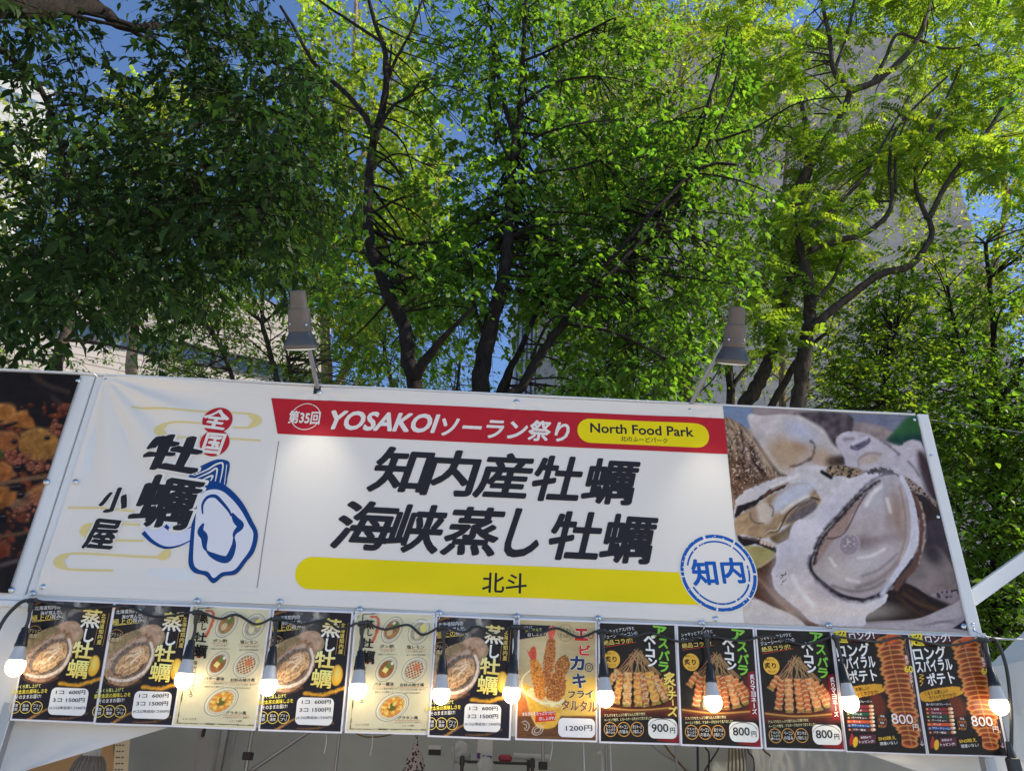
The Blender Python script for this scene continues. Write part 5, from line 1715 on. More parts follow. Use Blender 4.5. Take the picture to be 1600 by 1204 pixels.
b = MB(); b.box(bx[0] - .0482, bx[0] - .028, 2.2885, 2.289, zt + .018, zt + .05); b.box(bx[0] + .012, bx[0] + .044, 2.2885, 2.289, zt + .018, zt + .036); b.build('printed_band', M_PURP, PK)
b = MB(); b.box(bx[0] - .014, bx[0] + .004, 2.2885, 2.289, zt + .018, zt + .040); b.build('printed_patch', M_BLUEP, PK)
bx = at(790, 1186, 2.28)
b = MB(); b.bbox(bx[0] - .045, bx[0] + .04, 2.26, 2.31, zt + .004, zt + .045, .012); tag(b.build('red_packet', M_REDP), 'small red foil packet beside the white carton on the shelf', 'packet')


def blob(name, c, r, mat, seed, lab, cat):
    bm = bmesh.new(); bmesh.ops.create_icosphere(bm, subdivisions=3, radius=1)
    for v in bm.verts:
        n = .72 + .6 * fbm(np.array([v.co.x * 2 + 5]), np.array([v.co.y * 2 + v.co.z * 2.3]), seed)[0]
        v.co = Vector(c) + Vector((v.co.x * r[0] * n, v.co.y * r[1] * n, max(v.co.z, -.8) * r[2] * n))
    me = bpy.data.meshes.new(name); bm.to_mesh(me); bm.free()
    for p_ in me.polygons: p_.use_smooth = False
    return tag(link(name, me, None, mat), lab, cat)


blob('plastic_bag', at(720, 1176, 2.34), (.06, .05, .07), M_FILM, 2, 'crumpled clear film bag left of the white carton', 'plastic bag')
blob('plastic_bag', at(758, 1196, 2.15), (.045, .03, .05), M_FILM, 5, 'pale film bag hooked on the front of the wire shelf', 'plastic bag')
a_, c_ = at(802, 1180, 2.5), at(858, 1183, 2.5)
b = MB(); b.tube([a_, c_], .019, 14); tag(b.build('paper_tube', M_BOXW), 'white cardboard tube lying level right of the packets', 'tube')
bx = at(682, 1172, 2.4)
WR = empty('film_box', bx, 'white film dispenser box with dark front left of the wire shelf', 'box')
b = MB(); b.bbox(bx[0] - .05, bx[0] + .03, 2.38, 2.44, bx[2] - .005, bx[2] + .03, .003); b.build('carton', M_BOXW, WR)
b = MB(); b.bbox(bx[0] - .049, bx[0] + .029, 2.374, 2.379, bx[2] - .028, bx[2] + .006, .002); b.build('dark_front', M_RUBBER, WR)
b = MB(); b.bar(np.array([bx[0] - .06, 2.41, bx[2] - .03]), np.array([bx[0] + .05, 2.41, bx[2] - .03]), .10, .006); b.build('ledge', M_STEEL, WR)

# cables and pipe on the back wall
M_YEL = mat_plain('ochre_cable', (.20, .13, .03), .5); M_DK = mat_plain('dark_blue_cable', (.02, .025, .06), .5); M_PIPE = mat_plain('white_pipe', (.55, .55, .53), .4); M_BLKC = mat_plain('black_cable', (.02, .02, .02), .5)


def cable(name, pts, r, mat, lab, cat='cable', grp=None, n=6):
    P_ = catmull([at(*q_) for q_ in pts], 6)
    b_ = MB(); b_.tube(P_, r, n)
    return tag(b_.build(name, mat), lab, cat, grp)


cable('pipe', [(941, 1260, 2.3), (941, 1190, 2.3), (938, 1175, 2.3), (934, 1178, 2.28)], .010, M_PIPE, 'bent white pipe end below the 900 yen skewer poster', 'pipe')
for i in range(5):
    cable('yellow_cable', [(1136 + i * 6, 1120, 2.5), (1139 + i * 5, 1165, 2.5 - .01 * i), (1138 + i * 6, 1200, 2.5), (1137 + i * 6, 1290, 2.5)], .0055, M_YEL, 'ochre cable of the hanging bundle below the 800 yen skewer posters', 'cable', 'ochre cables in one bundle')
cable('dark_cable', [(1088, 1120, 2.5), (1090, 1170, 2.5), (1091, 1290, 2.5)], .008, M_DK, 'straight dark blue cable left of the ochre bundle')
cable('dark_cable', [(1096, 1120, 2.5), (1102, 1165, 2.5), (1108, 1185, 2.5), (1100, 1290, 2.5)], .006, M_BLKC, 'black cable curving right beside the dark blue one')
cable('dark_cable', [(1135, 1120, 2.45), (1124, 1165, 2.45), (1106, 1195, 2.45), (1080, 1240, 2.45)], .005, M_BLKC, 'black cable slanting left away from the ochre bundle')
cable('dark_cable', [(1162, 1120, 2.45), (1168, 1170, 2.45), (1178, 1190, 2.45), (1176, 1260, 2.45)], .005, M_BLKC, 'black cable falling just right of the ochre bundle')
cable('yellow_cable', [(1180, 1150, 2.4), (1196, 1174, 2.4), (1228, 1190, 2.4), (1258, 1184, 2.4), (1275, 1165, 2.4), (1280, 1140, 2.4)], .006, M_YEL, 'ochre cable sagging in a loop below the last skewer poster')
cable('yellow_cable', [(1020, 1125, 2.6), (1040, 1165, 2.6), (1072, 1205, 2.6), (1100, 1260, 2.6)], .006, M_YEL, 'ochre cable slanting down right of the white pipe')
cable('grey_strap', [(1000, 1140, 2.62), (1030, 1172, 2.62), (1080, 1206, 2.62), (1120, 1260, 2.62)], .009, M_STEEL, 'grey strap slanting down behind the white pipe', 'strap')
cable('brown_cable', [(548, 1140, 2.5), (570, 1150, 2.5), (600, 1149, 2.5), (630, 1140, 2.5)], .005, M_YEL, 'brown cable in a shallow sag under the fifth poster')
for px, lab in ((508, 'short frayed cord under the fourth poster'), (580, 'short frayed cord under the fifth poster'), (861, 'short cord under the prawn cup poster'), (911, 'long pale cord right of the prawn cup poster'), (953, 'thin pink cord below the 900 yen poster'), (1203, 'short white cord beside the sagging ochre cable')):
    y0 = 1135 + (px - 500) * .03
    L = 130 if px in (911, 953) else 42
    cable('cord', [(px, y0, .14), (px + 2, y0 + L * .5, .14), (px - 2, y0 + L, .145)], .0016, M_PIPE, lab, 'cord', None, 5)

# ================================================================== string lights
CABLE_PTS = []
CONN = [(44, 938, 22, 1000, 22, 1043), (305, 962, 297, 1010, 287, 1062), (431, 966, 423, 1020, 415, 1072), (563, 970, 559, 1030, 557, 1079), (690, 979, 688, 1035, 690, 1086), (808, 973, 802, 1030, 800, 1084), (938, 982, 940, 1035, 945, 1091), (1104, 988, 1108, 1045, 1113, 1098), (1304, 994, 1313, 1046, 1327, 1099), (1538, 1000, 1550, 1050, 1563, 1103)]
FB_LAB = ['lit bulb at the left end, in front of the first oyster poster', 'lit bulb hanging where the second oyster poster meets the first cream poster', 'lit bulb between the first cream poster and the third oyster poster', 'lit bulb at the left edge of the second cream poster',
          'lit bulb between the second cream poster and the oyster poster right of it', 'lit bulb at the left edge of the prawn cup poster', 'lit bulb between the prawn cup poster and the 900 yen skewer poster', 'lit bulb in the middle of the first 800 yen skewer poster', 'lit bulb at the left edge of the inner spiral potato poster', 'lit bulb at the right end of the row beside the last potato poster']
proto = None
for i, (cx, cy, sx, sy, gx, gy) in enumerate(CONN):
    top = at(cx, cy, -.045)
    gl = at(gx, gy, -.055)
    top = np.array([gl[0] + (top[0] - gl[0]) * .5, -.045, top[2]])
    if proto is None:
        LEN = .268
        o = empty('festoon_bulb', top, FB_LAB[i], 'light bulb', 'lit bulbs of the string light')
        z = np.array(top)
        b = MB()
        b.bbox(z[0] - .022, z[0] + .022, z[1] - .010, z[1] + .010, z[2] - .012, z[2] + .009, .006)
        b.lathe(z + [0, 0, -.010], (0, 0, -1), [(0, .012), (.02, .010), (.035, .008)], 12)
        b.build('tee_joint', M_RUBBER, o)
        b = MB()
        b.tube(catmull([z + [0, 0, -.04], z + [.004, 0, -.08], z + [-.002, 0, -.12]], 4), .0062, 8)
        b.build('drop_cord', M_RUBBER, o)
        b = MB()
        b.lathe(z + [0, 0, -.105], (0, 0, -1), [(0, .008), (.004, .013), (.02, .014), (.022, .017), (.06, .0205), (.063, .0225), (.075, .0225)], 18)
        b.build('socket', M_RUBBER, o)
        b = MB()
        b.lathe(z + [0, 0, -.180], (0, 0, -1), [(0, .0200), (.006, .0210), (.048, .0300), (.052, .0308)], 22)
        b.build('collar', M_PLASTIC_GREY, o)
        b = MB()
        b.lathe(z + [0, 0, -.232], (0, 0, -1), [(0, .0306), (.006, .0330), (.020, .0345), (.034, .0325), (.046, .0260), (.054, .0165), (.058, .006), (.0585, 0)], 24)
        b.build('globe', M_GLOW, o)
        proto = o
    else:
        o = proto.copy(); COL.objects.link(o); o['label'] = FB_LAB[i]
        for ch in [c for c in COL.objects if c.parent == proto]:
            c = ch.copy(); COL.objects.link(c); c.parent = o
        o.location = top
    o.scale = (.9, .9, .9)
    # each one hangs at its own length
    zz = top[2] - (gl[2] + .002)
    o.location.z = gl[2] + .232
    tx = math.atan2(gl[0] - top[0], .258)
    o.rotation_euler = (random.uniform(-.05, .05), -tx * .9 + random.uniform(-.03, .03), random.uniform(-.5, .5))
    CABLE_PTS.append(np.array([top[0], -.045, o.location.z]))
b = MB()
for i in range(len(CABLE_PTS) - 1):
    a_, c_ = CABLE_PTS[i], CABLE_PTS[i + 1]
    sg = .03 + .02 * random.random()
    m1 = a_ + (c_ - a_) * .28 + [0, .012, -.006 - .2 * sg]
    hook = a_ + (c_ - a_) * (.5 + .06 * random.uniform(-1, 1)) + [0, .020, .006]
    m2 = a_ + (c_ - a_) * .74 + [0, .008, -.006 - .45 * sg]
    b.tube(catmull([a_ + [.02, 0, 0], m1, hook, m2, c_ - [.02, 0, 0]], 7), .0046, 8)
a_ = CABLE_PTS[0]
b.tube(catmull([a_ - [.02, 0, 0], a_ + [-.05, 0, -.02], a_ + [-.085, 0, -.10], a_ + [-.10, .01, -.30], a_ + [-.15, .01, -.45]], 7), .0064, 8)
a_ = CABLE_PTS[-1]
b.tube(catmull([a_ + [.02, 0, 0], at(1556, 1000, -.045), at(1572, 1040, -.04), at(1580, 1110, -.03), at(1581, 1185, -.02), at(1590, 1260, -.02)], 7), .0064, 8)
CB = b.build('string_light_cable', M_RUBBER)
tag(CB, 'black rubber cable looping along the bottom edge of the banner', 'cable')
for px, py in ((50, 926), (307, 938), (437, 939), (562, 951), (686, 957), (808, 962), (935, 965), (1097, 972), (1296, 976), (1522, 984)):
    screw(px, py, SB, -.014, .0088, 'eye_screw')
    q = at(px, py, -.022)
    b = MB(); b.tube(catmull([q + [0, .008, 0], q + [.004, -.006, -.008], q + [.002, -.010, -.022], q + [-.003, .004, -.03]], 4), .0022, 6)
    b.build('hook', M_ZINC, SB)
# plug at the right end
pq = at(1581, 1182, -.02)
b = MB(); b.bbox(pq[0] - .02, pq[0] + .02, pq[1] - .018, pq[1] + .018, pq[2] - .10, pq[2], .006); b.lathe(pq + [0, 0, .0], (0, 0, 1), [(0, .016), (.02, .012), (.05, .009)], 12)
tag(b.build('cable_plug', M_RUBBER), 'black plug on the cable at the lower right corner', 'plug')
b = MB(); b.tube(catmull([at(1526, 988, -.01), at(1548, 996, .0), at(1580, 998, .1), at(1640, 1000, .3)], 6), .0045, 8)
tag(b.build('grey_wire', M_STEEL), 'grey wire running right from the banner corner', 'wire')
b = MB(); b.tube(catmull([at(1447, 655, .03), at(1520, 664, .4), at(1600, 676, .9), at(1680, 690, 1.4)], 6), .0022, 8)
tag(b.build('overhead_wire', M_BLKC), 'thin dark wire from the top right corner of the sign board to the right', 'wire')

# ================================================================== arm lamps over the banner


def arm_lamp(base, head, tilt, lab, spot_at):
    base, head = np.asarray(base), np.asarray(head)
    o = empty('arm_lamp', base, lab, 'lamp', 'arm lamps over the banner')
    ax = np.asarray(tilt, float); ax /= np.linalg.norm(ax)          # from the cap towards the flare
    top = head - ax * .115
    b = MB(); b.lathe(top, ax, [(0, 0), (0, .026), (.004, .0295), (.010, .0305), (.070, .0345), (.076, .036)], 26); b.build('cap', M_LAMP_TAUPE, o)
    b = MB(); b.lathe(top, ax, [(.070, .030), (.071, .0395), (.078, .0425), (.084, .0430), (.145, .0450), (.146, .0462), (.150, .0462), (.151, .0450), (.156, .0450), (.157, .0462), (.161, .0462), (.162, .043)], 28); b.build('body', M_LAMP_TAUPE, o)
    b = MB(); b.lathe(top, ax, [(.160, .043), (.166, .0450), (.188, .0560), (.206, .0640), (.213, .0655)], 30); b.build('flare', M_LAMP_DARK, o)
    b = MB(); b.lathe(top, ax, [(.213, .0655), (.215, .068), (.226, .068), (.228, .0655), (.228, .062)], 30); b.build('rim', M_LAMP_TAUPE, o)
    b = MB(); b.lathe(top, ax, [(.227, .062), (.232, .050), (.234, .02), (.2345, 0)], 26); b.build('glass', M_GLOW_SPOT, o)
    b = MB()
    j = top + ax * .060
    back = np.array([0.0, .046, 0])
    b.tube([base + [0, -.005, -.005], base + (j + back - base) * .5, j + back], .0095, 12)
    b.build('arm', M_STEEL, o)
    b = MB(); b.lathe(j + back + [0, .008, 0], (0, -1, 0), [(0, .012), (.03, .012), (.036, .010)], 12); b.build('joint', M_RUBBER, o)
    b = MB(); b.bbox(base[0] - .016, base[0] + .016, base[1] - .012, base[1] + .012, base[2] - .035, base[2] + .016, .003); b.build('clamp', M_RUBBER, o)
    b = MB(); e_ = j + back
    b.tube(catmull([top + ax * .03 + [0, .034, 0], e_ + [.016, .02, .02], (base + e_) / 2 + [.022, .012, -.03], base + [.014, .004, .03], base + [.012, .02, -.02]], 6), .0034, 6); b.build('power_cord', M_RUBBER, o)
    for s_ in (-1, 1):
        b = MB(); q_ = top + ax * (.147 + .004) + np.array([s_ * .030, -.034, 0]); b.lathe(q_, (s_ * .6, -.8, 0), [(0, .005), (.004, .005), (.005, .003), (.0051, 0)], 8); b.build('screw', M_ZINC, o)
    ld = bpy.data.lights.new('arm_lamp_light', 'SPOT')
    ld.energy = SPOT_W
    ld.color = (1.0, .95, .80)
    ld.spot_size = math.radians(50)
    ld.spot_blend = 1.0
    ld.shadow_soft_size = .04
    lo = bpy.data.objects.new('lamp_light', ld); COL.objects.link(lo)
    pos = Vector(top + ax * .245)
    lo.parent = o
    lo.location = pos - Vector(base)
    lo.rotation_euler = (Vector(spot_at) - pos).to_track_quat('-Z', 'Y').to_euler()


SPOT_W = 2.5
arm_lamp(at(497, 606, .01), at(468, 500, -.36), (.10, .60, -1), 'taupe arm lamp with dark flare over the red strip, left of two', at(492, 740, 0))
arm_lamp(at(1078, 632, .01), at(1148, 524, -.36), (-.03, .60, -1), 'taupe arm lamp on a slanted arm by the oyster photo, right of two', at(1108, 800, 0))

# ================================================================== neighbouring tent on the right
NT = empty('neighbour_tent', (3.2, 1.6, 0), 'white neighbouring tent with pointed roof cut by the right edge', 'tent')
p0 = at(1541, 1044, 2.4)
ex_, ez_ = p0[0], p0[2]
b = MB()
pk = at(1890, 700, 2.0)
cs = [np.array(q_) for q_ in ((ex_, 1.6, ez_), (2 * pk[0] - ex_, 1.6, ez_), (2 * pk[0] - ex_, 2.4, ez_), (ex_, 2.4, ez_))]
for i in range(4):
    b.add([cs[i], cs[(i + 1) % 4], pk], [(0, 1, 2)])
b.build('roof', M_SHEET, NT)
cloth('valance', quadP(cs[0], cs[1], cs[0] - [0, 0, .30], cs[1] - [0, 0, .30]), 40, 8, NT, M_SHEET, .006, 5, 21)
cloth('valance', quadP(cs[3], cs[0], cs[3] - [0, 0, .30], cs[0] - [0, 0, .30]), 40, 8, NT, M_SHEET, .006, 5, 22)
cloth('side_wall', quadP(cs[3] + [.01, 0, 0], cs[0] + [.01, .01, 0], cs[3] * [1, 1, 0] + [.01, 0, .02], cs[0] * [1, 1, 0] + [.01, 0, .02]), 30, 20, NT, M_SHEET, .015, 4, 23)
cloth('front_wall', quadP(cs[0] + [.02, .02, 0], cs[1] + [-.02, .02, 0], cs[0] * [1, 1, 0] + [.02, .02, .02], cs[1] * [1, 1, 0] + [-.02, .02, .02]), 30, 20, NT, M_SHEET, .015, 4, 24)
for q_ in cs:
    b = MB(); b.bar(q_ * [1, 1, 0], q_ - [0, 0, .01], .04, .04, up=(0, 1, 0)); b.build('post', M_STEEL, NT)


# ================================================================== trees
M_BARK_DARK = mat_bark('dark_cherry_bark', (.012, .010, .009), (.050, .040, .034), 14)
M_BARK_GREY = mat_bark('grey_bark', (.026, .021, .017), (.105, .084, .066), 10)
M_BARK_PALE = mat_bark('pale_bark', (.14, .10, .07), (.40, .30, .21), 8)
R3 = np.random.default_rng(23)


def unit(v): return v / (np.linalg.norm(v, axis=-1, keepdims=True) + 1e-9)


# leaf outlines: x across, y along, z fold (unit length)
LEAF_OVATE = (np.array([(0, 0, 0), (.25, .26, .09), (.23, .62, .05), (0, 1, -.16), (-.23, .62, .05), (-.25, .26, .09), (0, .45, -.03)]), np.array([(0, 1, 2, 6), (6, 2, 3, 4), (0, 6, 4, 5)]))
LEAF_SIMPLE = (np.array([(0, 0, 0), (.27, .42, .05), (0, 1, -.05), (-.27, .42, .05)]), np.array([(0, 1, 2, 3)]))
LEAF_NARROW = (np.array([(0, 0, 0), (.17, .40, .03), (0, 1, -.06), (-.17, .40, .03)]), np.array([(0, 1, 2, 3)]))
LEAF_LONG = (np.array([(0, 0, 0), (.17, .24, .08), (.19, .55, .05), (0, 1, -.22), (-.19, .55, .05), (-.17, .24, .08), (0, .42, -.03)]), np.array([(0, 1, 2, 6), (6, 2, 3, 4), (0, 6, 4, 5)]))
LEAF_FAN = (np.array([(0, 0, 0), (.48, .70, .04), (0, .95, -.03), (-.48, .70, .04)]), np.array([(0, 1, 2, 3)]))


def leaf_frames(D, N):
    D = unit(D)
    X = unit(np.cross(D, N))
    return X, D, np.cross(X, D)


def leaf_mesh(name, tmpl, pos, D, N, size, tint):
    T, Q = tmpl
    X, Yv, Z = leaf_frames(D, N)
    V = pos[:, None, :] + size[:, None, None] * (T[None, :, 0:1] * X[:, None, :] + T[None, :, 1:2] * Yv[:, None, :] + T[None, :, 2:3] * Z[:, None, :])
    k = len(T)
    F = (Q[None] + k * np.arange(len(pos))[:, None, None]).reshape(-1, 4)
    return raw_mesh(name, V.reshape(-1, 3), F, np.repeat(tint, k, 0), 'Tint')


def in_poly(x, y, P):
    P = np.array(P, float); Q = np.roll(P, -1, 0)
    ins = np.zeros(len(x), bool)
    for (ax, ay), (bx, by) in zip(P, Q):
        c = (ay <= y) != (by <= y)
        if by != ay: ins ^= c & (x < ax + (y - ay) / (by - ay) * (bx - ax))
    return ins


def sample_clumps(polys, gaps, n, Y0, Y1, gap_keep=.0, dens=None):
    P = np.concatenate([np.array(p_, float) for p_ in polys])
    lo, hi = P.min(0), P.max(0)
    out = []
    while len(out) < n:
        x, y = R3.uniform(lo[0], hi[0], 4 * n), R3.uniform(lo[1], hi[1], 4 * n)
        ok = np.zeros(len(x), bool)
        for p_ in polys: ok |= in_poly(x, y, p_)
        for g_ in gaps: ok &= ~(in_poly(x, y, g_) & (R3.random(len(x)) > gap_keep))
        if dens is not None: ok &= R3.random(len(x)) < dens(x, y)
        for a_, b_ in zip(x[ok], y[ok]):
            out.append((a_, b_, R3.uniform(Y0, Y1)))
            if len(out) >= n: break
    return out


def sprays(C, Rm, nt, nl, droop=.35, flat=.45, jit=.25, out=None):
    """Leafy twigs: nt twigs from each clump centre, nl leaves along each."""
    K = len(C)
    d = R3.normal(size=(K, nt, 3)); d[..., 2] *= flat
    if out is not None: d += out
    d = unit(d)
    L = Rm[:, None] * R3.uniform(.6, 1.25, (K, nt))
    st = C[:, None, :] + R3.normal(size=(K, nt, 3)) * Rm[:, None, None] * .22
    t = R3.uniform(.12, 1.0, (K, nt, nl))
    bend = np.zeros((K, nt, nl, 3)); bend[..., 2] = -droop * t * t * L[..., None]
    pos = st[:, :, None, :] + d[:, :, None, :] * (t * L[..., None])[..., None] + bend + R3.normal(size=(K, nt, nl, 3)) * jit * .12 * Rm[:, None, None, None]
    side = unit(np.cross(d, (0, 0, 1.0)))
    s = R3.choice([-1., 1.], (K, nt, nl))[..., None]
    D = d[:, :, None, :] * .55 + side[:, :, None, :] * s * .8 + R3.normal(size=pos.shape) * .28
    D[..., 2] -= droop * 1.1
    N = np.zeros_like(pos); N[..., 2] = 1
    N = N + R3.normal(size=pos.shape) * .42
    tw0 = st; tw1 = st + d * L[..., None] * .55 + np.array([0, 0, -1.]) * (droop * .3 * L)[..., None]; tw2 = st + d * L[..., None] + np.array([0, 0, -1.]) * (droop * L)[..., None]
    return pos.reshape(-1, 3), D.reshape(-1, 3), N.reshape(-1, 3), (tw0.reshape(-1, 3), tw1.reshape(-1, 3), tw2.reshape(-1, 3))


def twig_mesh_data(tw, r0, r1):
    A, B_, C_ = tw
    n = len(A)
    vs = []
    for P, r in ((A, r0), (B_, (r0 + r1) / 2), (C_, r1)):
        d = unit(C_ - A); x = unit(np.cross(d, (.2, .3, 1))); y = np.cross(d, x)
        for a in (0, 2.094, 4.189):
            vs.append(P + r * (math.cos(a) * x + math.sin(a) * y))
    V = np.stack(vs, 1).reshape(-1, 3)
    q = []
    for i in (0, 3):
        for j in range(3): q.append((i + j, i + (j + 1) % 3, i + 3 + (j + 1) % 3, i + 3 + j))
    F = (np.array(q)[None] + 9 * np.arange(n)[:, None, None]).reshape(-1, 4)
    return V, F


def near_ok(C):
    """Keep foliage out of the camera and of the stall."""
    return np.linalg.norm(C - CAM, axis=1) > 2.6


def make_tree(label, limbs, clumps, R, nt, nl, size, tmpl, leaf_mat, bark, tint=((.8, 1.2), (.9, 1.1)), droop=.35, flat=.45, individual=0, extra=None, ground=True, twig=.004, name='tree', connect=1.0, connect_max=1.6, pinnate=0, group='park trees behind the stalls', out=None, leafname='leaf', ind_tmpl=None):
    """limbs: list of (pixel polyline, Y start, Y end, width px start, width px end); first one is the trunk."""
    skel, wood = [], MB()
    for li, (pl, Ya, Yb, wa, wb) in enumerate(limbs):
        n = len(pl)
        pts = [at(px, py, Ya + (Yb - Ya) * i / max(n - 1, 1)) for i, (px, py) in enumerate(pl)]
        rad = []
        for i, p_ in enumerate(pts):
            w = wa + (wb - wa) * i / max(n - 1, 1)
            rad.append(max(w / 2 * topx(p_)[2] / FPX, .002))
        if li == 0 and ground:
            foot = np.array([pts[0][0] + (pts[0][0] - pts[min(1, n - 1)][0]) * .3, pts[0][1], 0.0])
            pts = [foot - [0, 0, .05], foot + [0, 0, .25], (foot * .45 + pts[0] * .55)] + pts
            rad = [rad[0] * 1.7, rad[0] * 1.25, rad[0] * 1.08] + rad
        P = catmull(pts, 5)
        rr = [float(q_) for q_ in np.interp(np.linspace(0, len(pts) - 1, len(P)), np.arange(len(pts)), rad)]
        P = [p_ + (R3.normal(size=3) * r_ * .10 if 0 < i < len(P) - 1 else 0) for i, (p_, r_) in enumerate(zip(P, rr))]
        wood.tube(P, rr, 9 if max(rr) > .05 else 6)
        skel += [(p_, r_) for p_, r_ in zip(P, rr) if p_[2] > 2.0]
    SK = np.array([s_[0] for s_ in skel]); SR = np.array([s_[1] for s_ in skel])
    base = limbs[0]
    bp = at(base[0][0][0], base[0][0][1], base[1])
    root = empty(name, (bp[0], bp[1], 0), label, 'tree', group)
    if isinstance(clumps, dict):
        k = dict(clumps)
        cov = k.pop('cov')
        P_ = np.concatenate([np.array(p_, float) for p_ in k['polys']])
        lo, hi = P_.min(0), P_.max(0)
        x, y = R3.uniform(lo[0], hi[0], 6000), R3.uniform(lo[1], hi[1], 6000)
        ok = np.zeros(6000, bool)
        for p_ in k['polys']: ok |= in_poly(x, y, p_)
        w_ = ok.astype(float)
        for g_ in k['gaps']: w_ *= np.where(in_poly(x, y, g_), k.get('gap_keep', 0), 1)
        if k.get('dens') is not None: w_ *= k['dens'](x, y)
        area = w_.mean() * (hi - lo).prod()
        cen = at(*((lo + hi) / 2), (k['Y0'] + k['Y1']) / 2)
        lp = size * FPX / topx(cen)[2]
        la = .16 * lp * lp * (1 if not pinnate else pinnate * 2 * .09)
        n_ = max(8, int(cov * area / (la * nt * nl)))
        clumps = sample_clumps(k['polys'], k['gaps'], n_, k['Y0'], k['Y1'], k.get('gap_keep', 0), k.get('dens'))
    C = np.array([at(*c_) for c_ in clumps]).reshape(-1, 3)
    nmain = len(C)
    if extra is not None: C = np.concatenate([C, extra])
    C = C[near_ok(C)]
    Rm = R * R3.uniform(.7, 1.3, len(C))
    if connect:
        for c_ in C[:nmain]:
            if R3.random() > connect: continue
            dd = np.linalg.norm(SK - c_, axis=1) + np.maximum(0, SK[:, 2] - c_[2]) * 1.2
            k = int(np.argmin(dd))
            if dd[k] < .15: continue
            a_ = SK[k]; L = np.linalg.norm(c_ - a_)
            if L > connect_max: continue
            r0 = min(SR[k] * .55, .006 + .010 * L)
            m_ = (a_ + c_) / 2 + R3.normal(size=3) * L * .07 + np.array([0, 0, .08 * L])
            wood.tube(catmull([a_, m_, c_], 4), [r0 + (0.004 - r0) * i / 8 for i in range(9)], 5)
    wood.build('trunk', bark, root)
    pos, D, N, tw = sprays(C, Rm, nt, nl, droop, flat, out=out)
    if pinnate:
        # each leaf becomes a frond of paired leaflets
        n = pinnate
        D = unit(D); L = size * 1.0 * R3.uniform(.8, 1.2, len(pos))
        X, Yv, Z = leaf_frames(D, N)
        t = np.linspace(.12, 1, n)
        p2, d2, n2 = [], [], []
        for i in range(n):
            base_ = pos + D * (L * t[i])[:, None] + np.array([0, 0, -1.]) * (L * .22 * t[i] ** 2)[:, None]
            for s_ in (-1, 1):
                p2.append(base_); d2.append(X * s_ * .85 + D * .45 - np.array([0, 0, .25])); n2.append(Z)
        pos, D, N = np.concatenate(p2), np.concatenate(d2), np.concatenate(n2)
        sz = np.full(len(pos), size * .30) * R3.uniform(.75, 1.2, len(pos))
    else:
        sz = size * np.clip(R3.normal(.92, .24, len(pos)), .4, 1.45)
    tb, ty = tint
    per = nt * nl
    cf = np.repeat(np.clip(R3.normal(1, .20, len(C)), .6, 1.5), per)
    cy_ = np.repeat(R3.normal(1, .07, len(C)), per)
    if pinnate: cf, cy_ = np.tile(cf, 2 * pinnate), np.tile(cy_, 2 * pinnate)
    br = (R3.uniform(*tb, len(pos)) * cf)[:, None]
    yl = (R3.uniform(*ty, len(pos)) * cy_)[:, None]
    tn = br * np.concatenate([yl, np.ones_like(yl), .8 + .4 * R3.random((len(pos), 1))], 1)
    keep = np.linalg.norm(pos - CAM, axis=1) > 2.2
    keep &= ~((pos[:, 1] > -1.2) & (pos[:, 1] < 3.2) & (pos[:, 2] < 3.3) & (np.abs(pos[:, 0]) < 4))
    pos, D, N, sz, tn = pos[keep], D[keep], N[keep], sz[keep], tn[keep]
    if individual:
        px, py, dz = topx(pos)
        score = np.where((px > 5) & (px < 1595) & (py > 5) & (py < 640), sz / dz, 0)
        idx = np.argsort(-score)[:individual]
        variants = []
        it = ind_tmpl or tmpl
        for v in range(5):
            T, Q = it
            bend = .05 * R3.normal()
            TT = T + np.stack([T[:, 1] ** 2 * .12 * R3.normal() * np.ones(len(T)), np.zeros(len(T)), -T[:, 1] ** 2 * abs(bend) * 2], 1)
            me = raw_mesh(leafname, TT, Q, np.tile(tn[idx[v * 7]], (len(T), 1)), 'Tint')
            me.materials.append(leaf_mat); variants.append(me)
        X, Yv, Z = leaf_frames(D[idx], N[idx])
        for j, i in enumerate(idx):
            o = bpy.data.objects.new(leafname, variants[j % 5]); COL.objects.link(o); o.parent = root
            s_ = sz[i]; p_ = pos[i] - np.array([bp[0], bp[1], 0])
            o.matrix_local = Matrix(((X[j][0] * s_, Yv[j][0] * s_, Z[j][0] * s_, p_[0]), (X[j][1] * s_, Yv[j][1] * s_, Z[j][1] * s_, p_[1]), (X[j][2] * s_, Yv[j][2] * s_, Z[j][2] * s_, p_[2]), (0, 0, 0, 1)))
        m_ = np.ones(len(pos), bool); m_[idx] = False
        pos, D, N, sz, tn = pos[m_], D[m_], N[m_], sz[m_], tn[m_]
    cr = link('crown', leaf_mesh('crown', tmpl, pos, D, N, sz, tn), root, leaf_mat)
    cr['kind'] = 'stuff'
    if twig:
        tk = np.ones(len(tw[0]), bool)
        for q_ in tw:
            tk &= (np.linalg.norm(q_ - CAM, axis=1) > 2.2) & ~((q_[:, 1] > -1.6) & (q_[:, 1] < 3.2) & (q_[:, 2] < 3.6) & (np.abs(q_[:, 0]) < 4))
        tw = tuple(q_[tk] for q_ in tw)
        V, F = twig_mesh_data(tw, twig, twig * .35)
        t_ = link('twigs', raw_mesh('twigs', V, F), root, bark); t_['kind'] = 'stuff'
    STATS.append((label[:30], len(pos)))
    return root


STATS = []


def CL(polys, gaps, cov, Y0, Y1, gap_keep=0., dens=None):
    return dict(polys=polys, gaps=gaps, cov=cov, Y0=Y0, Y1=Y1, gap_keep=gap_keep, dens=dens)


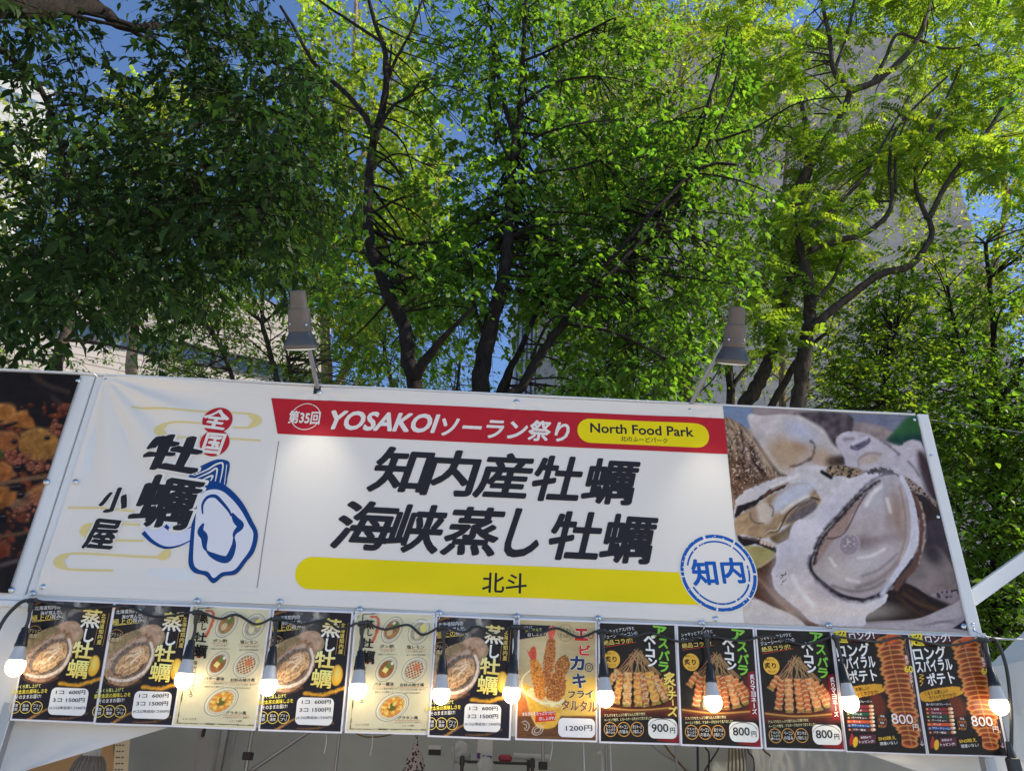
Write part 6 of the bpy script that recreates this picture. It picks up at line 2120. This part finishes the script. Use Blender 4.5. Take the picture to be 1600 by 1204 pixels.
L_DARK = mat_leaf('dark_green_leaf', (.021, .046, .014), (.038, .095, .009), .2, .3)
L_CHERRY = mat_leaf('cherry_leaf', (.076, .158, .026), (.215, .420, .020), .4, .46)
L_ACACIA = mat_leaf('pinnate_leaf', (.110, .190, .020), (.330, .500, .022), .4, .5)
L_GINKGO = mat_leaf('ginkgo_leaf', (.150, .235, .026), (.330, .470, .030), .35, .5)
L_MID = mat_leaf('small_green_leaf', (.088, .165, .024), (.240, .430, .020), .4, .45)
L_YOUNG = mat_leaf('yellow_green_leaf', (.170, .240, .020), (.420, .540, .024), .4, .5)

# ---- big dark tree overhead at the left (its trunk stands outside the frame)
gapA = [[(110, -60), (275, -60), (290, 80), (180, 85), (120, 30)], [(-20, 70), (64, 80), (66, 185), (-20, 200)], [(195, 80), (320, 95), (310, 185), (215, 155)], [(250, 190), (330, 200), (320, 240), (250, 230)]]
polyA = [[(-80, -60), (430, -60), (470, 70), (505, 150), (530, 240), (500, 320), (430, 390), (340, 430), (285, 480), (200, 498), (110, 515), (30, 520), (-80, 525)]]
dA = lambda x, y: np.where((y < 190) & (x < 280), .42, np.where((x < 130) & (y > 180) & (y < 430), .5, 1.0))
clA = CL(polyA, gapA, 4.2, -.2, 2.4, .05, dA)
ex = np.stack([R3.uniform(-7, -2.2, 90), R3.uniform(-6, 1.5, 90), R3.uniform(4.2, 8, 90)], 1)
ex2 = np.stack([R3.uniform(-9, -4.5, 60), R3.uniform(-7, -3.2, 60), R3.uniform(5.2, 8.0, 60)], 1)
ex = np.concatenate([ex, ex2]); pxS = topx(ex); ex = ex[(pxS[2] < .3) | (pxS[0] < -90) | (pxS[1] < -110)]
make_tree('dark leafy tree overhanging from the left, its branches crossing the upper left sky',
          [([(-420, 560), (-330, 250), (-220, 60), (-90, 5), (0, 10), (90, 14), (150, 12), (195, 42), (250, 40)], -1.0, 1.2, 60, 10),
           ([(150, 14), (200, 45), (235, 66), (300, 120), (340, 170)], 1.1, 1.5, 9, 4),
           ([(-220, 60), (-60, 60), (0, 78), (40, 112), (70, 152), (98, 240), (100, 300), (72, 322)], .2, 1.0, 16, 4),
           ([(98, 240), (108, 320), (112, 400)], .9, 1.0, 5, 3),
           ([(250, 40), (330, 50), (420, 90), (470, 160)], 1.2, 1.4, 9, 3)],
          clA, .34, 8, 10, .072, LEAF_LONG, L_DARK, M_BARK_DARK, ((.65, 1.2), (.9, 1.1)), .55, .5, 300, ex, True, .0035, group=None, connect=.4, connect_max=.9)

# ---- cherry trees right behind the stall
polyB = [[(430, -60), (700, -60), (760, 60), (800, 200), (790, 330), (770, 470), (720, 600), (560, 610), (520, 520), (470, 420), (430, 200)]]
dB = lambda x, y: np.where((x < 650) & (y < 330), .16, np.where((x < 600) & (y > 330), .45, 1.0))
clB = CL(polyB, [[(470, 40), (640, 40), (640, 260), (480, 300)], [(700, 220), (740, 220), (740, 320), (700, 320)], [(665, 520), (745, 500), (745, 615), (690, 615)]], 1.0, 3.6, 5.6, .25, dB)
make_tree('dark stemmed cherry tree forking low above the red strip, left of two',
          [([(645, 640), (645, 588), (636, 560), (632, 510), (615, 475), (595, 430), (580, 390), (575, 335), (578, 260), (585, 215), (600, 160), (603, 110), (600, 75), (585, 35), (572, -20)], 3.3, 4.6, 26, 5),
           ([(645, 592), (660, 570), (675, 550), (690, 530), (708, 512), (740, 480)], 3.3, 3.0, 20, 5),
           ([(584, 222), (575, 190), (545, 150), (500, 110), (478, 78), (460, 45), (438, 10)], 4.0, 4.4, 10, 4),
           ([(584, 222), (610, 170), (640, 150), (655, 128)], 4.0, 3.8, 7, 3),
           ([(602, 70), (560, 42), (500, 2), (480, -20)], 4.4, 4.7, 6, 3), ([(600, 150), (615, 100), (642, 50), (660, 0)], 4.2, 4.0, 6, 3),
           ([(580, 262), (620, 240), (660, 255)], 3.9, 3.6, 4, 2), ([(588, 415), (560, 380), (540, 330)], 3.7, 3.9, 6, 3), ([(590, 200), (605, 130), (612, 70)], 4.1, 4.2, 5, 3)],
          clB, .42, 6, 8, .094, LEAF_OVATE, L_CHERRY, M_BARK_DARK, ((.75, 1.2), (.85, 1.15)), .5, .4, 260)
polyC = [[(715, -60), (1000, -60), (1060, 100), (1070, 250), (1040, 380), (900, 500), (850, 600), (700, 560), (640, 440), (690, 350), (760, 230), (690, 150)]]
clC = CL(polyC, [[(680, 200), (775, 195), (770, 320), (680, 325)], [(765, 490), (875, 470), (880, 640), (755, 640)], [(690, 490), (745, 480), (745, 640), (680, 640)]], 1.75, 3.9, 5.9, .05)
make_tree('dark stemmed cherry tree rising from the middle of the sign board',
          [([(747, 640), (755, 570), (770, 490), (785, 440), (792, 390), (795, 340), (798, 290), (804, 210)], 3.7, 4.2, 30, 9),
           ([(804, 210), (790, 170), (780, 130), (770, 60), (758, -20)], 4.2, 4.6, 9, 4), ([(804, 210), (812, 180), (817, 100), (822, 0), (824, -30)], 4.2, 4.6, 10, 4),
           ([(799, 250), (830, 220), (860, 205), (900, 194)], 4.1, 3.8, 6, 3), ([(798, 300), (838, 270), (892, 264), (940, 250)], 4.0, 3.8, 6, 3),
           ([(815, 165), (865, 130), (935, 118)], 4.2, 4.1, 5, 3), ([(818, 95), (860, 78), (960, 28)], 4.4, 4.3, 5, 3), ([(795, 250), (775, 200), (762, 150)], 4.1, 4.4, 5, 3),
           ([(762, 545), (740, 470), (738, 420)], 3.8, 3.9, 7, 3)],
          clC, .42, 6, 8, .094, LEAF_OVATE, L_CHERRY, M_BARK_DARK, ((.7, 1.15), (.85, 1.12)), .5, .4, 300)
polyD = [[(830, 400), (900, 330), (1000, 210), (1120, 60), (1200, 120), (1180, 300), (1160, 430), (1110, 560), (1060, 640), (860, 640), (850, 540)]]
clD = CL(polyD, [[(765, 500), (880, 520), (880, 650), (765, 650)], [(1040, 80), (1110, 80), (1120, 190), (1040, 190)]], 1.7, 3.7, 5.4, .1)
make_tree('cherry tree with slanting dark limbs below the yellow pill sign and arm lamp',
          [([(790, 650), (815, 605), (850, 545), (880, 505), (907, 470), (960, 420), (1000, 376), (1040, 330), (1062, 304)], 3.6, 4.0, 17, 6),
           ([(766, 650), (790, 590), (812, 548), (840, 486), (866, 450)], 3.9, 4.2, 14, 5), ([(786, 640), (800, 575), (826, 520)], 4.1, 4.3, 10, 4),
           ([(925, 450), (948, 412), (1030, 322), (1075, 275), (1115, 256), (1150, 258)], 3.8, 3.9, 10, 4), ([(1088, 228), (1110, 150), (1126, 96), (1138, 40)], 4.1, 4.3, 5, 3),
           ([(1120, 220), (1182, 198), (1250, 160), (1330, 150)], 4.0, 4.0, 4, 2), ([(1062, 304), (1100, 240), (1140, 160), (1150, 120)], 4.0, 4.2, 6, 3),
           ([(880, 505), (960, 520), (1040, 560)], 3.7, 3.5, 6, 3), ([(830, 560), (860, 500), (900, 495)], 3.7, 3.6, 5, 3), ([(1060, 268), (1140, 278), (1200, 300)], 3.9, 4.0, 4, 2)],
          clD, .42, 6, 8, .094, LEAF_OVATE, L_CHERRY, M_BARK_DARK, ((.7, 1.15), (.85, 1.12)), .5, .4, 300)

# ---- false acacia with open branches at the right
polyE = [[(1130, -60), (1680, -60), (1680, 330), (1560, 300), (1460, 280), (1350, 300), (1240, 250), (1150, 180)], [(1150, 250), (1330, 300), (1300, 480), (1160, 470)]]
clE = CL(polyE, [[(1350, 70), (1440, 70), (1440, 170), (1350, 170)], [(1480, 290), (1600, 280), (1610, 420), (1480, 420)], [(1140, 300), (1330, 170), (1330, 250), (1140, 480)]], 2.1, 6.2, 8.8, .12)
make_tree('false acacia with feathery leaves and a straight dark trunk near the banner oyster photo',
          [([(1249, 660), (1252, 600), (1256, 560), (1262, 520), (1266, 480), (1259, 420), (1250, 380), (1243, 330), (1250, 290), (1275, 240), (1310, 190), (1329, 142)], 6.0, 6.6, 25, 9),
           ([(1329, 142), (1303, 112), (1298, 70), (1290, 30), (1280, -20)], 6.6, 7, 9, 5), ([(1329, 142), (1370, 126), (1412, 90), (1440, 48), (1458, -20)], 6.6, 7, 11, 6),
           ([(1365, 126), (1384, 90), (1402, 54), (1440, 64), (1478, 76), (1530, 70)], 6.7, 7, 6, 3), ([(1303, 112), (1325, 50), (1338, -20)], 6.7, 7, 6, 3),
           ([(1266, 514), (1310, 476), (1370, 431), (1420, 416), (1446, 386), (1456, 360), (1441, 322), (1431, 290), (1436, 240), (1472, 168), (1505, 95)], 6.0, 6.8, 14, 3),
           ([(1452, 340), (1490, 270), (1540, 210), (1580, 148), (1640, 90)], 6.5, 7, 9, 3), ([(1265, 392), (1310, 376), (1350, 365), (1386, 336), (1394, 300), (1390, 270), (1402, 200), (1480, 120)], 6.1, 6.7, 11, 3),
           ([(1266, 474), (1300, 440), (1322, 385)], 6, 6.3, 8, 4), ([(1262, 360), (1300, 330), (1350, 276), (1372, 240), (1420, 150)], 6.1, 6.6, 8, 3),
           ([(1290, 30), (1260, 60), (1225, 50)], 6.9, 7, 4, 2), ([(1400, 300), (1400, 240), (1420, 180), (1460, 140)], 6.4, 6.8, 5, 2), ([(1430, 285), (1470, 215), (1500, 150)], 6.5, 6.9, 4, 2)],
          clE, .62, 5, 4, .30, LEAF_SIMPLE, L_ACACIA, M_BARK_GREY, ((.75, 1.2), (.85, 1.2)), .3, .35, 0, None, True, .004, pinnate=7)
clE2 = CL([[(1150, 160), (1300, 200), (1320, 420), (1200, 560), (1140, 420)]], [], 1.6, 5.6, 7.2)
make_tree('leaning grey trunk of an acacia left of the straight one',
          [([(1163, 665), (1178, 612), (1195, 578), (1208, 540), (1216, 510), (1236, 440), (1254, 380), (1258, 300), (1262, 220), (1250, 150)], 6.6, 7.0, 24, 8),
           ([(1190, 665), (1235, 580), (1252, 555), (1290, 520)], 6.9, 7.1, 13, 5), ([(1236, 440), (1215, 380), (1190, 330)], 6.8, 7, 8, 3)],
          clE2, .6, 5, 4, .28, LEAF_SIMPLE, L_ACACIA, M_BARK_GREY, ((.7, 1.1), (.85, 1.1)), .3, .35, 0, None, True, .004, pinnate=6)

# ---- dense lower trees at the right
polyF = [[(1290, 560), (1350, 500), (1330, 430), (1400, 400), (1480, 330), (1680, 330), (1680, 1020), (1480, 1000), (1430, 700), (1330, 680)]]
clF = CL(polyF, [[(1480, 300), (1640, 300), (1640, 430), (1480, 430)]], 3.2, 6.8, 9.5, .3, lambda x, y: np.where(y > 600, 1., .62))
make_tree('dense bushy tree filling the space right of the sign board',
          [([(1556, 990), (1558, 800), (1556, 640), (1554, 560), (1550, 480), (1540, 380)], 7.8, 8.2, 15, 6), ([(1556, 700), (1520, 600), (1490, 500), (1480, 440)], 7.9, 8.1, 9, 4), ([(1556, 640), (1600, 560), (1640, 480)], 7.9, 8.3, 8, 3),
           ([(1500, 800), (1430, 700), (1390, 600)], 7.8, 7.6, 10, 3), ([(1370, 560), (1320, 600)], 7.4, 7.4, 5, 3)],
          clF, .60, 8, 9, .098, LEAF_OVATE, L_MID, M_BARK_DARK, ((.65, 1.2), (.85, 1.15)), .35, .35)
clF2 = CL([[(1290, 480), (1420, 420), (1460, 560), (1400, 680), (1280, 660)]], [], 1.3, 6.2, 7.4)
make_tree('low bright leaved tree between the acacia and the sign board corner',
          [([(1395, 900), (1390, 700), (1380, 600), (1400, 520)], 6.6, 6.8, 10, 4), ([(1385, 640), (1330, 600), (1300, 590)], 6.7, 6.6, 6, 3)],
          clF2, .42, 7, 9, .07, LEAF_SIMPLE, L_ACACIA, M_BARK_DARK, ((.7, 1.15), (.85, 1.1)), .3, .35)
# far right, sunlit upper foliage
polyM = [[(1380, -60), (1680, -60), (1680, 520), (1500, 500), (1440, 400), (1400, 250)]]
clM = CL(polyM, [[(1350, 60), (1450, 60), (1450, 180), (1350, 180)], [(1470, 290), (1620, 280), (1620, 430), (1470, 430)]], 1.9, 11, 15, .2)
make_tree('tall sunlit yellow green tree at the upper right corner',
          [([(1560, 700), (1540, 500), (1555, 400), (1572, 310), (1560, 250), (1530, 150)], 12.5, 13.5, 12, 6), ([(1560, 300), (1500, 220), (1460, 120)], 12.9, 13, 7, 3), ([(1572, 310), (1620, 220), (1640, 120)], 12.9, 13, 7, 3)],
          clM, 1.15, 9, 10, .17, LEAF_NARROW, L_YOUNG, M_BARK_PALE, ((.75, 1.25), (.9, 1.15)), .3, .5)

# ---- ginkgo columns, sunlit, in the gap left of the cherries
clG = CL([[(455, 300), (476, 20), (492, -40), (506, 60), (516, 120), (535, 20), (548, -30), (566, 40), (588, 60), (610, 30), (632, 0), (645, 70), (675, 200), (690, 330), (720, 470), (560, 560), (470, 500)]], [[(500, 60), (520, 60), (518, 180), (502, 180)], [(648, 0), (690, 0), (690, 120), (650, 60)]], 2.0, 13, 16.5, .05)
make_tree('tall sunlit ginkgo with pale trunk standing behind the first arm lamp',
          [([(520, 660), (512, 600), (508, 540), (510, 470), (530, 300), (552, 120), (556, -10)], 14.5, 15, 22, 5), ([(516, 620), (560, 540), (585, 500), (640, 420), (680, 330)], 14.5, 14.8, 15, 5),
           ([(512, 500), (490, 380), (486, 200), (488, 60)], 14.6, 15, 10, 4), ([(540, 640), (572, 560), (590, 500)], 14.4, 14.4, 8, 4), ([(530, 300), (600, 180), (620, 60)], 14.8, 15, 9, 3)],
          clG, .85, 9, 11, .15, LEAF_FAN, L_GINKGO, M_BARK_PALE, ((.75, 1.25), (.88, 1.12)), -.25, 1.6, 0, None, True, .006, out=np.array([0, 0, .9]))
# ---- sunlit tree behind the middle cherries
clH = CL([[(850, -60), (1230, -60), (1200, 120), (1100, 300), (1000, 330), (880, 330), (860, 200)]], [[(1040, 90), (1100, 90), (1100, 190), (1030, 190)]], 2.4, 10, 13, .15)
make_tree('sunlit yellow green tree with pale stems behind the middle cherry trees',
          [([(975, 660), (968, 600), (985, 440), (1000, 330), (1040, 200), (1068, 100)], 11, 11.8, 20, 6), ([(1078, 660), (1076, 560), (1092, 440), (1086, 350), (1098, 200)], 11.4, 12, 16, 5), ([(1086, 350), (1062, 200), (1075, 60)], 11.6, 12, 9, 4),
           ([(1062, 200), (1015, 150)], 11.6, 11.6, 6, 3), ([(985, 440), (930, 300), (910, 160)], 11.3, 11.6, 9, 3), ([(1098, 200), (1150, 110), (1180, 20)], 11.8, 12, 8, 3), ([(1040, 480), (1060, 440), (1070, 330)], 11, 11.4, 8, 4)],
          clH, .95, 9, 10, .16, LEAF_NARROW, L_YOUNG, M_BARK_PALE, ((.7, 1.2), (.85, 1.1)), .3, .5)
clL = CL([[(830, 420), (1150, 380), (1160, 640), (840, 640)]], [[(770, 500), (885, 500), (885, 640), (770, 640)], [(1080, 560), (1180, 540), (1180, 640), (1110, 640)]], 1.4, 8.5, 10.5, .1)
make_tree('thin tree with several stems behind the second arm lamp',
          [([(1145, 660), (1138, 560), (1120, 480), (1118, 400), (1130, 320)], 8.8, 9.2, 14, 6), ([(1140, 610), (1170, 570), (1200, 540)], 8.8, 8.9, 8, 4), ([(975, 640), (960, 560), (990, 470)], 9.4, 9.6, 12, 6), ([(1070, 640), (1062, 520), (1072, 420)], 9.4, 9.6, 14, 7)],
          clL, .62, 7, 8, .10, LEAF_SIMPLE, L_MID, M_BARK_GREY, ((.7, 1.15), (.85, 1.1)), .35, .4)

clP = CL([[(1130, 60), (1450, 60), (1450, 400), (1340, 470), (1300, 610), (1130, 610)]], [[(1340, 60), (1440, 60), (1440, 180), (1340, 180)]], 0.75, 9.5, 12, .1)
make_tree('pale stemmed tree with small bright leaves in front of the clad building',
          [([(1225, 660), (1222, 560), (1215, 440), (1225, 300), (1235, 180)], 10.4, 11, 12, 5), ([(1215, 440), (1180, 330), (1170, 240)], 10.6, 10.8, 7, 3), ([(1222, 420), (1290, 320), (1330, 230)], 10.6, 11, 7, 3)],
          clP, .80, 8, 9, .12, LEAF_NARROW, L_YOUNG, M_BARK_PALE, ((.7, 1.2), (.85, 1.1)), .3, .45)

# ---- smaller trees behind the left half of the board
clI = CL([[(270, 440), (420, 400), (580, 420), (620, 560), (600, 640), (260, 640)]], [], 1.0, 6.5, 9.0)
make_tree('small tree with slender dark stems behind the left end of the banner',
          [([(445, 660), (432, 590), (415, 525), (410, 500), (412, 440), (420, 390)], 7.4, 7.8, 10, 4), ([(385, 660), (352, 560), (320, 500), (302, 440)], 7.6, 7.8, 8, 4), ([(410, 505), (445, 478), (470, 465)], 7.5, 7.4, 5, 2), ([(412, 505), (380, 480), (350, 440)], 7.5, 7.6, 5, 2), ([(470, 660), (455, 590), (450, 560)], 7.8, 7.9, 9, 6)],
          clI, .42, 8, 9, .062, LEAF_SIMPLE, L_MID, M_BARK_GREY, ((.7, 1.25), (.85, 1.15)), .35, .35)
clJ = CL([[(-60, 535), (90, 560), (150, 530), (290, 500), (330, 600), (-60, 610)]], [[(110, 560), (240, 550), (240, 600), (120, 590)]], 0.7, 7.5, 9.5, .2)
make_tree('leafy tree with a thick grey trunk just above the left food banner',
          [([(80, 640), (86, 580), (96, 540), (110, 480), (120, 400)], 8.2, 8.6, 22, 12), ([(100, 530), (180, 540), (250, 560)], 8.3, 8.3, 7, 3), ([(90, 570), (30, 560), (-20, 580)], 8.2, 8, 6, 3)],
          clJ, .45, 8, 9, .062, LEAF_SIMPLE, L_MID, M_BARK_GREY, ((.7, 1.25), (.85, 1.15)), .3, .3)
clK = CL([[(-60, 150), (110, 180), (260, 140), (330, 130), (460, 250), (480, 430), (300, 480), (-60, 470)]], [], 1.2, 10.5, 14, .3)
make_tree('sunlit tree showing through the dark overhanging leaves at the left',
          [([(200, 660), (205, 560), (215, 470), (230, 380), (250, 250)], 12, 12.6, 20, 7), ([(215, 470), (120, 380), (60, 300)], 12.1, 12.4, 10, 4), ([(225, 420), (330, 340), (400, 280)], 12.1, 12.4, 10, 4)],
          clK, 1.0, 9, 10, .15, LEAF_SIMPLE, L_YOUNG, M_BARK_PALE, ((.65, 1.2), (.85, 1.1)), .3, .45)
clN = CL([[(560, 430), (760, 480), (850, 480), (850, 630), (560, 640)]], [[(755, 470), (870, 460), (870, 640), (755, 640)]], 0.7, 9, 12, .1)
make_tree('light leaved tree with thin stems low between the cherry trunks',
          [([(620, 660), (612, 600), (600, 540), (610, 480)], 10.5, 10.8, 9, 4), ([(700, 660), (715, 600), (720, 540)], 10.4, 10.6, 7, 3)],
          clN, .55, 7, 8, .09, LEAF_SIMPLE, L_MID, M_BARK_GREY, ((.8, 1.25), (.9, 1.15)), .3, .4)
# ---- unseen tree added past the right frame edge to shade stall, lamps and cherries
exS = np.stack([R3.uniform(3.6, 9.0, 170), R3.uniform(-1.3, 2.0, 170), R3.uniform(4.0, 10.0, 170)], 1)
pxS = topx(exS)
exT = np.stack([R3.uniform(7.5, 14, 60), R3.uniform(3.0, 7.0, 60), R3.uniform(8.5, 17, 60)], 1)
exS = np.concatenate([exS, exT])
pxS = topx(exS)
exS = exS[(pxS[0] > 1690) | (pxS[2] < 0)]
make_tree('broad shade tree of the row standing just outside the right edge', [([(2150, 700), (2150, 500), (2160, 300), (2180, 100)], 1.2, 1.2, 60, 25), ([(2150, 500), (2300, 300), (2400, 100)], 1.2, .2, 30, 12)],
          [], .7, 8, 9, .13, LEAF_SIMPLE, L_CHERRY, M_BARK_DARK, extra=exS, connect=0)
print('LEAVES', sum(s_[1] for s_ in STATS), STATS)


# ================================================================== buildings behind the trees
M_STONE = mat_plain('grey_beige_cladding', (.46, .385, .325), .6, noise=.2, scale=.9, bump=.1, bscale=12, dirt=(.38, .335, .31))
M_STONE2 = mat_plain('grey_beige_cladding_dark', (.385, .325, .28), .6, noise=.2, scale=.9, bump=.1, bscale=12)
M_JOINT = mat_plain('cladding_joint', (.24, .21, .19), .8, noise=.1)
M_PINK = mat_plain('pale_pinkish_wall', (.60, .53, .49), .6, noise=.06, scale=.5)
M_GLASS = mat_plain('window_glass', (.16, .22, .30), .06, noise=.2, scale=.3, spec=.8)
M_FRAME = mat_plain('dark_window_frame', (.10, .10, .11), .5)
M_BLUISH = mat_plain('pale_blue_grey_tower', (.40, .43, .50), .55, noise=.06, scale=.4)
M_TOWERW = mat_plain('white_tower', (.50, .485, .47), .55, noise=.05, scale=.4)


def quad_mesh(name):
    bm = bmesh.new(); bmesh.ops.create_cube(bm, size=1)
    bmesh.ops.bevel(bm, geom=[e for e in bm.edges if all(v.co.y < 0 for v in e.verts)], offset=.03, segments=1, affect='EDGES')
    me = bpy.data.meshes.new(name); bm.to_mesh(me); bm.free()
    return me


# grey clad tower block behind the right half
YB = 31.0
xl, xr = at(868, 640, YB)[0], at(1470, 200, YB)[0]
ztop = at(1200, 40, YB)[2]
BG = empty('clad_building', ((xl + xr) / 2, YB, 0), 'tall grey stone clad building behind the trees right of centre', 'building')
b = MB(); b.box(xl, xr, YB + .01, YB + 14, 0, ztop)
b.build('core_wall', M_JOINT, BG)
pw, ph = 1.04, .78
nx = int((xr - xl) / pw)
pw = (xr - xl) / nx
me1, me2 = quad_mesh('cladding_panel'), quad_mesh('cladding_panel')
me1.materials.append(M_STONE); me2.materials.append(M_STONE2)
z = 0.0
cells = []
row = 0
while z + ph < ztop:
    for i in range(nx): cells.append((xl + pw * (i + .5), z + ph / 2, row))
    z += ph; row += 1
vis = [(topx((x, YB, zz))[1], x, zz, r) for x, zz, r in cells]
vis = sorted([v for v in vis if v[0] < 668 and v[0] > 0], key=lambda v: -v[0])
ind = set((round(v[1], 3), round(v[2], 3)) for v in vis[:300])
rest = MB()
cx0 = (xl + xr) / 2
for x, zz, r in cells:
    dy = random.uniform(-.008, .008)
    if (round(x, 3), round(zz, 3)) in ind:
        o = bpy.data.objects.new('panel', me1 if random.random() < .7 else me2); COL.objects.link(o); o.parent = BG
        o.location = (x - cx0, dy, zz); o.scale = (pw - .016, .05, ph - .016)
    elif zz > 3:
        rest.box(x - pw / 2 + .008, x + pw / 2 - .008, YB - .025 + dy, YB + .025, zz - ph / 2 + .008, zz + ph / 2 - .008, 0 if random.random() < .7 else 1)
o = rest.build('panels', [M_STONE, M_STONE2], BG); o['kind'] = 'stuff'
# pale blue ribbed tower in the gap
Y2 = 48.0
x0, x1 = at(800, 600, Y2)[0], at(866, 600, Y2)[0]
zt = at(820, 430, Y2)[2]
BT = empty('ribbed_tower', ((x0 + x1) / 2, Y2, 0), 'pale blue grey tower with vertical ribs seen low between cherry trunks', 'building')
b = MB(); b.box(x0, x1, Y2 + .2, Y2 + 8, 0, zt); b.build('wall', M_BLUISH, BT)
nr = 9
rm = bpy.data.meshes.new('rib')
b = MB(); b.bbox(-.09, .09, -.2, .2, 0, zt, .02)
first = None
for i in range(nr):
    x = x0 + (x1 - x0) * (i + .5) / nr
    if first is None:
        o = b.build('rib', M_BLUISH, BT, True); first = o.data
    else: o = link('rib', first, BT, local=True)
    o.location = (x - (x0 + x1) / 2, .02, 0)
    if i < nr - 1:
        g_ = MB(); g_.box(x + .12, x + (x1 - x0) / nr - .12, Y2 + .12, Y2 + .16, 2, zt - 1); g_.build('window_strip', M_GLASS, BT)

# low pinkish building at the left, its wall turned to the sun
pL, pR = at(-120, 620, 17.5), at(500, 620, 21.5)
pL, pR = np.array([pL[0], 17.5, 0]), np.array([pR[0], 21.5, 0])
dv = (pR - pL); Lw = np.linalg.norm(dv); dv /= Lw
nv_ = np.array([dv[1], -dv[0], 0])                                    # outward, towards camera
zt = at(300, 452, 20.0)[2]
PB = empty('pinkish_building', (pL + pR) / 2, 'low pale pinkish building with a band of windows behind the trees at left', 'building')


def wallbox(mb, s0, s1, d0, d1, z0, z1, mi=0):
    c = pL + dv * (s0 + s1) / 2 + nv_ * (d0 + d1) / 2 + np.array([0, 0, (z0 + z1) / 2])
    return mb.obox(c, dv * (s1 - s0) / 2, nv_ * abs(d1 - d0) / 2, (0, 0, (z1 - z0) / 2), mi)


zw0, zw1 = at(215, 546, 19.2)[2], at(215, 518, 19.2)[2]
b = MB(); wallbox(b, 0, Lw, -8, -.25, 0, zt); b.build('core_wall', M_FRAME, PB)
b = MB(); wallbox(b, 0, Lw, -.25, 0, 0, zw0); b.build('wall', M_PINK, PB)
b = MB(); wallbox(b, 0, Lw, -.25, 0, zw1, zt); b.build('wall', M_PINK, PB)
b = MB()
zz = zw0 - 6
while zz < zt:
    if not (zw0 - .1 < zz < zw1 + .1): wallbox(b, 0, Lw, 0, .012, zz, zz + .22)
    zz += .26
o = b.build('tile_courses', mat_plain('pale_tile', (.63, .555, .51), .5, noise=.06, scale=2), PB); o['kind'] = 'stuff'
nw = 9
for i in range(nw):
    s0, s1 = Lw * i / nw + .12, Lw * (i + 1) / nw - .12
    b = MB(); wallbox(b, s0, s1, -.16, -.13, zw0 + .05, zw1 - .05); w_ = b.build('window', M_GLASS, PB)
    b = MB(); wallbox(b, s0 - .12, s0, -.2, .03, zw0, zw1); b.build('mullion', M_FRAME, w_)
    b = MB(); wallbox(b, (s0 + s1) / 2 - .04, (s0 + s1) / 2 + .04, -.13, -.05, zw0 + .06, zw1 - .06); b.build('mullion', M_FRAME, w_)
    b = MB(); wallbox(b, s0, s1, -.12, .06, zw0 + .001, zw0 + .045); b.build('sill', M_FRAME, w_)
    b = MB(); wallbox(b, s0, s1, -.12, .05, zw1 - .048, zw1 - .001); b.build('lintel', M_FRAME, w_)

# white tower at the upper left edge
Y4 = 40.0
xr4, zt4 = at(6, 200, Y4)[0], at(20, 92, Y4)[2]
WT = empty('white_tower', (xr4 - 6, Y4, 0), 'bright white building corner high at the left edge behind leaves', 'building')
b = MB()
A_, B_ = np.array([xr4, Y4 + 3, 0]), np.array([xr4 - 14, Y4 - 5, 0])
dd = unit(B_ - A_); nn = np.array([-dd[1], dd[0], 0]); nn = nn if nn[1] < 0 else -nn
mid_ = (A_ + B_) / 2 - nn * 5
b.obox(mid_ + [0, 0, zt4 / 2], dd * np.linalg.norm(B_ - A_) / 2, nn * 5, (0, 0, zt4 / 2)); b.build('wall', M_TOWERW, WT)
for k in range(10):
    zz = zt4 - 2.2 - k * 3.6
    b = MB(); c = (A_ + B_) / 2 + nn * .03 + np.array([0, 0, zz]); b.obox(c, dd * np.linalg.norm(B_ - A_) * .46, nn * .02, (0, 0, .55)); w_ = b.build('window_band', M_GLASS, WT)
    for j in range(-4, 5):
        b = MB(); b.obox(c + dd * j * 1.6 + nn * .03, dd * .06, nn * .03, (0, 0, .56)); b.build('mullion', M_FRAME, w_)
